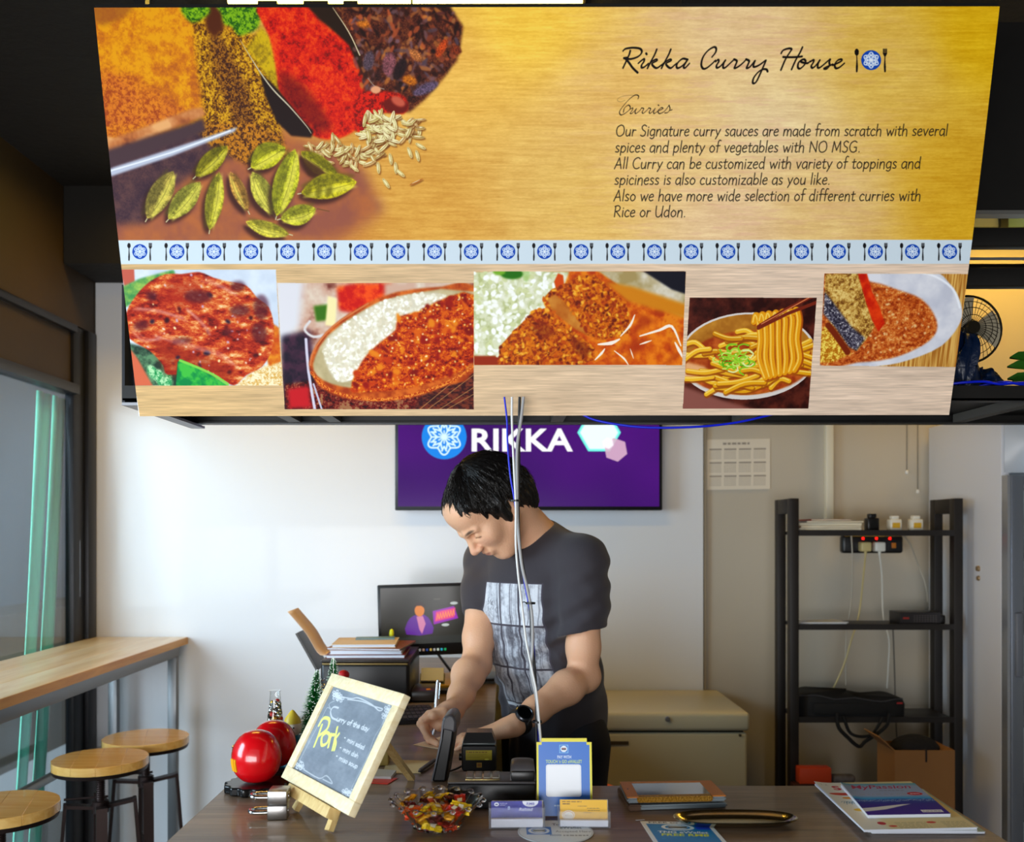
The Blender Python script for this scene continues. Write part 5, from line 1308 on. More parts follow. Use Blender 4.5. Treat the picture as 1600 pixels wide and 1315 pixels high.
# ------------------------------------------------------------------ bar table and stools at the window
M_pine = wood_mat('pine_top', (.95, .88, .75), (.88, .77, .60), 'y', 1.0, .35, coat=.2)
M_pedge = wood_mat('pine_edge', (.88, .66, .32), (.76, .52, .22), 'y', 1.0, .4)
M_steel = mat('grey_square_tube', (.42, .43, .44), .35, metal=.6)
bt = thing('bar_table', 'long narrow pine bar table on steel legs along the shop window', 'table', (-1.46, 2.5, 0))
TX0, TX1, TZ = -1.645, -1.272, 1.03
w_ = (TX1 - TX0) / 3
for k in range(3):
    obj('plank', MB().b2((TX0 + w_ * k + .0004, .6, TZ - .028), (TX0 + w_ * (k + 1) - .0004, 3.875, TZ), r=.002), M_pine, bt)
obj('edge_band', MB().b2((TX1 + .0002, .6, TZ - .028), (TX1 + .003, 3.875, TZ - .001)), M_pedge, bt)
obj('apron', MB().b2((TX1 - .04, .6, TZ - .068), (TX1 - .006, 3.80, TZ - .0285), r=.002), M_steel, bt)
obj('apron', MB().b2((TX0 + .006, .6, TZ - .068), (TX0 + .04, 3.80, TZ - .0285), r=.002), M_steel, bt)
for y in (3.76, 1.6):
    for x in (TX1 - .040, TX0 + .10):
        obj('leg', MB().b2((x, y, 0), (x + .034, y + .034, TZ - .0685), r=.002), M_steel, bt)
obj('foot_rail', MB().cyl((TX0 + .11, 1.634, .62), (TX0 + .11, 3.76, .62), .016, n=14), mat('galvanised_tube', (.55, .55, .54), .3, metal=.8), bt)
obj('foot_rail', MB().cyl((TX0 + .11, 1.634, .22), (TX0 + .11, 3.76, .22), .012, n=12), mat('galvanised_tube'), bt)
M_seat = wood_mat('varnished_seat', (.97, .80, .48), (.90, .68, .34), 'x', 1.3, .25, coat=.5)
M_iron = mat('bronze_iron', (.22, .17, .16), .4, metal=.7)
def bar_stool(x, y, label):
    t = thing('bar_stool', label, 'stool', (x, y, 0), 'round wooden bar stools at the window')
    c = (x, y, 0); R = .142
    zs = .725
    for k in range(4):                     # seat glued from four boards
        x0 = -R + k * R / 2; x1 = x0 + R / 2 - .0002
        poly = []
        for q in np.linspace(x0, x1, 9): poly.append((q, math.sqrt(max(0, R * R - q * q))))
        poly += [(q, -math.sqrt(max(0, R * R - q * q))) for q in np.linspace(x1, x0, 9)]
        poly = [p for i, p in enumerate(poly) if i == 0 or (abs(p[0] - poly[i - 1][0]) + abs(p[1] - poly[i - 1][1])) > 1e-5]
        if abs(poly[0][0] - poly[-1][0]) + abs(poly[0][1] - poly[-1][1]) < 1e-5: poly.pop()
        o = obj('seat_board', MB().prism(poly[::-1], .026, Matrix.Translation((x, y, zs)) @ Matrix.Rotation(.3, 4, 'Z')), M_seat, t)
        bv = o.modifiers.new('b', 'BEVEL'); bv.width = .0009; bv.segments = 2; bv.limit_method = 'ANGLE'; bv.angle_limit = math.radians(50)
    obj('seat_ring', MB().lathe([(.0, zs - .012), (R - .004, zs - .012), (R - .001, zs - .001), (.0, zs - .001)], 40, c=c, cap=False), M_iron, t)
    prof = []
    z = .42
    while z < zs - .03:
        prof += [(.0125, z), (.0145, z + .003), (.0125, z + .006)]; z += .0065
    obj('screw_post', MB().lathe([(.013, .36)] + prof + [(.014, zs - .012)], 16, c=c), M_iron, t)
    obj('collar', MB().lathe([(.022, .58), (.026, .583), (.026, .617), (.022, .62)], 20, c=c), M_iron, t)
    obj('crank_bar', MB().cyl((x - .10, y - .03, .628), (x + .02, y + .01, .628), .004, n=8), M_iron, t)
    for k in range(4):
        a = math.radians(25 + 90 * k); d = Vector((math.cos(a), math.sin(a), 0))
        b0 = Vector((x, y, 0))
        obj('leg', MB().bar(b0 + d * .02 + Vector((0, 0, .60)), b0 + d * .105 + Vector((0, 0, .612)), .032, .010)
            .bar(b0 + d * .100 + Vector((0, 0, .618)), b0 + d * .148 + Vector((0, 0, .0)), .032, .010, up=tuple(d)), M_iron, t)
    obj('foot_ring', MB().tube([(x + .128 * math.cos(a), y + .128 * math.sin(a), .22) for a in np.linspace(0, 2 * math.pi, 32, endpoint=False)], .008, 8, closed=True, smooth=1), M_iron, t)
    return t
bar_stool(-1.292, 2.47, 'round wooden bar stool cut by the left edge of the picture')
bar_stool(-1.25, 2.985, 'round wooden bar stool in the middle of the three at the window')
bar_stool(-1.222, 3.29, 'round wooden bar stool nearest the white back wall')
# ------------------------------------------------------------------ L-shaped counter
CZ = .95
def top_mat():
    m = mat('dark_oak_laminate', (.30, .24, .20), .33, coat=.15)
    nt = m.node_tree; b = nt.nodes['Principled BSDF']
    tc = nt.nodes.new('ShaderNodeTexCoord')
    def nz(scale, sc, det, dist=0.0):
        mp = nt.nodes.new('ShaderNodeMapping'); mp.inputs['Scale'].default_value = scale; nt.links.new(tc.outputs['Object'], mp.inputs[0])
        n = nt.nodes.new('ShaderNodeTexNoise'); n.inputs['Scale'].default_value = sc; n.inputs['Detail'].default_value = det; n.inputs['Distortion'].default_value = dist
        nt.links.new(mp.outputs[0], n.inputs['Vector']); return n
    n1 = nz((1.2, 9, 1), 3.0, 8, .8); n2 = nz((3, 60, 1), 3.0, 4); n3 = nz((1, 1.5, 1), 2.2, 5)
    r = nt.nodes.new('ShaderNodeValToRGB'); e = r.color_ramp.elements
    e[0].position = .33; e[0].color = (.058, .038, .026, 1); e[1].position = .68; e[1].color = (.28, .18, .11, 1)
    ad = nt.nodes.new('ShaderNodeMath'); ad.operation = 'MULTIPLY_ADD'; ad.inputs[1].default_value = .25
    mx = nt.nodes.new('ShaderNodeMath'); mx.operation = 'MULTIPLY_ADD'; mx.inputs[1].default_value = .45
    nt.links.new(n1.outputs['Fac'], mx.inputs[0]); nt.links.new(ad.outputs[0], mx.inputs[2])
    h_ = nt.nodes.new('ShaderNodeMath'); h_.operation = 'MULTIPLY'; h_.inputs[1].default_value = .32; nt.links.new(n3.outputs['Fac'], h_.inputs[0])
    nt.links.new(n2.outputs['Fac'], ad.inputs[0]); nt.links.new(h_.outputs[0], ad.inputs[2])
    nt.links.new(mx.outputs[0], r.inputs[0]); nt.links.new(r.outputs[0], b.inputs['Base Color'])
    bp = nt.nodes.new('ShaderNodeBump'); bp.inputs['Strength'].default_value = .05; bp.inputs['Distance'].default_value = .01
    nt.links.new(n2.outputs['Fac'], bp.inputs['Height']); nt.links.new(bp.outputs[0], b.inputs['Normal'])
    rr = nt.nodes.new('ShaderNodeMapRange'); rr.inputs['To Min'].default_value = .26; rr.inputs['To Max'].default_value = .5
    nt.links.new(n3.outputs['Fac'], rr.inputs[0]); nt.links.new(rr.outputs[0], b.inputs['Roughness'])
    return m
M_top = top_mat()
ct = thing('service_counter', 'dark wood-grain L-shaped service counter with the till things on it', 'counter', (.1, 1.6, 0))
poly = [(-.545, 1.20), (.82, 1.20), (.82, 1.90), (-.02, 1.90), (-.02, 3.855), (-.545, 3.855)]
o = obj('worktop', MB().prism(poly, .036, z0=CZ - .036), M_top, ct)
bv = o.modifiers.new('b', 'BEVEL'); bv.width = .0025; bv.segments = 2; bv.limit_method = 'ANGLE'
M_cb = mat('counter_body', (.20, .16, .14), .5, var=.1, vscale=4)
obj('front_cladding', MB().b2((-.50, 1.30, .08), (.78, 1.33, CZ - .037)), M_cb, ct)
obj('side_cladding', MB().b2((-.50, 1.33, .08), (-.47, 3.84, CZ - .037)), M_cb, ct)
obj('end_panel', MB().b2((.76, 1.33, .08), (.78, 1.86, CZ - .037)), M_cb, ct)
obj('inner_panel', MB().b2((-.07, 1.87, .08), (-.05, 3.84, CZ - .037)), M_cb, ct)
obj('back_panel', MB().b2((-.05, 1.85, .08), (.76, 1.87, CZ - .037)), M_cb, ct)
obj('plinth', MB().b2((-.46, 1.36, 0), (.74, 1.84, .08)).b2((-.46, 1.84, 0), (-.09, 3.83, .08)), mat('tv_black'), ct)
CT_ = CZ + .0006

# ------------------------------------------------------------------ chalkboard on an easel
K = 1.785
cTL, cTR, cBR, cBL = [Vector((p.x, p.y, p.z)) for p in quad3d([(519, 1051), (633, 1084), (543, 1273), (438, 1213)], K)]
ex = (cBR - cBL + cTR - cTL).normalized(); n_ = ex.cross((cTL - cBL)).normalized(); ey = n_.cross(ex).normalized()
cw = ((cBR - cBL).length + (cTR - cTL).length) / 2; chh = ((cTL - cBL).length + (cTR - cBR).length) / 2
org = (cTL + cTR + cBR + cBL) / 4
BM = Matrix((ex, ey, n_)).transposed().to_4x4(); BM.translation = org          # local: x right, y up the board, z out of its face
M_birch = wood_mat('birch_frame', (.95, .90, .76), (.90, .82, .64), 'x', 3.0, .5)
cb = thing('chalkboard_easel', 'small wooden easel chalkboard reading Pork, standing on the counter', 'chalkboard', (org.x, org.y, CZ))
fw, ft = .0235, .014
hx, hy = cw / 2, chh / 2
obj('frame_rail', MB().b2((-hx, hy - fw, -ft), (hx, hy, 0), r=.0012, M=BM), M_birch, cb)
obj('frame_rail', MB().b2((-hx, -hy, -ft), (hx, -hy + fw, 0), r=.0012, M=BM), M_birch, cb)
obj('frame_stile', MB().b2((-hx, -hy + fw, -ft), (-hx + fw, hy - fw, -.0004), r=.0008, M=BM), M_birch, cb)
obj('frame_stile', MB().b2((hx - fw, -hy + fw, -ft), (hx, hy - fw, -.0004), r=.0008, M=BM), M_birch, cb)
# chalk drawing, in the frame of the close view (pixels of the photograph * 3.33 from (340, 920))
bh = homography([(585, 480), (915, 582), (668, 1120), (368, 945)], [(0, 0), (1080, 0), (1080, 1080 * (chh - 2 * fw) / (cw - 2 * fw)), (0, 1080 * (chh - 2 * fw) / (cw - 2 * fw))])
bhh = int(1080 * (chh - 2 * fw) / (cw - 2 * fw))
c = Canvas(1080, bhh, C8(104, 116, 128), lambda p: happly(bh, p))
g = fbm(bhh, 1080, 160, 200, 5, 3, .6); g2 = fbm(bhh, 1080, 10, 60, 3, 4)
c.a[:] = C8(112, 122, 134) + (np.clip(g - .35, 0, 1) * .22 + (g2 - .5) * .04)[..., None]  # slate ground paled: the daylight sheen is put into its base colour
W_ = C8(206, 212, 218); Yl = C8(232, 236, 120)
def ch_(seq, w=5.0, col=W_, a=.8): c.stroke(seq, w, col, alpha=a, smooth=4, soft=1.2)
def chtxt(x, y, size, s, rot, w, col=W_):
    a = math.radians(rot)
    X = 0.0
    for q in s:
        if q not in SF: X += .3; continue
        wd, st = SF[q]
        for k in st:
            pts = [tuple(map(float, z.split(','))) for z in k[1:].split()]
            ch_([(x + (X + u + .25 * v) * size * math.cos(a) - (-v * size) * math.sin(a) * .4 , y + (X + u) * size * math.sin(a) - v * size) for u, v in pts], w, col)
        X += wd + .03
ch_([(610, 600), (585, 595), (568, 620), (575, 655), (600, 668)], 5)
chtxt(598, 672, 29, 'urry of the day', 19, 4.2)
# Pork, large and yellow
for s_ in ([(520, 700), (500, 760), (478, 818)], [(505, 700), (530, 660), (560, 668), (548, 720), (505, 758)], [(545, 740), (520, 765), (518, 812), (545, 800), (560, 755), (545, 740)],
           [(568, 750), (560, 785), (552, 822)], [(563, 772), (574, 754), (584, 754)], [(602, 712), (589, 772), (574, 838)], [(610, 748), (588, 780)], [(590, 780), (592, 805), (584, 838)]):
    ch_(s_, 9, Yl, .92)
chtxt(652, 790, 25, 'mini salad', 27, 3.6); chtxt(628, 845, 25, 'mini dish', 26, 3.6); chtxt(606, 895, 27, 'miso soup', 27, 3.6)
for x, y in ((642, 770), (618, 826), (597, 874)): c.ell(x, y, 4, 4, W_)
rr = random.Random(2)
def flower(x, y, r):
    for k in range(5):
        a = k * 1.256; ch_([(x, y), (x + r * math.cos(a - .3), y + r * math.sin(a - .3)), (x + r * math.cos(a + .3), y + r * math.sin(a + .3)), (x, y)], 3)
for x, y in ((600, 520), (620, 545), (890, 620), (865, 640), (880, 600), (400, 930), (640, 1080), (670, 1085), (600, 535)): flower(x, y, 20)
ch_([(625, 535), (680, 545), (720, 540), (790, 575), (830, 610), (850, 600), (800, 585), (740, 560), (660, 550)], 3)
ch_([(870, 660), (850, 690), (862, 650), (840, 700), (800, 770), (760, 880), (700, 1000), (670, 1060)], 2.6, a=.5)
ch_([(590, 560), (560, 580), (570, 610), (550, 600), (520, 660), (470, 760), (400, 900)], 2.6, a=.5)
ch_([(420, 950), (500, 1000), (540, 985), (570, 1030), (520, 1005)], 3, a=.6); ch_([(400, 900), (420, 915), (410, 940), (425, 945)], 3, a=.6)
M_chalk = img_mat('chalk_drawing', c.image('chalk_drawing'), rough=.55)
card('slate', BM @ Vector((-hx + fw, -hy + fw, -.005)), ex * (2 * hx - 2 * fw), ey * (2 * hy - 2 * fw), .004, M_chalk, mat('tv_black'), cb)
# legs below the frame, shelf ledge, hind leg
M_leg = wood_mat('easel_leg', (.90, .79, .54), (.82, .68, .42), 'z', 3.0, .5)
lx0 = BM.inverted() @ Vector((-.371, 1.712, CZ)); 
for lx in (-.062, .062):
    pz = BM @ Vector((lx, -hy, -ft - .008)); d = -ey
    L = (pz.z - CZ) / ey.z
    top = BM @ Vector((lx * .55, hy * .6, -ft - .008)); bot = pz + d * L
    bot = bot + ex * (.012 if lx > 0 else -.012)
    obj('front_leg', MB().bar(bot + Vector((0, 0, .004)), top, .015, .010, up=n_), M_leg, cb)
obj('ledge', MB().b2((-hx * .62, -hy - .020, -ft - .002), (hx * .62, -hy - .001, .006), r=.001, M=BM), M_leg, cb)
ft_ = PZ(643, 1219, CZ); tp = BM @ Vector((.02, hy * .45, -ft - .012))
obj('hind_leg', MB().bar(ft_ + Vector((0, 0, .004)), tp, .014, .009), M_leg, cb)

# ------------------------------------------------------------------ two chrome padlocks, one on the other
M_chrome = mat('chrome_bright', (.80, .80, .80), .12, metal=1.0)
M_chrome2 = mat('brushed_nickel', (.62, .61, .60), .28, metal=1.0)
def padlock(z, label, dx, dy, rot):
    p = PZ(432, 1280, CZ); T = Matrix.Translation((p.x + dx, p.y + .014 + dy, z)) @ Matrix.Rotation(rot, 4, 'Z')
    t = thing('padlock', label, 'padlock', (p.x + dx, p.y + .014 + dy, z), 'chrome padlocks on the counter')
    obj('body', MB().b2((-.017, -.020, 0), (.017, .020, .0245), r=.0018, M=T), M_chrome2, t)
    obj('shackle', MB().tube([(-.016, -.013, .012), (-.034, -.013, .012), (-.045, -.009, .012), (-.049, 0, .012), (-.045, .009, .012), (-.034, .013, .012), (-.016, .013, .012)], .0038, 12, smooth=5, M=T), M_chrome, t)
    obj('keyhole_plate', MB().lathe([(.006, 0), (.006, .0008)], 16, T @ Matrix.Translation((.017, 0, .012)) @ Matrix.Rotation(math.pi / 2, 4, 'Y')), M_chrome, t)
padlock(CT_, 'lower of two stacked chrome padlocks, lying on the counter', 0, 0, .12)
padlock(CT_ + .0250, 'upper of two stacked chrome padlocks, by the chalkboard', 0.001, .003, .02)

# ------------------------------------------------------------------ red tumbler dolls on black stands
M_red = mat('red_lacquer', (.82, .03, .07), .22, coat=.6)
M_gold = mat('gold_paint', (.90, .66, .08), .3)
def doll(px, py, Y, r, label, k):
    p = P(px, py, Y); z0 = CT_ + .017
    t = thing('tumbler_doll', label, 'doll', (p.x, Y, z0), 'red round dolls on the counter')
    cz = z0 + r * 1.0
    prof = [(0, 0), (.35, .02), (.62, .12), (.88, .42), (.98, .78), (1.0, 1.05), (.93, 1.42), (.76, 1.75), (.5, 1.98), (.22, 2.08), (0, 2.1)]
    q = [Vector((a, b, 0)) for a, b in prof]; q = catmull(q, 4)
    obj('body', MB().lathe([(max(0.0005, v.x * r), v.y * r) for v in q], 40, c=(p.x, Y, z0)), M_red, t)
    # painted face set into the side turned to the window
    th = math.radians(158)
    def srf(u, v, e=.0006):
        a = th + (u - .5) * 1.25; zz = .85 + (v - .5) * 1.0
        # radius at this height
        rr_ = np.interp(zz, [b for a_, b in prof], [a_ for a_, b in prof])
        w = math.sqrt(max(0, 1 - ((u - .5) / .5) ** 2)); zz = 1.15 + (v - .5) * 1.0 * w
        rr_ = float(np.interp(zz, [b.y for b in q], [b.x for b in q]))
        return (p.x + (rr_ * r + e) * math.cos(a), Y + (rr_ * r + e) * math.sin(a), z0 + zz * r)
    obj('face', MB().grid(srf, 20, 12), mat('doll_face', (.93, .86, .78), .4), t, ang=80)
    obj('brow', MB().tube([srf(u, .86 + .08 * math.sin(u * 6), .002) for u in np.linspace(.2, .8, 8)], .0022, 6, smooth=1), mat('silver_foil', (.8, .8, .82), .2, metal=1.0), t)
    for s_ in (.32, .68): obj('eye', MB().sphere(srf(s_, .6, .001), .0035, 8), mat('tv_black'), t)
    for dz in (0, 1, 2):
        aa = th + .92 + dz * .15
        def mk(v): 
            rr_ = float(np.interp(v, [b.y for b in q], [b.x for b in q])); return (p.x + (rr_ * r + .0006) * math.cos(aa), Y + (rr_ * r + .0006) * math.sin(aa), z0 + v * r)
        obj('gold_stroke', MB().tube([mk(v) for v in np.linspace(.55, 1.05, 6)], .0024, 6, smooth=1), M_gold, t)
    obj('gold_spot', MB().lathe([(.001, 2.105 * r), (.24 * r, 2.075 * r), (.28 * r, 2.055 * r)], 20, c=(p.x, Y, z0), cap=False), M_gold, t)
    return t
doll(401, 1187, 1.865, .0475, 'front red round tumbler doll with gold strokes, on a black stand', 0)
doll(428, 1163, 1.985, .0455, 'rear red round tumbler doll, half hidden by the front one', 1)
for px, Y, r_, lb in ((403, 1.865, .062, 'front black lobed stand under the red doll nearest the camera'), (428, 1.99, .058, 'rear black lobed stand under the second red doll')):
    x = P(px, 0, Y).x
    poly = [((r_ + .003 * math.cos(14 * a)) * math.cos(a), (r_ * .92 + .003 * math.cos(14 * a)) * math.sin(a)) for a in np.linspace(0, 2 * math.pi, 112, endpoint=False)]
    o = obj('doll_stand', MB().prism(poly, .016, Matrix.Translation((x, Y, CT_))), mat('ebony_gloss', (.05, .045, .05), .25), ang=60)
    bv = o.modifiers.new('b', 'BEVEL'); bv.width = .003; bv.segments = 2; bv.limit_method = 'ANGLE'
    tag(o, lb, 'stand', 'black stands under the red dolls')
# conical glass bottle with baubles
p = P(430, 1140, 2.10)
gb = thing('cone_bottle', 'narrow conical glass bottle full of dark and gold beads behind the red dolls', 'bottle', (p.x, 2.10, CT_))
zt = P(430, 1078, 2.10).z - CT_
obj('glass', MB().lathe([(.028, 0), (.029, .004), (.0125, zt * .82), (.011, zt - .004), (.0125, zt)], 24, c=(p.x, 2.10, CT_)), glass_thin('clear_glass', (.93, .95, .95), .02, 1.3), gb)
rr = random.Random(4)
for k in range(80):
    z = .008 + (zt * .80) * (k / 80) ; rad = max(.0035, .0225 - .0175 * z / zt); a = k * 2.4
    obj('bead', MB().sphere((p.x + rad * math.cos(a), 2.10 + rad * math.sin(a), CT_ + z), .0054, 5), [mat('bead_dark', (.20, .17, .13), .25, metal=.5), mat('bead_gold', (.80, .62, .26), .25, metal=.9), mat('bead_silver', (.8, .8, .8), .2, metal=1.0), mat('bead_red', (.7, .08, .08), .3)][rr.choice([0, 0, 1, 2, 2, 2, 2, 3])], gb)
# bottle-brush trees
M_tree = mat('tinsel_green', (.03, .42, .14), .45, var=.3, vscale=60)
M_snow = mat('tinsel_frost', (.86, .92, .84), .5)
def brush_tree(px, pytop, Y, rb, h, label, seed, lean=0.0):
    top = P(px, pytop, Y); x = top.x; zb = top.z - h
    t = thing('brush_tree', label, 'tree ornament', (x, Y, CT_), 'green bottle-brush trees')
    mb = MB(); ms = MB(); rr = random.Random(seed)
    n = 1500
    for k in range(n):
        f = k / n; z = zb + h * f; r = rb * (1 - f) ** .8 + .003; a = k * 2.39996 + rr.uniform(-.2, .2); r *= rr.uniform(.75, 1.05)
        c0 = Vector((x + lean * (1 - f), Y, z)); d = Vector((math.cos(a), math.sin(a), rr.uniform(-.25, .15))) * r
        s_ = Vector((-math.sin(a), math.cos(a), 0)) * .0009
        mb.add([c0 + s_, c0 - s_, c0 + d], [(0, 1, 2)]); mb.add([c0 + Vector((0, 0, .0009)), c0 - Vector((0, 0, .0009)), c0 + d], [(0, 1, 2)])
        if rr.random() < .35:
            q = c0 + d; e = .0011; ms.add([q + Vector((e, 0, 0)), q + Vector((-e, 0, 0)), q + Vector((0, e, 0)), q + Vector((0, 0, e)), q - Vector((0, 0, e))], [(0, 2, 3), (2, 1, 3), (0, 2, 4), (2, 1, 4), (0, 1, 3)])
    ob = obj('bristles', mb, M_tree, t, flat=True); ob['kind'] = 'stuff'
    ob = obj('frost', ms, M_snow, t, flat=True); ob['kind'] = 'stuff'
    obj('wire_stem', MB().cyl((x + lean, Y, CT_ + .012), (x, Y, top.z), .0016, n=6), mat('bead_silver'), t)
    obj('wooden_base', MB().lathe([(.014, 0), (.014, .012), (.010, .014)], 16, c=(x + lean, Y, CT_)), M_leg, t)
    return t
brush_tree(496, 1046, 2.14, .040, .16, 'left green frosted bottle-brush tree behind the chalkboard', 1, -.018)
brush_tree(521, 1027, 2.20, .034, .16, 'right green frosted bottle-brush tree, its tip above the chalkboard frame', 2)
# silver spiral, blue and yellow figurine, red santa figure
p = P(498, 1062, 2.22)
sp = MB().tube([(p.x + .010 * math.cos(k * .8), 2.24 + .010 * math.sin(k * .8), CT_ + .002 + k * .0018) for k in range(88)], .0012, 5, smooth=1)
tag(obj('tinsel_coil', sp, mat('bead_silver')), 'silver wire coil standing between the two green trees', 'ornament')
p = P(457, 1140, 2.08); fg = thing('snowman_figure', 'small blue figure with a pale head and yellow hat beside the left green tree', 'figurine', (p.x, 2.08, CT_))
obj('body', MB().lathe([(.02, 0), (.025, .02), (.022, .05), (.014, .062)], 20, c=(p.x, 2.08, CT_)), mat('teal_glaze', (.10, .50, .62), .3), fg)
obj('head', MB().sphere((p.x, 2.08, CT_ + .078), .020, 12), mat('cream_glaze', (.90, .86, .78), .4), fg)
obj('hat', MB().lathe([(.019, .088), (.016, .098), (.004, .114), (.001, .116)], 16, c=(p.x, 2.08, CT_)), mat('yellow_glaze', (.86, .74, .22), .4), fg)
obj('eye', MB().sphere((p.x - .006, 2.062, CT_ + .080), .002, 6).sphere((p.x + .006, 2.062, CT_ + .080), .002, 6), mat('tv_black'), fg)
p = P(535, 1046, 2.32); fg = thing('santa_figure', 'small red figure with a white-trimmed cap, peeping over the chalkboard', 'figurine', (p.x, 2.32, CT_))
zb = CT_
obj('body', MB().lathe([(.024, 0), (.026, .05), (.018, .10), (.012, .128)], 20, c=(p.x, 2.32, zb)), mat('red_felt', (.78, .05, .06), .6), fg)
obj('head', MB().sphere((p.x, 2.32, zb + .142), .014, 10), mat('doll_face'), fg)
obj('cap', MB().sphere((p.x + .003, 2.32, zb + .156), (.014, .014, .012), 10), mat('red_felt'), fg)
obj('cap_trim', MB().tube([(p.x + .0135 * math.cos(a), 2.32 + .0135 * math.sin(a), zb + .149) for a in np.linspace(0, 6.283, 16, endpoint=False)], .003, 6, closed=True, smooth=1), M_snow, fg)

# ------------------------------------------------------------------ cut-glass bowl of wrapped sweets
bc = P(683, 0, 1.635); bx_, by_ = bc.x, 1.635
bw = thing('glass_bowl', 'scalloped clear glass bowl on the counter holding wrapped sweets', 'bowl', (bx_, by_, CT_))
def bowl_glass():
    m = bpy.data.materials.new('cut_glass'); m.use_nodes = True; b = m.node_tree.nodes['Principled BSDF']
    b.inputs['Base Color'].default_value = (.97, .97, .98, 1); b.inputs['Roughness'].default_value = .03; b.inputs['Transmission Weight'].default_value = 1.0; b.inputs['IOR'].default_value = 1.33
    MATS['cut_glass'] = m; return m
M_glass = bowl_glass()
def bowl_r(v):      # outer profile: v 0 base .. 1 rim
    return np.interp(v, [0, .06, .12, .45, .75, .92, 1.0], [.040, .042, .040, .056, .067, .074, .0785]), np.interp(v, [0, .06, .12, .45, .75, .92, 1.0], [0, .002, .006, .022, .036, .045, .0465])
def bout(u, v):
    a = 2 * math.pi * u; r, z = bowl_r(v)
    r = r * (1 + .022 * v * math.cos(16 * a)) + .0015 * math.cos(16 * a)
    z = z + .0022 * v ** 4 * math.cos(16 * a)
    return (bx_ + r * math.cos(a), by_ + r * math.sin(a), CT_ + z)
def binn(u, v):
    a = 2 * math.pi * u; r, z = bowl_r(1 - v)
    return (bx_ + (r - .0026) * math.cos(a) * (1 + .02 * (1 - v) * math.cos(16 * a)), by_ + (r - .0026) * math.sin(a) * (1 + .02 * (1 - v) * math.cos(16 * a)), CT_ + max(.0035, z + .0022 * (1 - v) ** 4 * math.cos(16 * a)))
mb = MB(); nu = 128; nv = 16
vs = [bout(i / nu, j / (nv - 1)) for j in range(nv) for i in range(nu)] + [binn(i / nu, j / (nv - 1)) for j in range(nv) for i in range(nu)]
fs = [(j * nu + i, j * nu + (i + 1) % nu, (j + 1) * nu + (i + 1) % nu, (j + 1) * nu + i) for j in range(2 * nv - 1) for i in range(nu)]
fs += [tuple(range(nu - 1, -1, -1)), tuple((2 * nv - 1) * nu + i for i in range(nu))]
mb.add(vs, fs); obj('dish', mb, M_glass, bw, ang=60)
for k in range(16):
    a = 2 * math.pi * k / 16
    obj('rim_bead', MB().sphere((bx_ + .0785 * math.cos(a), by_ + .0785 * math.sin(a), CT_ + .0445), (.0050, .0050, .0038), 7), M_glass, bw)
rr = random.Random(12)
sw_cols = [((.93, .66, .05), 'yellow'), ((.90, .36, .05), 'orange'), ((.74, .13, .06), 'red'), ((.93, .78, .10), 'bright yellow'), ((.80, .24, .05), 'dark orange'), ((.38, .08, .06), 'maroon')]
pos = []
tries = 0
while len(pos) < 40 and tries < 6000:
    tries += 1
    lay = len(pos) // 12
    z = .012 + min(lay, 2) * .0130 + rr.uniform(0, .003); rmax = .030 + z * .68
    a = rr.uniform(0, 6.283); q = rmax * math.sqrt(rr.random()) 
    c0 = (q * math.cos(a), q * math.sin(a), z)
    if all((c0[0] - d[0]) ** 2 + (c0[1] - d[1]) ** 2 + (1.6 * (c0[2] - d[2])) ** 2 > .0132 ** 2 for d in pos): pos.append(c0)
where = ['at the bottom of the bowl', 'in the middle of the bowl', 'on top in the bowl']
def clk(x, y):
    a = math.degrees(math.atan2(y, x)) % 360
    return ['right side', 'rear right', 'rear', 'rear left', 'left side', 'front left', 'front', 'front right'][int(((a + 22.5) % 360) // 45)]
seen_l = {}
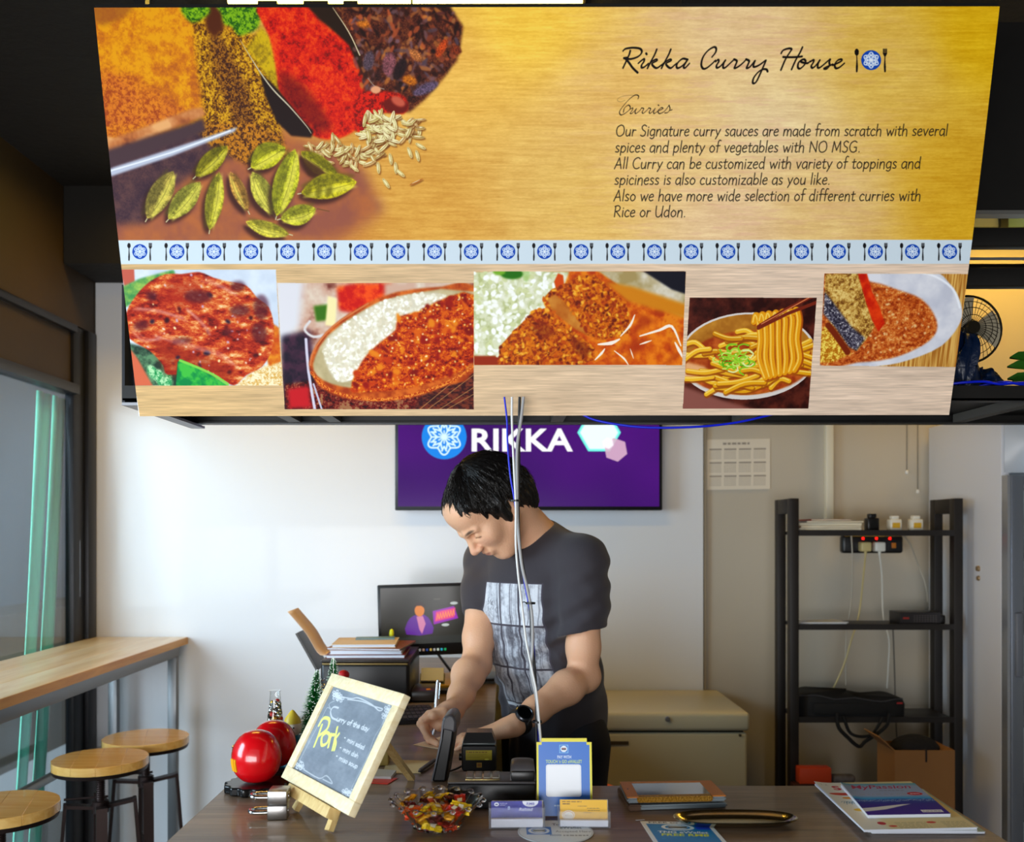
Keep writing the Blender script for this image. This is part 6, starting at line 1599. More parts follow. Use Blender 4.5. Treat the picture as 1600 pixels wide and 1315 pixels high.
for k, (x, y, z) in enumerate(pos):
    cc_, nm = sw_cols[rr.choice([0, 0, 1, 1, 2, 3, 4, 5, 0])]
    T = Matrix.Translation((bx_ + x, by_ + y, CT_ + z)) @ Matrix.Rotation(rr.uniform(0, 6.28), 4, 'Z') @ Matrix.Rotation(rr.uniform(-.9, .9), 4, 'X') @ Matrix.Rotation(rr.uniform(-.7, .7), 4, 'Y')
    m = mat('foil_' + nm.replace(' ', '_'), cc_, .22, metal=.25, bump=.5, bscale=200)
    lb = '%s wrapped sweet %s, %s' % (nm, where[min(2, k // 12)], clk(x, y))
    if lb in seen_l: lb = lb.replace(', ', ', nearer the %s, ' % ('rim' if math.hypot(x, y) > math.hypot(*seen_l[lb]) else 'centre'), 1)
    if lb in seen_l: lb = lb.replace('in the bowl', 'in the bowl and slightly %s' % ('raised' if z > .04 else 'sunk'), 1)
    seen_l[lb] = (x, y)
    t = thing('wrapped_sweet', lb, 'sweet', (bx_ + x, by_ + y, CT_ + z), 'wrapped sweets in the glass bowl')
    def sweetf(u, v):
        X = (u - .5) * .034; Y_ = (v - .5) * .019; th = .0034 * math.sin(math.pi * v) * min(1, 5 * (.5 - abs(u - .5)) + .1)
        return X, Y_, th
    nu_, nv_ = 11, 7; vs = []
    for s_ in (1, -1):
        for j in range(nv_):
            for i in range(nu_):
                X, Y_, th = sweetf(i / (nu_ - 1), j / (nv_ - 1)); e = abs(i / (nu_ - 1) - .5) * 2
                X += .0012 * math.sin(j * 2.1 + k) * (e > .95); Y_ *= (1.0 if e < .7 else 1 + .25 * (e - .7))
                vs.append((X, Y_, s_ * th + .0011 * math.sin(i * 1.7 + k) + .0009 * math.sin(j * 2.3 + k * 2)))
    fs = []
    for s_ in range(2):
        o_ = s_ * nu_ * nv_
        for j in range(nv_ - 1):
            for i in range(nu_ - 1):
                f = (o_ + j * nu_ + i, o_ + j * nu_ + i + 1, o_ + (j + 1) * nu_ + i + 1, o_ + (j + 1) * nu_ + i); fs.append(f if s_ == 0 else f[::-1])
    obj('wrapper', MB().add(vs, fs, T), m, t, ang=25)
    obj('printed_band', MB().add([(x_, y_, .0052 * s_) for x_, y_ in ((-.004, -.004), (.004, -.004), (.004, .004), (-.004, .004)) for s_ in (1,)], [(0, 1, 2, 3)], T), mat('foil_band', (.95, .92, .80), .4), t)

# ------------------------------------------------------------------ payment sign (the coded square of the original is left plain)
c = Canvas(520, 760, C8(226, 214, 40), lin_map(839, 1152, 926, 1282, 520, 760))
pts = [(842, 1283), (842, 1163), (847, 1163), (847, 1158), (918, 1158), (918, 1163), (922.5, 1163), (922.5, 1283)]
c.poly(pts, C8(16, 104, 196))
c.ell(882, 1170, 7.2, 7.2, C8(16, 104, 196)); c.poly([(875, 1163), (889, 1163), (889, 1177), (875, 1177)], C8(120, 190, 236)); c.poly([(876, 1164), (888, 1164), (888, 1176), (876, 1176)], C8(26, 110, 200))
c.ell(882, 1170, 5.2, 5.2, C8(232, 238, 246)); c.poly([(878.5, 1168), (885.5, 1168), (885.5, 1172), (878.5, 1172)], C8(60, 70, 90)); c.rect(879.5, 1169, 884.5, 1170, C8(210, 90, 60))
c.text(882.5, 1186, 7.2, 'PAY WITH', C8(240, 244, 250), offset=.01, align='c', width=22)
c.text(882, 1193.8, 7.6, "TOUCH 'n GO eWALLET", C8(206, 226, 90), offset=.012, align='c', width=57)
def rrect(x0, y0, x1, y1, r, col):
    q = []
    for (cx, cy, a0) in ((x1 - r, y0 + r, -90), (x1 - r, y1 - r, 0), (x0 + r, y1 - r, 90), (x0 + r, y0 + r, 180)):
        for k in range(7): a = math.radians(a0 + 15 * k); q.append((cx + r * math.cos(a), cy + r * math.sin(a)))
    c.poly(q, col)
rrect(853.5, 1196, 909, 1250, 4, C8(226, 230, 238)); rrect(856, 1198.5, 906.5, 1248, 1.5, C8(236, 240, 246))
bars(c, 866, 1266, 24, 2.5, C8(230, 238, 250), 3)
s0 = PZ(842, 1276, CZ); SY = s0.y
a = P(839, 1277, SY); b = P(924, 1153, SY + .022)
sg = thing('payment_sign', 'blue and yellow payment sign on a stand reading PAY WITH TOUCH n GO eWALLET', 'sign', ((a.x + b.x) / 2, SY, CT_))
wd = P(926, 0, SY).x - a.x; hh = b.z - CT_ - .001
M_sgn = img_mat('pay_sign_print', c.image('pay_sign_print'), rough=.35)
M_sge = mat('sign_edge', (.82, .80, .20), .4)
# stepped corners: central panel plus two lower ears
st_ = .0085
def sgface(x0, x1, z1, name):
    u0, u1 = x0 / wd, x1 / wd
    vs = [(a.x + x0, SY, CT_ + .001), (a.x + x1, SY, CT_ + .001), (a.x + x1, SY + .022 * z1 / hh, CT_ + .001 + z1), (a.x + x0, SY + .022 * z1 / hh, CT_ + .001 + z1)]
    bk = [(v[0], v[1] + .003, v[2]) for v in vs]
    me = bpy.data.meshes.new(name); me.from_pydata(vs + bk, [], [(0, 1, 2, 3), (7, 6, 5, 4), (1, 0, 4, 5), (2, 1, 5, 6), (3, 2, 6, 7), (0, 3, 7, 4)])
    me.materials.append(M_sgn); me.materials.append(M_sge); me.polygons.foreach_set('material_index', [0, 1, 1, 1, 1, 1])
    uv = me.uv_layers.new(name='UVMap'); U = {0: (u0, 0), 1: (u1, 0), 2: (u1, z1 / hh), 3: (u0, z1 / hh)}
    for lp in me.loops: uv.data[lp.index].uv = U.get(lp.vertex_index, (0.01, .01))
    o = bpy.data.objects.new(name, me); link(o, sg); MW[o.name] = Matrix.Identity(4); return o
sgface(0, st_, hh - st_ * .8, 'panel_side'); sgface(wd - st_, wd, hh - st_ * .8, 'panel_side'); sgface(st_, wd - st_, hh, 'panel')
obj('easel_back', MB().bar((a.x + wd / 2, SY + .05, CT_), (a.x + wd / 2, SY + .016, CT_ + .09), .03, .0015, up=(0, 1, 0)), mat('clear_acrylic_grey', (.7, .72, .75), .2), sg)

# ------------------------------------------------------------------ two acrylic card boxes with cards
M_acr = mat('frosted_acrylic', (.90, .92, .96), .25, trans=.85, ior=1.3)
M_acr.node_tree.nodes['Principled BSDF'].inputs['Alpha'].default_value = .35
def card_box(px0, px1, pyb, pyl, pytop, art, col, label, lab_front, lab_rest, ncards, rz):
    q0 = PZ(px0, pyb, CZ); q1 = P(px1, 0, q0.y); w = q1.x - q0.x; y0 = q0.y
    zl = P(0, pyl, y0).z - CT_; dpt = .038; zb = P(0, pytop, y0 + .02).z - CT_
    T = Matrix.Translation(((q0.x + q1.x) / 2, y0, CT_)) @ Matrix.Rotation(rz, 4, 'Z')
    t = thing('card_box', label, 'card holder', ((q0.x + q1.x) / 2, y0 + dpt / 2, CT_), 'clear card boxes before the payment sign')
    h = w / 2; e = .0016
    obj('front_wall', MB().b2((-h, 0, 0), (h, e, zl), r=.0005, M=T), M_acr, t)
    obj('back_wall', MB().b2((-h, dpt - e, 0), (h, dpt, zl), r=.0005, M=T), M_acr, t)
    obj('side_wall', MB().b2((-h, e, 0), (-h + e, dpt - e, zl), M=T), M_acr, t); obj('side_wall', MB().b2((h - e, e, 0), (h, dpt - e, zl), M=T), M_acr, t)
    obj('floor_plate', MB().b2((-h + e, e, 0), (h - e, dpt - e, e), M=T), M_acr, t)
    cwid = w - .008; chgt = zb - .003
    m = img_mat(col + '_card_print', art, .35)
    hh_ = chgt - .002
    cs = [(.000, 1.0, 0), (.002, .93, -.02), (.004, .96, .012), (.006, .90, 0.0), (.008, .92, -.01)][:ncards]
    for k, (dy, f, rot) in enumerate(cs):
        yb = .012 + dy + .002 * k
        org_ = T @ Vector((-cwid / 2 + .0008 * k, yb, .0022)); uxx = (T.to_3x3() @ Vector((cwid, 0, cwid * rot * .3))); uyy = (T.to_3x3() @ Vector((0, .010, hh_ * f)))
        o = card('stored_card', org_, uxx, uyy, .0009, m if k == 0 else mat(col + '_card_back', (.93, .90, .86), .5), mat(col + '_card_edge', (.93, .92, .90), .6))
        tag(o, lab_front if k == 0 else lab_rest % ['', 'second', 'third', 'fourth', 'rearmost'][k], 'card', 'cards in the card boxes')
    # low stack of white cards lying behind the front wall
    obj('insert_tray', MB().b2((-h + .004, .0025, .002), (h - .004, .0095, zl * .45), M=T), mat('white_cards', (.88, .88, .90), .6), t)
    return t
c = Canvas(560, 320, C8(52, 52, 170))
g = fbm(320, 560, 120, 200, 3, 9); c.a[:] = C8(30, 28, 120) * (1 - g[..., None]) + C8(54, 58, 176) * g[..., None]
rs_ = random.Random(3)
for _ in range(60): c.ell(rs_.uniform(0, 560), rs_.uniform(60, 320), rs_.uniform(1, 4), rs_.uniform(1, 4), C8(150, 190, 250), alpha=.7)
c.ell(432, 6, 88, 74, C8(226, 228, 244)); c.text(432, 52, 46, 'RM8', C8(90, 90, 170), offset=.02, align='c', width=88)
c.ell(60, 42, 26, 26, C8(226, 232, 246)); c.rect(46, 34, 74, 50, C8(60, 70, 130)); c.text(96, 36, 22, 'touch n go', C8(230, 234, 250), width=80); c.text(96, 60, 22, 'eWallet', C8(230, 234, 250), width=60)
c.text(180, 110, 60, '8', C8(190, 210, 255), offset=.02); c.text(300, 130, 58, 'Reload', C8(240, 242, 255), offset=.02, shear=.3, width=160)
imp = c.image('purple_card')
card_box(764, 852, 1295, 1262, 1249, imp, 'purple', 'clear box of purple cards, left of the two before the payment sign', 'front purple card marked RM8 in the left card box', 'white-backed card behind the purple one, %s from the front', 5, .03)
c = Canvas(560, 340, C8(236, 180, 16))
bars(c, 26, 34, 230, 14, C8(110, 76, 20)); bars(c, 30, 64, 90, 14, C8(60, 40, 16), 2)
for x, y, w in ((210, 92, 110), (320, 120, 150), (330, 150, 140), (280, 178, 90)): bars(c, x, y, w, 9, C8(110, 80, 26))
c.ell(100, 210, 76, 66, C8(236, 226, 206)); c.ell(100, 210, 64, 54, C8(220, 150, 40)); c.ell(100, 214, 58, 48, C8(240, 232, 214)); c.text(100, 232, 34, 'RIKKA', C8(120, 80, 30), align='c', width=88)
imy = c.image('yellow_card')
card_box(872, 954, 1294, 1268, 1247, imy, 'yellow', 'clear box of yellow cards, right of the two before the payment sign', 'front yellow card with a white round badge in the right card box', 'pale card behind the yellow one, %s from the front', 4, -.02)
tc_ = PZ(858, 1282, CZ)
o = card('red_sticker', PZ(852, 1284, CZ) + Vector((0, 0, .0008)), (.011, 0, 0), (0, .006, 0), .0005, mat('red_sticker', (.75, .12, .08), .5), mat('red_sticker')); tag(o, 'tiny red sticker on the counter between the two card boxes', 'sticker')

# ------------------------------------------------------------------ round sticker, flyer
cc0 = PZ(868, 1300, CZ)
c = Canvas(640, 640, C8(196, 204, 206))
c.ell(320, 320, 316, 316, C8(176, 182, 184)); c.ell(320, 320, 306, 306, C8(214, 220, 222))
c.rect(74, 190, 286, 400, C8(40, 110, 190)); c.ell(180, 295, 92, 92, C8(226, 234, 242)); c.ell(180, 295, 66, 66, C8(40, 110, 190)); c.ell(180, 295, 56, 56, C8(232, 236, 240)); c.rect(130, 270, 232, 318, C8(96, 98, 80))
c.text(300, 150, 84, "Touch 'n Go", C8(50, 54, 60), offset=.015, width=290); c.text(360, 240, 84, 'eWallet', C8(50, 54, 60), offset=.015, width=190)
c.text(320, 340, 74, 'Accepted Here', C8(90, 94, 98), width=300)
for k in range(14): c.rect(270 + (k % 7) * 14, 400 + (k // 7) * 20, 279 + (k % 7) * 14, 414 + (k // 7) * 20, C8(60, 90, 130))
bars(c, 380, 436, 210, 26, C8(70, 74, 80), 6)
R_ = .063; M_rst = img_mat('round_sticker_print', c.image('round_sticker_print'), .4)
me = bpy.data.meshes.new('round_sticker'); n = 64
vs = [(cc0.x + R_ * math.cos(2 * math.pi * k / n), cc0.y + R_ * math.sin(2 * math.pi * k / n), z) for z in (CT_ + .0008, CT_) for k in range(n)]
me.from_pydata(vs, [], [tuple(range(n)), tuple(range(2 * n - 1, n - 1, -1))] + [(k, n + k, n + (k + 1) % n, (k + 1) % n) for k in range(n)])
me.materials.append(M_rst); uv = me.uv_layers.new(name='UVMap')
for lp in me.loops:
    v = me.vertices[lp.vertex_index].co; uv.data[lp.index].uv = (.5 + (v.x - cc0.x) / R_ / 2, .5 + (v.y - cc0.y) / R_ / 2)
o = bpy.data.objects.new('round_sticker', me); COL.objects.link(o)
tag(o, "round pale sticker reading Touch 'n Go eWallet Accepted Here on the counter", 'sticker')
c = Canvas(560, 800, C8(228, 232, 232))
c.text(60, 44, 44, 'FREE to go', C8(40, 44, 50), offset=.02, width=330)
c.rect(34, 66, 526, 560, C8(24, 128, 190)); 
for _ in range(50): c.ell(rs_.uniform(40, 520), rs_.uniform(70, 520), rs_.uniform(6, 20), rs_.uniform(2, 6), C8(60, 160, 214), alpha=.4)
c.ell(270, 150, 130, 82, C8(226, 236, 240)); c.ell(270, 150, 100, 60, C8(24, 128, 190)); c.ell(270, 150, 78, 48, C8(228, 238, 242)); c.rect(196, 128, 344, 168, C8(80, 70, 50))
c.rect(410, 120, 526, 200, C8(30, 70, 200)); c.text(280, 300, 74, 'TNG eWallet', C8(236, 244, 246), offset=.02, align='c', width=400, shear=.2)
c.text(280, 370, 80, 'FREE RM8', C8(216, 226, 60), offset=.03, align='c', width=380, shear=.2)
a = PZ(1000, 1283, CZ); r_ = PZ(1108, 1285, CZ); lo_ = PZ(1023, 1318, CZ)
uxx = (r_ - a); uxx.z = 0; dn = (lo_ - a); dn.z = 0; dn = dn.normalized() * .17
o = card('paper_flyer', a + dn + Vector((0, 0, .0008)), uxx, -dn, .0006, img_mat('flyer_print', c.image('flyer_print'), .4), M_pap)
tag(o, 'blue and white paper flyer reading TNG eWallet FREE RM8 partly under the oval tray', 'flyer')
o = obj('clear_tape', MB().box(PZ(1000, 1281.5, CZ) + Vector((0, 0, .0012)), (.016, .004, .0005), rz=.3), mat('clear_acrylic_grey')); tag(o, 'short strip of clear tape at the corner of the flyer', 'tape')

# ------------------------------------------------------------------ two tablets in cases
M_tan = mat('orange_leather', (.74, .44, .14), .45, bump=.2, bscale=300)
M_tan2 = mat('gold_leather', (.66, .47, .12), .5, bump=.9, bscale=260)
M_brn = mat('brown_leather', (.34, .24, .16), .5)
M_gry = mat('grey_case', (.50, .54, .56), .35)
def slab(pxs, z0, h, inset=0):
    p = [PZ(x, y, z0 + h) for x, y in pxs]; return p
def slabmesh(p, h, m, name, parent, r=.0015):
    mb = MB(); n = len(p)
    cxy = sum((q for q in p), Vector()) / n
    bm = bmesh.new(); lo = [bm.verts.new((q.x, q.y, q.z - h)) for q in p]; hi = [bm.verts.new((q.x, q.y, q.z)) for q in p]
    bm.faces.new(lo[::-1]); bm.faces.new(hi)
    for i in range(n): bm.faces.new((lo[i], lo[(i + 1) % n], hi[(i + 1) % n], hi[i]))
    bmesh.ops.recalc_face_normals(bm, faces=bm.faces)
    if r: bmesh.ops.bevel(bm, geom=list(bm.edges), offset=r, segments=2, affect='EDGES')
    bm.verts.index_update(); mb.add([v.co for v in bm.verts], [[v.index for v in f.verts] for f in bm.faces]); bm.free()
    return obj(name, mb, m, parent)
def lerp_quad(q, u0, v0, u1, v1, dz=0.0):      # q = near-left, near-right, far-right, far-left
    f = lambda u, v: (q[0] * (1 - u) + q[1] * u) * (1 - v) + (q[3] * (1 - u) + q[2] * u) * v + Vector((0, 0, dz))
    return [f(u0, v0), f(u1, v0), f(u1, v1), f(u0, v1)]
q1 = [PZ(984, 1259, CT_ + .009), PZ(1137, 1254, CT_ + .009), PZ(1112, 1226, CT_ + .009), PZ(966, 1230, CT_ + .009)]
t = thing('tablet', 'lower tablet in a grey-edged brown case, under the orange one', 'tablet', (q1[0].x + .09, q1[0].y + .06, CT_), 'tablets stacked on the counter')
slabmesh(q1, .0085, M_gry, 'body', t, .003)
slabmesh([v + Vector((0, 0, .0012)) for v in lerp_quad(q1, -.01, -.005, .12, 1.0)], .0105, M_brn, 'spine', t, .002)
zt1 = q1[0].z + .0016
q2 = [PZ(980, 1246, zt1 + .011), PZ(1135, 1243, zt1 + .011), PZ(1111, 1219, zt1 + .011), PZ(968, 1221, zt1 + .011)]
t = thing('tablet', 'upper tablet lying face up in an orange leather case', 'tablet', (q2[0].x + .09, q2[0].y + .06, zt1), 'tablets stacked on the counter')
slabmesh(lerp_quad(q2, 0, 0, 1, 1, -.001), .0095, M_gry, 'body', t, .003)
slabmesh(lerp_quad(q2, .0, 0.02, .12, .99, .0008), .0025, M_tan, 'case_border', t, .0006)
slabmesh(lerp_quad(q2, .86, 0.02, 1.0, .99, .0008), .0025, M_tan, 'case_border', t, .0006)
slabmesh(lerp_quad(q2, .1202, .90, .8598, .99, .0008), .0025, M_tan, 'case_border', t, .0006)
slabmesh(lerp_quad(q2, .10, -.035, .86, .14, .0010), .010, M_tan2, 'case_spine_flap', t, .002)
slabmesh(lerp_quad(q2, .1203, .1403, .8597, .8997, .0000), .0010, mat('tablet_glass', (.22, .24, .27), .08, coat=1.0), 'screen', t, 0)
slabmesh(lerp_quad(q2, .04, .48, .055, .53, .0011), .0004, mat('tv_black'), 'camera_hole', t, 0)

# ------------------------------------------------------------------ oval metal tray
tcn = PZ(1149, 1284, CZ + .004); rx = P(1246, 0, tcn.y).x - P(1149, 0, tcn.y).x; ry = .042
M_tray = mat('brass_tinted_steel', (.66, .62, .50), .17, metal=1.0)
def trayf(prof):
    n = 72; vs = []
    for (f, z) in prof:
        for k in range(n):
            a = 2 * math.pi * k / n; ca, sa = math.cos(a), math.sin(a)
            ex_ = rx * (abs(ca) ** .75) * (1 if ca > 0 else -1); ey_ = ry * (abs(sa) ** .9) * (1 if sa > 0 else -1)
            off = f
            vs.append((tcn.x + ex_ * (1 - off / rx), tcn.y + ey_ * (1 - off / ry), CT_ + .0010 + z))
    m_ = len(prof); fs = [(j * n + k, j * n + (k + 1) % n, (j + 1) * n + (k + 1) % n, (j + 1) * n + k) for j in range(m_ - 1) for k in range(n)]
    fs += [tuple(range(n - 1, -1, -1)), tuple((m_ - 1) * n + k for k in range(n))]
    return MB().add(vs, fs)
ty = thing('oval_tray', 'shallow oval polished metal tray with rounded rim on the counter', 'tray', (tcn.x, tcn.y, CT_))
obj('dish', trayf([(.020, 0), (.012, .0035), (.002, .0095), (.000, .0115), (.001, .0125), (.004, .0120), (.010, .0075), (.020, .0030), (.026, .0022)]), M_tray, ty, ang=50)

# ------------------------------------------------------------------ magazines at the right
def booklet(q, h, art, name, label, group, mside):
    t = thing(name, label, 'magazine', (sum((v.x for v in q)) / 4, sum((v.y for v in q)) / 4, q[0].z - h), group)
    slabmesh([v + Vector((0, 0, -.0006)) for v in lerp_quad(q, .004, .004, .996, .996)], h - .0006, mside, 'pages', t, .0003)
    c_ = card('cover', q[0], q[1] - q[0], q[3] - q[0], .0005, art, mside, t, 12, 10, bend=lambda u, v: .0035 * max(0, 1 - u * 8) * v)
    return t
M_wp = mat('white_pages', (.86, .88, .92), .6, var=.08, vscale=600, stretch=(.02, .02, 1))
zq = CT_
def rectquad(nl, nr, fl, z):
    a, b, c_ = PZ(*nl, z), PZ(*nr, z), PZ(*fl, z); return [a, b, b + (c_ - a), c_]
plain = mat('cover_teal', (.30, .50, .52), .4)
group = 'magazines on the right end of the counter'
cT = Canvas(500, 640, C8(120, 168, 166)); cT.rect(20, 20, 480, 120, C8(206, 222, 220)); bars(cT, 40, 100, 260, 40, C8(90, 120, 130), 3)
booklet(rectquad((1362, 1299), (1540, 1299), (1290, 1232), zq + .004), .0036, img_mat('teal_cover', cT.image('teal_cover'), .4), 'magazine', 'teal-edged magazine at the very bottom of the counter pile', group, M_wp)
booklet(rectquad((1356, 1297), (1528, 1297), (1284, 1229), zq + .008), .0036, mat('cover_pale', (.88, .88, .84), .5), 'magazine', 'pale magazine second from the bottom of the counter pile', group, M_wp)
c = Canvas(700, 900, C8(226, 214, 176)); c.rect(0, 0, 700, 900, C8(222, 208, 160)); c.poly([(0, 0), (200, 0), (160, 900), (0, 900)], C8(226, 226, 216), soft=20)
c.text(20, 70, 60, '12', C8(190, 190, 186)); c.text(90, 160, 120, 'S', C8(190, 40, 60), offset=.04)
c.ell(120, 250, 100, 28, C8(200, 60, 50)); c.ell(130, 330, 50, 22, C8(226, 150, 40)); c.ell(160, 560, 90, 34, C8(226, 186, 50))
for k in range(10): c.stroke([(40 + k * 12, 420 + (k % 3) * 20), (60 + k * 12, 400), (80 + k * 12, 440)], 3, C8(60, 120, 150))
c.ell(150, 800, 26, 26, C8(190, 40, 60)); c.ell(200, 850, 26, 14, C8(200, 60, 60)); c.ell(460, 800, 30, 16, C8(206, 60, 60))
for j in range(5): bars(c, 230, 800 + j * 22, 200, 7, C8(150, 150, 120), 5); bars(c, 520, 800 + j * 22, 150, 7, C8(150, 150, 120), 4)
q3 = rectquad((1350, 1296), (1528, 1292), (1272, 1223), zq + .0125)
booklet(q3, .0042, img_mat('cream_cover', c.image('cream_cover'), .6, spec=.1), 'magazine', 'cream magazine with red and yellow spots, directly under the top one', group, M_wp)
c = Canvas(700, 620, C8(160, 170, 190))
g = fbm(620, 700, 60, 200, 4, 5); v_ = np.linspace(0, 1, 620)[:, None] * np.ones((1, 700)) + (g - .5) * .06
c.a[:] = np.stack([np.interp(v_, [0, .1, .42, .50, .56, .7, 1], [.30, .56, .60, .16, .04, .14, .22]), np.interp(v_, [0, .1, .42, .50, .56, .7, 1], [.62, .64, .66, .62, .24, .12, .08]), np.interp(v_, [0, .1, .42, .50, .56, .7, 1], [.70, .76, .80, .86, .62, .56, .60])], -1)
for k in range(120): c.stroke([(rs_.uniform(0, 680), 340 + rs_.uniform(-12, 40)), (rs_.uniform(0, 680), 345 + rs_.uniform(-12, 40))][:2] if 0 else [(k * 6, 350 + rs_.uniform(-18, 30)), (k * 6 + 20, 350 + rs_.uniform(-18, 30))], 3, C8(190, 214, 230), alpha=.7)
c.poly([(0, 500), (380, 430), (460, 425), (200, 520), (0, 560)], C8(206, 212, 220), soft=2)
c.text(60, 110, 110, 'MyPassion', C8(170, 50, 90), offset=.012, width=560, shear=.2); bars(c, 300, 160, 230, 14, C8(130, 130, 156), 7)
bars(c, 90, 240, 420, 26, C8(150, 160, 186), 9); c.ell(590, 225, 70, 34, C8(190, 30, 60)); bars(c, 548, 234, 84, 16, C8(240, 220, 230), 3)
c.rect(480, 540, 660, 585, C8(226, 228, 236)); bars(c, 492, 570, 150, 12, C8(90, 90, 140), 5)
q4 = rectquad((1356, 1273), (1486, 1271), (1313, 1224.5), zq + .0185)
booklet(q4, .0056, img_mat('sea_cover', c.image('sea_cover'), .6, spec=.08), 'magazine', 'smaller glossy magazine titled MyPassion with a blue sea cover, topmost of the pile', group, M_wp)
# ------------------------------------------------------------------ till equipment
M_tb = mat('till_black', (.06, .058, .062), .35); M_tg = mat('till_grey', (.27, .26, .27), .4)
t = thing('receipt_printer', 'low black receipt printer base with a keypad strip and paper hood', 'printer', (-.02, 1.77, CT_))
bx0, bx1, by0, by1, bz = -.100, .061, 1.733, 1.812, 1.000
obj('body', MB().b2((bx0, by0, CT_), (bx1, by1, bz - .004), r=.004), M_tb, t)
obj('top_plate', MB().b2((bx0 + .001, by0 + .001, bz - .004), (bx1 - .001, by1 - .001, bz), r=.0015), M_tg, t)
a = PZ(727, 1219, bz); b = PZ(781, 1207, bz)
obj('keypad_strip', MB().b2((a.x, a.y, bz + .0001), (b.x, b.y, bz + .002), r=.0006), mat('brass_strip', (.62, .56, .38), .25, metal=.9), t)
for k in range(4):
    x = a.x + (b.x - a.x) * (k + .12) / 4
    obj('key', MB().b2((x, a.y + .006, bz + .002), (x + (b.x - a.x) * .19, b.y - .003, bz + .0045), r=.0006), mat('key_grey', (.45, .44, .40), .35), t)
hx0, hx1 = P(797, 0, 1.775).x, P(836, 0, 1.775).x
def hood(u, v):
    a = math.pi * v
    w = (hx1 - hx0) / 2; ux_ = (u - .5) * 2
    return ((hx0 + hx1) / 2 + ux_ * w * (1 - .12 * math.sin(a) * abs(ux_) ** 3), 1.775 - .030 * math.cos(a), bz + .0335 * math.sin(a) ** .55 * (1 - .10 * abs(ux_) ** 3))
hd_ = obj('paper_hood', MB().grid(hood, 17, 20).add([hood(0, j / 19) for j in range(20)], [tuple(range(20))]).add([hood(1, j / 19) for j in range(20)], [tuple(range(19, -1, -1))]), M_tg, t, ang=60)
obj('hood_lip', MB().b2((hx0 + .001, 1.741, bz), (hx1 - .001, 1.750, bz + .017), r=.003), M_tb, hd_)

t = thing('card_terminal', 'tall black card payment terminal with a grey curved top standing almost edge-on', 'terminal', (-.13, 1.93, CT_))
# slab seen nearly from its edge: profile in (depth, height) extruded sideways
pb = P(684, 1222, 1.92); zt_ = P(700, 1113, 1.95).z
prof = [(-.012, 0), (.016, 0), (.030, .085), (.0345, zt_ - CT_ - .012), (.030, zt_ - CT_ - .002), (.022, zt_ - CT_), (.012, zt_ - CT_ - .006), (.006, .085)]
R_ = Matrix.Translation((pb.x, 1.925, CT_)) @ Matrix.Rotation(math.radians(-4), 4, 'Z') @ Matrix(((1, 0, 0, 0), (0, 0, -1, 0), (0, 1, 0, 0), (0, 0, 0, 1)))
pp = [Vector((x, y, 0)) for x, y in prof]
o = obj('body', MB().prism([(v.x, v.y) for v in pp], .078, R_, z0=-.078), M_tb, t)
bv = o.modifiers.new('b', 'BEVEL'); bv.width = .004; bv.segments = 3; bv.limit_method = 'ANGLE'
top_ = [(.0055, zt_ - CT_ - .030), (.036, zt_ - CT_ - .036), (.0375, zt_ - CT_ - .012), (.032, zt_ - CT_), (.022, zt_ - CT_ + .002), (.010, zt_ - CT_ - .005)]
o = obj('grey_top', MB().prism(top_, .080, R_, z0=-.079), M_tg, t); o['label'] = 'grey curved top of the terminal'
bv = o.modifiers.new('b', 'BEVEL'); bv.width = .005; bv.segments = 3; bv.limit_method = 'ANGLE'
obj('edge_trim', MB().prism([(-.0135, .002), (-.011, .002), (.008, .085), (.0115, zt_ - CT_ - .012), (.009, zt_ - CT_ - .012), (.0045, .085)], .079, R_, z0=-.0785), mat('trim_grey', (.36, .36, .38), .35), t)
obj('cable_stub', MB().tube([PZ(700, 1205, CZ + .01), PZ(715, 1200, CZ + .006), PZ(728, 1192, CZ + .006)], .0022, 8), M_kc, t)

c = Canvas(300, 260, C8(16, 15, 15))
c.rect(26, 40, 270, 150, C8(176, 160, 36)); bars(c, 56, 68, 170, 12, C8(110, 80, 20), 6); c.ell(44, 60, 7, 5, C8(190, 60, 30))
for j in range(3): c.rect(40, 82 + j * 18, 220 - j * 30, 88 + j * 18, C8(140, 126, 30))
c.ell(222, 142, 22, 8, C8(240, 236, 90))
c.rect(128, 178, 176, 232, C8(176, 140, 60)); c.rect(136, 188, 168, 222, C8(150, 100, 44))
a = PZ(721, 1206, CZ); b = P(776, 1163, a.y)
t = thing('scanner_box', 'small black box with a yellow printed label and tapered lid before the hand', 'scanner', ((a.x + b.x) / 2, a.y + .03, CT_))
obj('body', MB().b2((a.x, a.y, CT_), (b.x, a.y + .065, b.z), r=.007, seg=3), M_tb, t)
zt_ = P(0, 1146, a.y + .02).z; w_ = b.x - a.x
def frust(s0, s1, z0, z1):
    cx = (a.x + b.x) / 2; v = []
    for s_, z in ((s0, z0), (s1, z1)): v += [(cx - w_ / 2 * s_, a.y + .002 + (1 - s_) * .04, z), (cx + w_ / 2 * s_, a.y + .002 + (1 - s_) * .04, z), (cx + w_ / 2 * s_, a.y + .063 - (1 - s_) * .02, z), (cx - w_ / 2 * s_, a.y + .063 - (1 - s_) * .02, z)]
    return MB().add(v, [(3, 2, 1, 0), (4, 5, 6, 7), (0, 1, 5, 4), (1, 2, 6, 5), (2, 3, 7, 6), (3, 0, 4, 7)])
sl_ = obj('lid', frust(.94, .72, b.z + .001, zt_ + .004), mat('lid_dark', (.085, .075, .07), .25), t)
obj('lid_rim', MB().b2((a.x + .002, a.y + .001, b.z - .001), (b.x - .002, a.y + .064, b.z + .003), r=.001), mat('smoked_rim', (.35, .38, .38), .2), sl_)
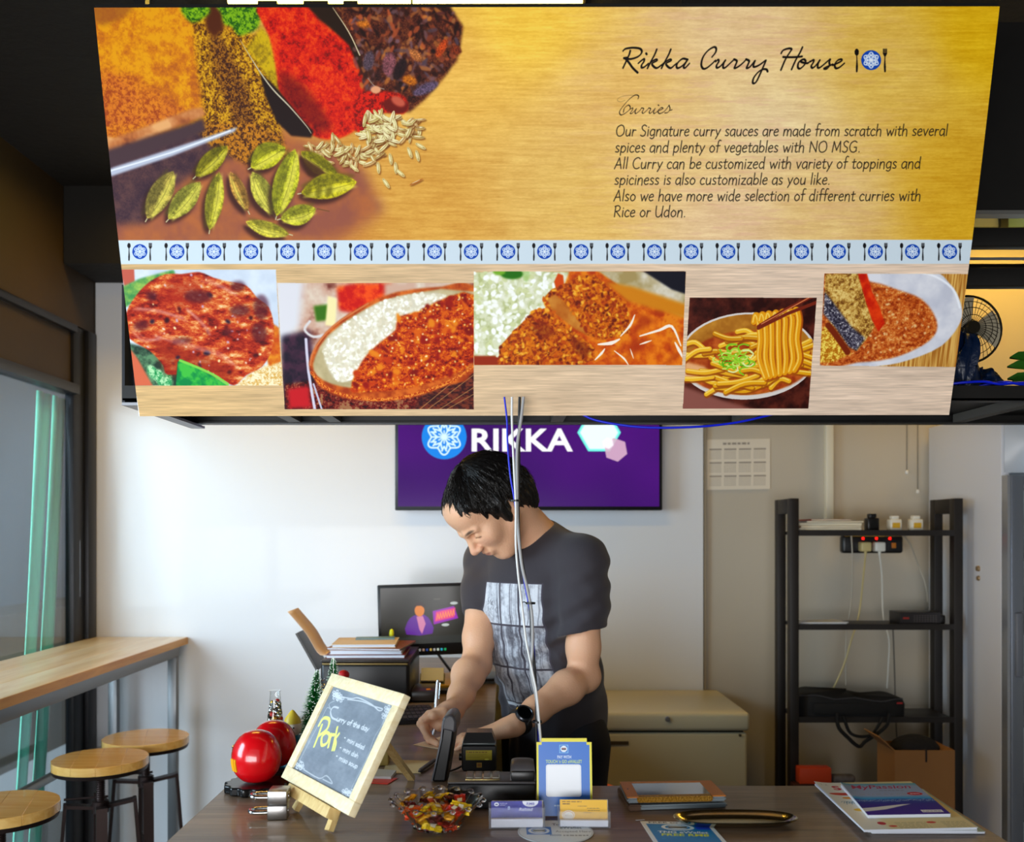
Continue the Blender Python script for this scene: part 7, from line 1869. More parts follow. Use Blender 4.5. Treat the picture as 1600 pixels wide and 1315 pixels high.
card('label_plate', (a.x + .003, a.y - .0008, CT_ + .004), (w_ - .006, 0, 0), (0, 0, b.z - CT_ - .008), .0005, img_mat('scanner_label', c.image('scanner_label'), .3), M_tb, t)
obj('side_knob', MB().cyl((a.x - .006, a.y + .02, b.z - .03), (a.x + .001, a.y + .02, b.z - .03), .008, n=12), M_tb, t)
cable('short white lead curling out under the receipt printer', [PZ(760, 1232, CZ + .004), PZ(768, 1240, CZ + .003), PZ(776, 1248, CZ + .003), PZ(784, 1252, CZ + .003)], .0018, M_wc)

# papers near the chalkboard's back leg
M_env = mat('manila_paper', (.83, .74, .54), .7)
def flat(pts, z, h, m, name, label, cat):
    p = [PZ(x, y, z + h) for x, y in pts]
    o = slabmesh(p, h, m, name, None, 0); return tag(o, label, cat)
flat([(598, 1207), (657, 1207), (672, 1188), (606, 1186)], CT_, .0012, M_env, 'envelope', 'beige paper envelope under the pen behind the glass bowl', 'envelope')
flat([(576, 1212), (611, 1213), (619, 1203), (584, 1200)], CT_, .006, mat('card_pale', (.72, .72, .70), .4), 'stacked_cards', 'small pale stack of name cards beside the chalkboard hind leg', 'cards')
flat([(570, 1222), (606, 1224), (621, 1215), (580, 1212.6)], CT_, .0012, mat('red_card', (.80, .12, .06), .4), 'gift_card', 'red and orange card lying beside the chalkboard hind leg', 'card')
pp = [PZ(657, 1203, CZ + .006), PZ(668, 1195, CZ + .006)]
t = thing('marker_pen', 'black capped pen lying on the beige envelope', 'pen', pp[0])
dd_ = (pp[1] - pp[0]).normalized()
obj('barrel', MB().cyl(pp[0], pp[0] + dd_ * .09, .0045, n=12), M_tb, t); obj('tip', MB().cyl(pp[0] - dd_ * .010, pp[0], .002, .0042, 12), mat('till_grey'), t)
a = PZ(560, 1197, CZ); b = PZ(607, 1196, CZ)
t = thing('wooden_block', 'yellowish wooden box standing behind the chalkboard', 'box', ((a.x + b.x) / 2, a.y + .02, CT_))
obj('body', MB().b2((a.x, a.y, CT_), (b.x, a.y + .05, P(0, 1152, a.y).z - .006), r=.002), mat('yellow_wood', (.62, .52, .26), .5, var=.1), t)
obj('lid', MB().b2((a.x - .001, a.y - .001, P(0, 1152, a.y).z - .0058), (b.x + .001, a.y + .051, P(0, 1152, a.y).z), r=.002), mat('yellow_wood'), t)
flat([(645, 1163), (700, 1172), (735, 1163), (700, 1147)], CT_, .0006, mat('receipt_paper', (.90, .80, .68), .7), 'receipt', 'small sheet of paper the man is writing on', 'paper')

# ------------------------------------------------------------------ computer, printer and papers on the far wing
MY = 3.18
c = Canvas(900, 500, C8(36, 34, 26), lin_map(610, 905, 790, 1005, 900, 500))
g = fbm(500, 900, 200, 200, 3, 3); c.a[:] = C8(30, 29, 22) * (1 - g[..., None]) + C8(44, 42, 32) * g[..., None]
c.poly([(648, 988), (650, 966), (660, 955), (676, 954), (686, 966), (688, 988)], C8(96, 30, 150), soft=2, smooth=2)
c.poly([(664, 957), (674, 956), (678, 970), (672, 988), (668, 980)], C8(214, 130, 170), soft=1.5)
c.ell(669, 946, 7.5, 11, C8(226, 130, 40), soft=1); c.poly([(660, 944), (662, 934), (670, 931), (678, 936), (678, 944), (672, 938), (665, 938)], C8(40, 24, 20), soft=1)
c.poly([(689, 948), (722, 940), (728, 962), (690, 972)], C8(150, 20, 180), soft=2.5); c.poly([(694, 950), (724, 943), (722, 960), (692, 967)], C8(236, 60, 130), soft=1)
[c.stroke([(695 + i * 4, 963 - i), (697 + i * 4, 953 - i), (698.5 + i * 4, 962 - i)], 1.3, C8(250, 140, 80), smooth=1) for i in range(7)]
for x, y in ((722, 935), (708, 973)): c.ell(x, y, 6, 2.6, C8(190, 200, 196), soft=1)
c.ell(696, 927, 6, 1.2, C8(70, 66, 56))
c.poly([(612, 994), (790, 990), (790, 1005), (612, 1005)], C8(44, 46, 42))
M_scr = img_mat('monitor_picture', c.image('monitor_picture'), rough=.2, spec=.25, emit=.8)
mn = thing('computer_monitor', 'black computer monitor showing a picture of a man in a purple suit', 'monitor', (-.17, MY, CT_))
T = Matrix.Translation((P(605, 0, MY).x, MY, 0)) @ Matrix.Rotation(math.radians(4), 4, 'Z') @ Matrix.Rotation(math.radians(-1.5), 4, 'Y')
zb_, zt_ = P(0, 1026, MY).z, P(0, 914, MY).z; mw = .41
cs_ = obj('casing', MB().b2((0, 0, zb_), (mw, .03, zt_), r=.004, M=T), M_tb, mn)
card('screen', T @ Vector((.010, -.0012, zb_ + .040)), T.to_3x3() @ Vector((mw - .02, 0, 0)), T.to_3x3() @ Vector((0, 0, zt_ - zb_ - .050)), .001, M_scr, M_tb, mn)
x0 = P(648, 0, MY).x - P(605, 0, MY).x; 
obj('taskbar_search', MB().b2((x0, -.0026, zb_ + .012), (x0 + .032, -.0006, zb_ + .026), r=.003, M=T), mat('task_white', (.7, .8, .78), .4, emit=(.62, .80, .78), estr=.7), cs_)
for k, cl in enumerate([(.5, .5, .5), (.55, .45, .4), (.15, .25, .5), (.7, .6, .3), (.6, .6, .6), (.7, .75, .7), (.15, .6, .7), (.1, .6, .35)]):
    obj('taskbar_icon', MB().b2((x0 + .041 + k * .012, -.0026, zb_ + .015), (x0 + .048 + k * .012, -.0006, zb_ + .023), r=.002, M=T), mat('icon_%d' % k, cl, .4, emit=cl, estr=.6), cs_)
obj('stand_neck', MB().b2((.29, .031, CT_ + .010), (.36, .045, zb_ + .06), M=T), M_tb, mn)
obj('stand_foot', MB().b2((.245, -.04, CT_), (.40, .12, CT_ + .010), r=.004, M=T), M_tb, mn)
obj('stand_arm', MB().bar(T @ Vector((.250, .012, CT_ + .012)), T @ Vector((.19, .012, zb_ + .01)), .022, .008), M_tb, mn)
# red and white binders
x = P(597, 0, 3.30).x
for k, (xa, xb, z0, z1, m, lb) in enumerate(((-.415, -.398, CT_, P(0, 918, 3.3).z, mat('binder_red', (.66, .08, .12), .4), 'red upright binder at the left edge of the monitor'),)):
    t = thing('binder', lb, 'binder', (xa, 3.30, CT_))
    obj('cover', MB().b2((xa, 3.27, z0), (xb, 3.45, z1), r=.001), m, t)
    obj('spine_label', MB().b2((xa + .002, 3.268, z0), (xb - .001, 3.2699, z0 + .22)), mat('paper_white'), t)
t = thing('yellow_marker', 'yellow marker tip standing between binder and monitor', 'pen', (P(612, 0, 3.12).x, 3.12, CT_))
q = P(612, 990, 3.12)
obj('barrel', MB().cyl((q.x, 3.12, CT_), (q.x, 3.12, q.z - .008), .006, n=12), M_tb, t); obj('cap', MB().lathe([(.007, 0), (.008, .010), (.006, .020), (.002, .024)], 14, c=(q.x, 3.12, q.z - .008)), mat('neon_yellow', (.92, .92, .10), .4), t)
# inkjet printer
pr = thing('inkjet_printer', 'black inkjet printer with a sheet leaning in its rear feeder', 'printer', (-.40, 2.95, CT_))
PX0, PX1, PY0, PY1 = P(500, 0, 2.80).x, P(640, 0, 2.80).x, 2.80, 3.14
PT = P(0, 1031, PY0).z
obj('body', MB().b2((PX0, PY0, CT_), (PX1, PY1, PT - .008), r=.012, seg=3), M_tb, pr)
obj('lid', MB().b2((PX0 + .001, PY0 + .002, PT - .008), (PX1 - .001, PY1 - .002, PT), r=.003), mat('printer_lid', (.16, .13, .11), .3), pr)
obj('lid_edge', MB().b2((PX0 + .006, PY0 - .0012, PT - .014), (PX1 - .006, PY0 + .001, PT - .009), r=.0005), mat('brass_edge', (.48, .40, .22), .35, metal=.3), pr)
obj('control_panel', MB().b2((PX1, PY0 + .02, CT_ + .004), (PX1 + .075, PY0 + .16, CT_ + .035), r=.006), mat('printer_lid'), pr)
obj('orange_button', MB().lathe([(.008, 0), (.006, .003)], 14, c=(PX1 + .052, PY0 + .045, CT_ + .035)), mat('button_orange', (.8, .45, .10), .4), pr)
a0, a1 = P(503, 1042, 3.02), P(471, 985, 3.02)
obj('rear_support', MB().bar(a0, a1, .006, .16, up=(0, 1, 0)), M_tb, pr)
b0, b1, b2_ = P(524, 1022, 2.98), P(505, 1020, 2.98), P(455, 955, 2.98)
shp = MB()
pth = [P(532, 1008, 2.98), P(508, 1018, 2.98), P(486, 985, 2.98), P(458, 952, 2.98)]
pth = catmull(pth, 5)
vs = []
for q in pth: vs += [(q.x, q.y - .075, q.z), (q.x, q.y + .075, q.z)]
shp.add(vs, [(2 * i, 2 * i + 1, 2 * i + 3, 2 * i + 2) for i in range(len(pth) - 1)])
o = obj('paper_sheet', shp, mat('kraft_sheet', (.82, .71, .60), .7), None); sm = o.modifiers.new('t', 'SOLIDIFY'); sm.thickness = .0012
tag(o, 'tan paper leaning up in the rear feeder of the inkjet printer', 'paper')
# pile of files on the printer
z = PT + .0006; cx = P(578, 0, 2.95).x
fl = [((.235, .22, .010), mat('file_maroon', (.45, .16, .14), .5), 'maroon file lying directly on the printer lid', 0, 0, .02),
      ((.215, .20, .012), mat('file_white', (.82, .80, .84), .6), 'white paper block above the maroon file on the printer', .0, .0, .02),
      ((.225, .22, .006), mat('file_brown', (.52, .30, .12), .5), 'brown cover second from the top on the printer pile', .008, .006, -.12),
      ((.190, .19, .010), mat('file_cream', (.86, .76, .62), .6), 'cream papers curling on the top of the printer pile', -.010, .002, .05)]
for k, ((w, d, h), m, lb, dx, dy, rz) in enumerate(fl):
    t = thing('document_file', lb, 'file', (cx + dx, 2.945, z), 'papers piled on the printer')
    T2 = Matrix.Translation((cx + dx, 2.945 + dy, z)) @ Matrix.Rotation(rz, 4, 'Z')
    obj('cover', MB().b2((-w / 2, -d / 2, 0), (w / 2, d / 2, .0012), M=T2).b2((-w / 2, -d / 2, h - .0012), (w / 2, d / 2, h), M=T2), m, t)
    obj('pages', MB().b2((-w / 2 + .003, -d / 2 + .002, .0013), (w / 2 - .003, d / 2 - .002, h - .0013), M=T2), M_wp, t)
    z += h + .0005
t = thing('blue_booklet', 'thin blue-grey booklet at the back of the printer pile', 'booklet', (cx + .02, 3.0, z))
obj('cover', MB().b2((-.05, -.03, 0), (.07, .035, .003), M=Matrix.Translation((cx, 3.0, z)) @ Matrix.Rotation(.1, 4, 'Z')), mat('blue_grey', (.42, .56, .62), .5), t)
# desk things beside the monitor
a = P(645, 1045, 3.05)
t = thing('note_block', 'white note block leaning under the monitor screen', 'note block', (a.x, 3.06, CT_))
T3 = Matrix.Translation((a.x + .025, 3.05, CT_ + .03)) @ Matrix.Rotation(math.radians(-35), 4, 'X')
obj('pad', MB().b2((0, 0, 0), (.072, .008, .045), M=T3), mat('paper_white'), t); obj('holder', MB().b2((-.004, .009, -.025), (.076, .02, .03), M=T3), M_tb, t)
zz0 = CT_
o = flat([(678, 1071), (716, 1070), (716, 1050), (668, 1051)], CT_ + .012, .006, mat('yellow_pad', (.74, .58, .06), .5), 'yellow_pad', 'yellow pad lying on the black tray beside the monitor foot', 'pad')
o = flat([(682, 1078), (722, 1078), (722, 1056), (672, 1056)], CT_, .012, M_tb, 'desk_tray', 'flat black tray under the yellow pad', 'tray')
t = thing('keyboard', 'black keyboard lying on the counter before the monitor', 'keyboard', (P(640, 0, 2.75).x, 2.72, CT_))
q = [PZ(612, 1126, CZ + .012), PZ(690, 1122, CZ + .012), PZ(672, 1101, CZ + .012), PZ(604, 1103, CZ + .012)]
kb_ = slabmesh(q, .011, M_tb, 'base', t, .002)
for r_ in range(4):
    for k in range(9):
        qq = lerp_quad(q, .03 + k * .106, .06 + r_ * .235, .03 + k * .106 + .09, .06 + r_ * .235 + .19, .003)
        slabmesh(qq, .0032, mat('key_black', (.10, .10, .105), .5), 'key', kb_, 0)
cable('yellow and black lead lying on the counter beside the keyboard', [PZ(636, 1112, CZ + .003), PZ(646, 1108, CZ + .003), PZ(655, 1112, CZ + .003), PZ(664, 1118, CZ + .003)], .003, mat('mustard_cable', (.62, .42, .06), .5))
# ------------------------------------------------------------------ smooth bodies: distance fields meshed with surface nets
class Field:
    def __init__(s, lo, hi, h):
        s.h = h; s.lo = np.array(lo, np.float32); n = np.ceil((np.array(hi) - lo) / h).astype(int) + 1
        s.n = n; s.D = np.full(n, .05, np.float32)
        s.ax = [s.lo[i] + h * np.arange(n[i], dtype=np.float32) for i in range(3)]
    def _box(s, lo, hi):
        i0 = np.maximum(0, np.floor((np.array(lo) - s.lo) / s.h).astype(int)); i1 = np.minimum(s.n, np.ceil((np.array(hi) - s.lo) / s.h).astype(int) + 1)
        return tuple(slice(a, b) for a, b in zip(i0, i1))
    def op(s, lo, hi, fn, k=.01, mode='add'):
        pad = k + .012
        sl = s._box(np.array(lo) - pad, np.array(hi) + pad)
        X, Y, Z = np.meshgrid(*[s.ax[i][sl[i]] for i in range(3)], indexing='ij', sparse=True)
        if any(q.start >= q.stop for q in sl): return
        d = fn(X, Y, Z).astype(np.float32); a = s.D[sl]
        if mode == 'add':
            h = np.maximum(k - np.abs(a - d), 0) / k; s.D[sl] = np.minimum(a, d) - h * h * k * .25
        else:
            d = -d; h = np.maximum(k - np.abs(a - d), 0) / k; s.D[sl] = np.maximum(a, d) + h * h * k * .25
    def cone(s, a, b, ra, rb, k=.01, mode='add', flat=None):
        a = np.array(a, float); b = np.array(b, float); d = b - a; L2 = d @ d
        def fn(X, Y, Z):
            px, py, pz = X - a[0], Y - a[1], Z - a[2]
            t = np.clip((px * d[0] + py * d[1] + pz * d[2]) / L2, 0, 1)
            return np.sqrt((px - t * d[0]) ** 2 + (py - t * d[1]) ** 2 + (pz - t * d[2]) ** 2) - (ra + (rb - ra) * t)
        r = max(ra, rb); s.op(np.minimum(a, b) - r, np.maximum(a, b) + r, fn, k, mode)
    def chain(s, pts, rs, k=.01):
        for i in range(len(pts) - 1): s.cone(pts[i], pts[i + 1], rs[i], rs[i + 1], k)
    def ell(s, c, r, R=None, k=.01, mode='add'):
        c = np.array(c, float); R = np.eye(3) if R is None else np.array(R)      # columns of R: local axes
        def fn(X, Y, Z):
            px, py, pz = X - c[0], Y - c[1], Z - c[2]
            q = [(px * R[0, i] + py * R[1, i] + pz * R[2, i]) / r[i] for i in range(3)]
            k0 = np.sqrt(q[0] ** 2 + q[1] ** 2 + q[2] ** 2); k1 = np.sqrt((q[0] / r[0]) ** 2 + (q[1] / r[1]) ** 2 + (q[2] / r[2]) ** 2)
            return k0 * (k0 - 1) / np.maximum(k1, 1e-6)
        m = max(r); s.op(c - m, c + m, fn, k, mode)
    def mesh(s):
        D = s.D; n = D.shape; ins = D < 0
        corners = [(i, j, k) for i in (0, 1) for j in (0, 1) for k in (0, 1)]
        cnt = sum(ins[i:n[0] - 1 + i, j:n[1] - 1 + j, k:n[2] - 1 + k].astype(np.int8) for i, j, k in corners)
        cells = np.argwhere((cnt > 0) & (cnt < 8)); ids = np.full((n[0] - 1, n[1] - 1, n[2] - 1), -1, np.int32)
        ids[tuple(cells.T)] = np.arange(len(cells))
        acc = np.zeros((len(cells), 3)); w = np.zeros(len(cells))
        for a in corners:
            for ax in range(3):
                if a[ax]: continue
                b = list(a); b[ax] = 1
                da = D[cells[:, 0] + a[0], cells[:, 1] + a[1], cells[:, 2] + a[2]]; db = D[cells[:, 0] + b[0], cells[:, 1] + b[1], cells[:, 2] + b[2]]
                m = (da < 0) != (db < 0); t = np.where(m, da / np.where(m, da - db, 1), 0)
                p = np.array(a, float)[None] + np.zeros((len(cells), 3)); p[:, ax] += t
                acc[m] += p[m]; w += m
        V = (cells + acc / w[:, None]) * s.h + s.lo
        Fs = []
        for ax in range(3):
            o1, o2 = [(1, 2), (2, 0), (0, 1)][ax]
            A = ins.take(range(0, n[ax] - 1), ax); B = ins.take(range(1, n[ax]), ax)
            e = np.argwhere(A != B); e = e[(e[:, o1] > 0) & (e[:, o2] > 0) & (e[:, o1] < n[o1] - 1) & (e[:, o2] < n[o2] - 1)]
            fl = A[tuple(e.T)]
            def idx(d1, d2):
                q = e.copy(); q[:, o1] -= d1; q[:, o2] -= d2; return ids[tuple(q.T)]
            q = np.stack([idx(1, 1), idx(0, 1), idx(0, 0), idx(1, 0)], 1)
            q[~fl] = q[~fl][:, ::-1]; Fs.append(q)
        return V, np.concatenate(Fs)
def smooth_mesh(V, Fq, it=2, lam=.5):
    n = len(V); e = np.concatenate([Fq[:, [0, 1]], Fq[:, [1, 2]], Fq[:, [2, 3]], Fq[:, [3, 0]]])
    e = np.concatenate([e, e[:, ::-1]])
    deg = np.bincount(e[:, 0], minlength=n)[:, None]
    for _ in range(it):
        for l in (lam, -lam * 1.02):
            S = np.stack([np.bincount(e[:, 0], weights=V[e[:, 1], i], minlength=n) for i in range(3)], 1) / deg
            V = V + l * (S - V)
    return V
def np_obj(name, V, Fq, m, parent, colors=None):
    me = bpy.data.meshes.new(name)
    me.vertices.add(len(V)); me.vertices.foreach_set('co', V.astype(np.float32).ravel())
    me.loops.add(Fq.size); me.loops.foreach_set('vertex_index', Fq.astype(np.int32).ravel())
    me.polygons.add(len(Fq)); me.polygons.foreach_set('loop_start', np.arange(0, Fq.size, 4, dtype=np.int32))
    me.polygons.foreach_set('use_smooth', np.ones(len(Fq), bool))
    me.update(calc_edges=True); me.validate()
    if m: me.materials.append(m)
    if colors is not None:
        ca = me.color_attributes.new('tone', 'FLOAT_COLOR', 'POINT')
        ca.data.foreach_set('color', np.c_[colors, np.ones(len(V))].astype(np.float32).ravel())
    o = bpy.data.objects.new(name, me); link(o, parent); MW[o.name] = Matrix.Identity(4)
    return o
# ------------------------------------------------------------------ the man writing at the counter
nv = lambda *a: np.array(a, float)
unit = lambda v: v / np.linalg.norm(v)
man = thing('person', 'man in dark grey T-shirt with a pale photo print, bent over writing', 'person', (.12, 2.72, 0))
# joints
face_yaw = math.radians(45)
fwd = nv(-math.sin(face_yaw), -math.cos(face_yaw), 0); rgt = nv(-math.cos(face_yaw), math.sin(face_yaw), 0)      # his front, his right
SR, SL = nv(-.045, 2.665, 1.372), nv(.205, 2.425, 1.378)
neck0 = nv(.100, 2.560, 1.425)
chest = nv(.080, 2.560, 1.27); waist = nv(.125, 2.615, 1.08); hip = nv(.145, 2.66, .93)
hc = nv(-.022, 2.435, 1.520)                     # head centre
pit = math.radians(57); hy_ = math.radians(61)
hdir = nv(-math.sin(hy_), -math.cos(hy_), 0)
hf = hdir * math.cos(pit) + nv(0, 0, -1) * math.sin(pit); hu = hdir * math.sin(pit) + nv(0, 0, 1) * math.cos(pit)
hr = np.cross(hf, hu)                            # towards his right
HR = np.stack([hr, hf, hu], 1)
hc = hc + hf * .018 + hu * .018
hp = lambda r, f, u: hc + hr * r + hf * f + hu * u
ER, WR = nv(-.068, 2.52, 1.105), nv(-.118, 2.345, 1.018)
EL, WL = nv(.205, 2.435, 1.085), nv(.028, 2.262, .996)
h = .0028
B = Field((-.34, 2.10, .84), (.34, 2.86, 1.68), h)
# skull and face
B.ell(hp(0, -.016, .026), (.074, .092, .080), HR, .02)          # cranium
B.ell(hp(0, .030, -.030), (.060, .062, .085), HR, .03)          # face mass
B.ell(hp(0, .052, .050), (.055, .035, .040), HR, .03)           # forehead
B.ell(hp(0, .040, -.088), (.040, .040, .030), HR, .03)          # lower face
B.ell(hp(0, .066, -.108), (.020, .017, .014), HR, .022)         # chin
for s_ in (-1, 1):
    B.ell(hp(s_ * .040, .058, -.030), (.022, .020, .022), HR, .025)     # cheekbone
    B.cone(hp(s_ * .056, .0, -.060), hp(s_ * .022, .056, -.105), .017, .014, .025)   # jaw
    B.cone(hp(s_ * .012, .089, .012), hp(s_ * .042, .074, .010), .0085, .007, .012)  # brow ridge
B.cone(hp(0, .086, .004), hp(0, .108, -.034), .0075, .0105, .012)       # nose bridge
B.ell(hp(0, .110, -.037), (.0105, .0095, .0085), HR, .008)
for s_ in (-1, 1): B.ell(hp(s_ * .0105, .100, -.040), (.0085, .0095, .0075), HR, .006)
for s_ in (-1, 1):
    B.ell(hp(s_ * .030, .087, -.006), (.018, .012, .0115), HR, .008, 'sub')   # eye socket
    B.ell(hp(s_ * .030, .0735, -.007), (.0145, .0125, .0105), HR, .004)         # lowered lid
    B.cone(hp(s_ * .018, .0855, -.0115), hp(s_ * .043, .0790, -.0120), .0016, .0014, .002)   # lash line
    B.ell(hp(s_ * .006, .104, -.0465), (.0032, .004, .003), HR, .003, 'sub')
B.ell(hp(0, .087, -.066), (.024, .010, .013), HR, .012)          # mouth mound
B.cone(hp(-.019, .086, -.0635), hp(.019, .086, -.0635), .0042, .0042, .003); B.cone(hp(-.008, .0945, -.0625), hp(.008, .0945, -.0625), .0048, .0048, .005)
B.cone(hp(-.013, .0900, -.0735), hp(.013, .0900, -.0735), .0052, .0052, .005)
B.cone(hp(-.020, .0945, -.0680), hp(.020, .0945, -.0680), .0016, .0016, .002, 'sub')
for s_ in (-1, 1):                                               # ears
    B.ell(hp(s_ * .076, -.012, -.020), (.009, .020, .031), HR, .006)
    B.ell(hp(s_ * .086, -.008, -.018), (.007, .012, .020), HR, .004, 'sub')
    B.cone(hp(s_ * .074, -.004, -.045), hp(s_ * .078, -.006, -.048), .008, .007, .006)
# neck and trunk (under the shirt)
B.chain([hp(0, -.046, -.058), neck0 + nv(-.030, -.030, .028), neck0], [.055, .054, .060], .03)
B.cone(neck0 - nv(0, 0, .02), SR, .052, .045, .04); B.cone(neck0 - nv(0, 0, .02), SL, .052, .045, .04)
B.ell(chest, (.135, .09, .14), np.stack([rgt, fwd, nv(0, 0, 1)], 1), .05)
B.ell(waist, (.125, .095, .15), np.stack([rgt, fwd, nv(0, 0, 1)], 1), .05)
B.ell(hip, (.130, .095, .12), np.stack([rgt, fwd, nv(0, 0, 1)], 1), .05)
# arms
def arm(S, E, W_, bulge):
    u = unit(E - S); v = unit(W_ - E)
    B.chain([S, S + (E - S) * .35, S + (E - S) * .75, E], [.048, .047, .041, .037], .02)
    B.chain([E, E + (W_ - E) * .28 + bulge, E + (W_ - E) * .7, W_], [.037, .041, .031, .0245], .02)
arm(SR, ER, WR, nv(-.006, .004, .004)); arm(SL, EL, WL, nv(.004, -.004, .006))
B.ell(EL - unit(WL - EL) * .008 + nv(.004, 0, -.004), (.032, .032, .030), None, .02)
# left hand, flat on the paper, fingers to his right
tz = CZ + .001
kl = WL + nv(-.082, -.014, -.022)
palm_d = unit(kl - WL)
side = unit(np.cross(palm_d, nv(0, 0, 1)))      # towards the camera side? sign fixed below
if side[1] > 0: side = -side                    # side now points to the camera
B.cone(WL, WL + palm_d * .02, .0245, .023, .012)
for f, r_ in ((-1.0, .0125), (-.35, .0135), (.3, .0135), (.95, .0125)):
    B.cone(WL + palm_d * .020 + side * f * .016 + nv(0, 0, .0), kl + side * f * .026 + nv(0, 0, .002 - .004 * abs(f)), .0155, r_, .014)
def finger(base, d, lens, bends, rads, upv, k=.0035):
    p = np.array(base, float); d = unit(np.array(d, float)); ax = unit(np.cross(d, upv)); pts = [p]
    for L, b in zip(lens, bends):
        c, s = math.cos(b), math.sin(b); d = d * c + np.cross(ax, d) * s + ax * (ax @ d) * (1 - c)
        p = p + d * L; pts.append(p)
    for i in range(len(lens)):
        B.cone(pts[i], pts[i + 1], rads[i], rads[i + 1], k if i else .006)
        if i: B.ell(pts[i], (rads[i] * 1.06,) * 3, None, .003)
    return pts
dn = nv(0, 0, -1)
Lf = [(-1.0, [.036, .022, .019], [.20, .35, .15], .0090), (-.35, [.040, .025, .020], [.22, .32, .15], .0094), (.3, [.038, .024, .020], [.26, .34, .2], .0092), (.95, [.030, .018, .017], [.30, .34, .2], .0080)]
LFing = []
for f, ls, bs, r_ in Lf:
    b0 = kl + side * f * .0255 + nv(0, 0, .001)
    LFing.append(finger(b0, palm_d + side * f * .10 + nv(0, 0, .14), ls, [b * .55 for b in bs], [r_ + .0015, r_ + .0004, r_ - .0006, r_ - .002], dn))
finger(WL + palm_d * .030 - side * .022 + nv(0, 0, -.004), palm_d * .7 - side * .55 + nv(0, 0, -.22), [.036, .030, .024], [.0, .12, .2], [.0140, .0115, .0100, .0082], nv(0, 0, -1))
# right hand, closed on the pen
tip = nv(*PZ(677, 1156, CZ)); tip[2] = CZ + .0018
ptop = nv(*P(683, 1079, 2.330)); pd = unit(ptop - tip)
grip = tip + pd * .034
kr = nv(*P(684, 1113, 2.300))                   # knuckle row centre
pr_ = unit(kr - WR)
B.cone(WR, WR + pr_ * .018, .0245, .023, .012)
sd = unit(np.cross(pr_, nv(0, 0, 1)));          # across the palm
if sd[0] > 0: sd = -sd                          # index side away from body? towards picture left = little finger side
idx_side = unit(nv(.55, -.75, .10))             # index side faces the camera and the right
idx_side = unit(idx_side - pr_ * (idx_side @ pr_))
for f, r_ in ((-1.0, .0125), (-.35, .0135), (.3, .0138), (.95, .0130)):
    B.cone(WR + pr_ * .018 + idx_side * f * .014, kr + idx_side * f * .0235 + nv(0, 0, -.004 * (1 - f)), .0155, r_, .014)
def fchain(pts, rs):
    for i in range(len(pts) - 1):
        B.cone(pts[i], pts[i + 1], rs[i], rs[i + 1], .004)
        if i: B.ell(pts[i], (rs[i] * 1.07,) * 3, None, .003)
K = lambda f: kr + idx_side * f * .0235 + nv(0, 0, -.004 * (1 - f))
# index: over the pen, tip resting on its barrel
perp = unit(np.cross(pd, nv(0, 1, 0)))
gi = grip + pd * .004 + nv(-.007, -.0075, .002)
fchain([K(.95), K(.95) + nv(-.026, -.012, -.004), gi + nv(-.006, -.004, .022), gi], [.0112, .0100, .0090, .0076])
gm = grip - pd * .004 + nv(-.009, .006, -.002)
fchain([K(.3), K(.3) + nv(-.032, -.006, -.008), gm + nv(-.014, .001, .018), gm], [.0112, .0100, .0090, .0078])
fchain([K(-.35), K(-.35) + nv(-.030, -.004, -.014), nv(*PZ(668, 1150, CZ + .014)), nv(*PZ(680, 1158, CZ + .0095))], [.0108, .0098, .0088, .0078])
fchain([K(-1.0), K(-1.0) + nv(-.024, -.004, -.018), nv(*PZ(671, 1156, CZ + .011)), nv(*PZ(684, 1162, CZ + .0085))], [.0098, .0088, .0080, .0072])
gt = grip + pd * .010 + nv(.009, -.003, 0)
fchain([WR + pr_ * .030 + idx_side * .020 + nv(0, 0, -.008), WR + pr_ * .058 + idx_side * .030 + nv(0, 0, -.020), gt], [.0145, .0115, .0088])
# heel of the hand resting on the paper
B.cone(WR + pr_ * .02 + nv(.0, .0, -.018), kr + nv(.006, .004, -.030), .015, .016, .02)
V, Q = B.mesh(); V = smooth_mesh(V, Q, 1, .5)
# skin tones by place (lips, brows, lashes)
loc = (V - hc) @ HR
tone = np.ones((len(V), 3)) * nv(.80, .445, .27)
near = np.linalg.norm(V - hc, axis=1) < .16
def patch(mask_d, col, w):
    a = np.clip(1 - mask_d, 0, 1)[:, None] ** .5 * w * near[:, None]
    global tone
    tone = tone * (1 - a) + col * a
r_, f_, u_ = loc[:, 0], loc[:, 1], loc[:, 2]
front = f_ > .05
patch(np.where(front, np.sqrt((r_ / .021) ** 2 + ((u_ + .068) / .0095) ** 2 + ((f_ - .094) / .014) ** 2), 9) ** 2, nv(.55, .20, .16), .8)
patch(np.where(front, ((np.abs(r_) - .031) / .017) ** 2 + ((u_ - .0135 - .002 * np.cos((np.abs(r_) - .031) * 90)) / .0042) ** 2, 9), nv(.035, .022, .018), .95)
patch(np.where(front, ((np.abs(r_) - .030) / .0145) ** 2 + ((u_ + .0125) / .0022) ** 2, 9), nv(.03, .02, .018), .95)
patch(np.where(front, (r_ / .018) ** 2 + ((u_ + .038) / .02) ** 2, 9), nv(.70, .32, .22), .45)
patch(np.where(front, ((np.abs(r_) - .038) / .022) ** 2 + ((u_ + .032) / .02) ** 2, 9), nv(.70, .34, .24), .35)
sk = mat('skin', (.8, .6, .5), .48, spec=.4, bump=.12, bscale=220)
nt = sk.node_tree; b_ = nt.nodes['Principled BSDF']; at = nt.nodes.new('ShaderNodeVertexColor'); at.layer_name = 'tone'
nt.links.new(at.outputs[0], b_.inputs['Base Color']); b_.inputs['Subsurface Weight'].default_value = .12; b_.inputs['Subsurface Radius'].default_value = (.010, .004, .002); b_.inputs['Subsurface Scale'].default_value = 1.0
np_obj('body', V, Q, sk, man, tone)

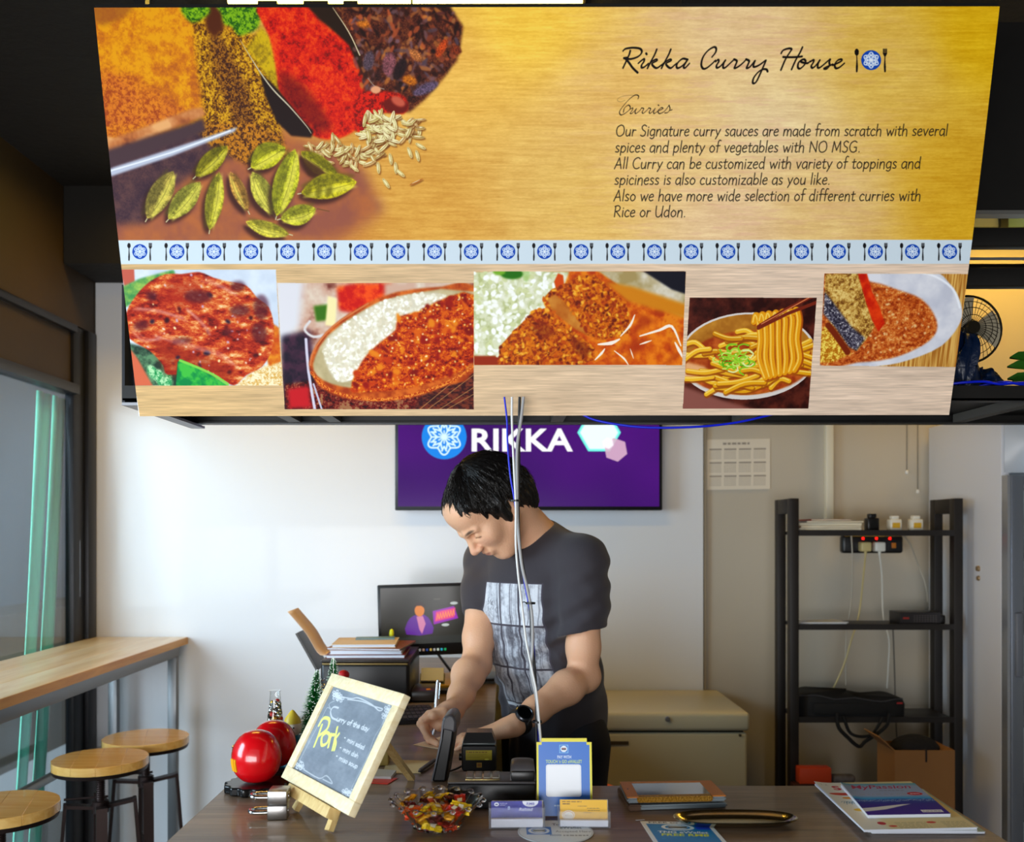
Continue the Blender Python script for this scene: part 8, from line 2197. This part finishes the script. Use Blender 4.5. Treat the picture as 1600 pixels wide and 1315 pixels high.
# T-shirt
Tf = Field((-.22, 2.28, .76), (.36, 2.86, 1.50), .0036)
TR = np.stack([rgt, fwd, nv(0, 0, 1)], 1)
B0 = B; B = Tf
def sleeve(S, E, r0, r1, f):
    e = S + (E - S) * f
    Tf.chain([S, S + (E - S) * f * .5, e], [r0, (r0 + r1) / 2 + .002, r1], .03)
    return e
eR = sleeve(SR, ER, .056, .052, .60); eL = sleeve(SL, EL, .058, .062, .62)
def halfspace(c, n, r, k=.004):
    Tf.op(c - r, c + r, lambda X, Y, Z: np.maximum(-((X - c[0]) * n[0] + (Y - c[1]) * n[1] + (Z - c[2]) * n[2]), np.sqrt((X - c[0]) ** 2 + (Y - c[1]) ** 2 + (Z - c[2]) ** 2) - r), k, 'sub')
uR, uL = unit(ER - SR), unit(EL - SL)
halfspace(eR - uR * .012, unit(uR + nv(-.25, 0, 0)), .10); halfspace(eL - uL * .008, unit(uL + nv(.15, 0, 0)), .12)
Tf.cone(eR - uR * .06, eR + uR * .05, .040, .046, .004, 'sub'); Tf.cone(eL - uL * .06, eL + uL * .05, .046, .055, .004, 'sub')
Tf.ell(chest + nv(0, 0, .025), (.158, .108, .155), TR, .025)
Tf.ell(chest + fwd * -.010 + nv(.01, .01, -.10), (.146, .116, .15), TR, .05)
Tf.ell(waist + fwd * .004, (.148, .122, .17), TR, .05)
Tf.ell(hip, (.152, .124, .30), TR, .05)
nk = neck0 + nv(0, 0, -.012)
Tf.cone(nk, SR + nv(.004, .0, .004), .066, .056, .04); Tf.cone(nk, SL + nv(-.004, 0, .004), .068, .057, .04)
# bottom opening
hm = .80
Tf.op((-.3, 2.2, .7), (.5, 3, hm), lambda X, Y, Z: (Z - hm) + 0 * X + 0 * Y, .004, 'sub')
# neck hole
Tf.cone(neck0 + nv(-.006, -.006, .000) + fwd * .018, neck0 + fwd * .060 + nv(-.01, -.01, .10), .062, .075, .008, 'sub')
# folds
X, Y, Z = np.meshgrid(*Tf.ax, indexing='ij', sparse=True)
s1 = X * rgt[0] + Y * rgt[1]; s2 = X * fwd[0] + Y * fwd[1]
lowz = np.clip((1.26 - Z) / .25, 0, 1)
fold = .0036 * lowz * np.sin(s1 * 62 + np.sin(Z * 21) * 1.6 + np.sin(s2 * 17)) + .0028 * lowz * np.sin(s1 * 118 + Z * 30)
dgl = np.exp(-((Z - 1.16 - (X - .08) * .8) / .10) ** 2)
fold = fold + .0030 * dgl * np.sin((Z - X * .55) * 105 + 1.2 * np.sin(Y * 24))
arm_l = np.exp(-(((X - .21) / .06) ** 2 + ((Y - 2.42) / .08) ** 2 + ((Z - 1.28) / .10) ** 2))
fold = fold + .0010 * arm_l * np.sin((Z * .8 + X * .9) * 120) + .0015 * np.exp(-(((X + .05) / .06) ** 2 + ((Y - 2.66) / .08) ** 2)) * np.sin((Z * .9 - X) * 130)
Tf.D += fold.astype(np.float32)
V, Q = Tf.mesh(); V = smooth_mesh(V, Q, 2, .5)
B = B0
shm = mat('tshirt_charcoal', (.215, .195, .215), .85, bump=.12, bscale=500, sheen=.15)
# the printed block of pale photographs on the chest
cs = Canvas(420, 900, C8(66, 60, 70))
g1 = fbm(900, 420, 60, 40, 5, 3, .6); g2 = fbm(900, 420, 300, 14, 4, 5); g3 = fbm(900, 420, 12, 10, 3, 8)
cols_ = [(8, 138), (150, 276), (288, 412)]; rows_ = [(8, 290), (304, 590), (604, 850)]
for i, (x0, x1) in enumerate(cols_):
    for j, (y0, y1) in enumerate(rows_):
        n_ = g1 * .45 + g2 * .35 + g3 * .2 + [.10, .13, .11][i] * 0 + [.16, -.02, .05][j]
        cs.rect(x0, y0, x1, y1, ramp(n_, [(.30, C8(84, 82, 90)), (.45, C8(128, 128, 136)), (.58, C8(178, 180, 188)), (.75, C8(214, 216, 222))]))
        for _ in range(5):
            x = rs_.uniform(x0 + 6, x1 - 6); cs.stroke([(x, y0 + 4), (x + rs_.uniform(-8, 8), (y0 + y1) / 2), (x + rs_.uniform(-10, 10), y1 - 4)], rs_.uniform(2, 7), C8(*rs_.choice([(92, 90, 98), (70, 66, 76), (200, 202, 208)])), alpha=.6, soft=2)
for _ in range(26):
    x, y = rs_.uniform(20, 120), rs_.uniform(110, 280); cs.stroke([(x, y), (x + rs_.uniform(-12, 12), y + rs_.uniform(6, 26)), (x + rs_.uniform(-12, 12), y + 30)], 3, C8(78, 76, 84), alpha=.7)
cs.rect(0, 860, 420, 884, C8(206, 208, 214))
shimg = cs.image('shirt_print')
nt = shm.node_tree; b_ = nt.nodes['Principled BSDF']
ti = nt.nodes.new('ShaderNodeTexImage'); ti.image = shimg; ti.extension = 'CLIP'
uvn = nt.nodes.new('ShaderNodeUVMap'); mx = nt.nodes.new('ShaderNodeMixRGB')
nt.links.new(uvn.outputs[0], ti.inputs[0]); nt.links.new(ti.outputs['Alpha'], mx.inputs[0]); mx.inputs[1].default_value = b_.inputs['Base Color'].default_value
nt.links.new(ti.outputs[0], mx.inputs[2]); nt.links.new(mx.outputs[0], b_.inputs['Base Color'])
sh = np_obj('tshirt', V, Q, shm, man)
ctr = chest + fwd * .1
S_C = float(rgt @ (np.array([.005, 2.465, 0])))       # print centre along his left-right axis
zt0, zb0 = 1.322, .985
def shuv(co):
    u = .5 - (co @ rgt - S_C) / .190; v = (co[:, 2] - zb0) / (zt0 - zb0)
    ff = (co - chest) @ fwd; bad = ff < .03
    # keep the sleeves out of the print
    bad |= np.abs(co @ rgt - float(chest @ rgt)) > .135
    v[bad] = 5; u[bad] = 5
    return np.stack([u, v], 1)
planar_uv(sh, shuv)
# collar rib
cc_ = neck0 + fwd * .030 + nv(-.002, -.002, .004)
# trousers and shoes
Tr = Field((-.10, 2.42, .02), (.40, 2.92, 1.0), .006)
B = Tr
Tr.ell(hip + nv(0, 0, -.02), (.150, .115, .13), TR, .03)
for s_ in (-1, 1):
    hj = hip + rgt * s_ * .085 + nv(0, 0, -.06); kn = hj + nv(0, 0, -.40) + fwd * .02 + nv(0.02, 0, 0) * 0; an = kn + nv(0, 0, -.40) - fwd * .02
    an[2] = .07
    Tr.chain([hj, kn, an], [.088, .062, .052], .03)
V, Q = Tr.mesh(); V = smooth_mesh(V, Q, 1)
np_obj('trousers', V, Q, mat('trousers_dark', (.10, .10, .13), .85), man)
for s_ in (-1, 1):
    hj = hip + rgt * s_ * .085; a0 = hj.copy(); a0[2] = .035
    Sf = Field(a0 - .2, a0 + .25, .006)
    Sf.chain([a0 - fwd * .05, a0 + fwd * .06, a0 + fwd * .16], [.040, .040, .034], .02)
    Sf.cone(a0 - fwd * .04, a0 - fwd * .04 + nv(0, 0, .05), .042, .042, .02)
    Sf.op(a0 - .3, nv(a0[0] + .3, a0[1] + .3, .002), lambda X, Y, Z: (Z - .002) + 0 * X + 0 * Y, .002, 'sub')
    V, Q = Sf.mesh(); np_obj('shoe', V, Q, mat('shoe_black', (.05, .05, .055), .5), man)
B = B0
# hair: a shaped cap with fine strands over it
Hf = Field(hc - .16, hc + .17, .0026)
Hf.ell(hp(0, -.030, .024), (.086, .103, .091), HR, .01)
Hf.ell(hp(0, -.070, -.022), (.074, .058, .075), HR, .03)
Hf.ell(hp(0, .030, .058), (.070, .050, .038), HR, .02)
Hf.cone(hp(0, -.084, -.047), hp(0, -.076, -.082), .050, .040, .03)
for s_ in (-1, 1): Hf.cone(hp(s_ * .070, -.004, .010), hp(s_ * .074, .006, -.034), .024, .014, .012)
# clear the face and the ears
Hf.ell(hp(0, .108, -.044), (.066, .072, .089), HR, .012, 'sub')
Hf.ell(hp(0, .080, -.085), (.085, .080, .075), HR, .012, 'sub')
X, Y, Z = np.meshgrid(*Hf.ax, indexing='ij', sparse=True)
lx = (X - hc[0]) * hr[0] + (Y - hc[1]) * hr[1] + (Z - hc[2]) * hr[2]; lf = (X - hc[0]) * hf[0] + (Y - hc[1]) * hf[1] + (Z - hc[2]) * hf[2]; lu = (X - hc[0]) * hu[0] + (Y - hc[1]) * hu[1] + (Z - hc[2]) * hu[2]
ang_ = np.arctan2(lx, lf + .05)
Hf.D += (.0022 * np.sin(ang_ * 26 + 6 * lu / .05 * .4 + 2 * np.sin(lu * 60)) + .0014 * np.sin(ang_ * 53 + lu * 90)).astype(np.float32) * np.clip((.12 - lu) / .06, .15, 1).astype(np.float32)
V, Q = Hf.mesh(); V = smooth_mesh(V, Q, 1)
hm_ = mat('hair_black', (.075, .062, .055), .42, spec=.5, bump=.3, bscale=300, stretch=(1, 1, .25))
cap = np_obj('hair', V, Q, hm_, man)
# strands
crown = hp(0, -.050, .108)
mb = MB(); rr = random.Random(7)
def surf_r(d):
    """distance from the hair centre to the cap along d"""
    o = hp(0, -.028, .010); t0, t1 = .03, .16
    def D_(p):
        i = ((p - Hf.lo) / Hf.h).astype(int); i = np.clip(i, 0, Hf.n - 1); return Hf.D[tuple(i)]
    for _ in range(14):
        tm = (t0 + t1) / 2
        if D_(o + d * tm) < 0: t0 = tm
        else: t1 = tm
    return o + d * (t0 + .0006)
o_h = hp(0, -.028, .010); upd = unit(crown - o_h)
for k in range(2600):
    az = rr.uniform(0, 2 * math.pi); e1 = unit(np.cross(upd, hr)); e2 = np.cross(upd, e1)
    th0 = rr.uniform(.05, 1.5); ln = rr.uniform(.35, .7); sw = rr.uniform(-.25, .25)
    pts = []
    for i in range(5):
        th = th0 + ln * i / 4; a = az + sw * i / 4
        d = upd * math.cos(th) + (e1 * math.cos(a) + e2 * math.sin(a)) * math.sin(th)
        q = surf_r(unit(d)); 
        pts.append(q + unit(d) * (.0014 + .0020 * math.sin(i * 1.3 + k)))
    # stop strands that would cross the face
    lf_ = [(p - hc) @ hf for p in pts]; lu_ = [(p - hc) @ hu for p in pts]
    if any(np.linalg.norm(pts[i + 1] - pts[i]) > .045 for i in range(4)): continue
    if any(b < -.02 and a > .02 for a, b in zip(lf_, lu_)): continue
    mb.tube([Vector(p) for p in pts], [.0007, .0006, .0002], 3, smooth=2, cap=False)
o = obj('hair_strands', mb, hm_, man, ang=80); o['kind'] = 'stuff'
# wristwatch on the left wrist
wd_ = unit(WL - EL); wc = WL - wd_ * .020
e1 = unit(nv(0, -1, .55) - wd_ * (nv(0, -1, .55) @ wd_)); e2 = np.cross(wd_, e1)
Mw = Matrix(np.stack([e2, wd_, e1], 1).tolist()).to_4x4(); Mw.translation = Vector(wc)
obj('watch_strap', MB().tube([Mw @ Vector((.0285 * math.cos(a), 0, .0285 * math.sin(a))) for a in np.linspace(0, 2 * math.pi, 28, endpoint=False)], .0045, 8, closed=True, smooth=1)
    .tube([Mw @ Vector((.0285 * math.cos(a), .006, .0285 * math.sin(a))) for a in np.linspace(0, 2 * math.pi, 28, endpoint=False)], .0040, 8, closed=True, smooth=1)
    .tube([Mw @ Vector((.0285 * math.cos(a), -.006, .0285 * math.sin(a))) for a in np.linspace(0, 2 * math.pi, 28, endpoint=False)], .0040, 8, closed=True, smooth=1), mat('strap_rubber', (.07, .07, .075), .6), man)
wt = obj('watch_case', MB().lathe([(.0, .028), (.020, .028), (.0225, .031), (.0225, .037), (.020, .0395), (.0175, .0395), (.0168, .0385), (.0, .0385)], 36, Mw, cap=False), mat('watch_steel', (.30, .31, .33), .25, metal=.8), man)
o = obj('watch_dial', MB().lathe([(.0, .0387), (.0166, .0387)], 32, Mw, cap=False), mat('dial_black', (.02, .02, .025), .1, coat=1), wt); 
obj('watch_button', MB().cyl(Mw @ Vector((.022, 0, .034)), Mw @ Vector((.026, 0, .034)), .0022, n=8), mat('watch_steel'), wt)
# ring
fp_ = LFing[2]; rc = fp_[0] * .45 + fp_[1] * .55; rd = unit(fp_[1] - fp_[0]); r1 = unit(np.cross(rd, nv(0, 0, 1))); r2 = np.cross(rd, r1)
obj('finger_ring', MB().tube([Vector(rc + (r1 * math.cos(a) + r2 * math.sin(a)) * .0108) for a in np.linspace(0, 2 * math.pi, 20, endpoint=False)], .0016, 6, closed=True, smooth=1), mat('ring_gold', (.95, .70, .25), .2, metal=1.0), man)
# pen
pn_ = thing('ballpoint_pen', "silver ballpoint pen held upright in the man's writing hand", 'pen', Vector(tip))
q0, q1_ = Vector(tip), Vector(tip + pd * .138)
dv = Vector(pd)
obj('tip', MB().cyl(q0, q0 + dv * .012, .0008, .0030, 12), mat('chrome'), pn_)
obj('barrel', MB().cyl(q0 + dv * .012, q0 + dv * .085, .0046, .0050, 16), mat('silver_barrel', (.72, .72, .74), .22, metal=.9), pn_)
obj('cap', MB().cyl(q0 + dv * .085, q1_, .0055, .0050, 16).cyl(q1_, q1_ + dv * .004, .0035, .003, 12), mat('chrome'), pn_)
cl = Vector((.006, -.005, 0))
obj('clip', MB().bar(q1_ + cl - dv * .002, q0 + dv * .098 + cl, .003, .0014), mat('chrome'), pn_)
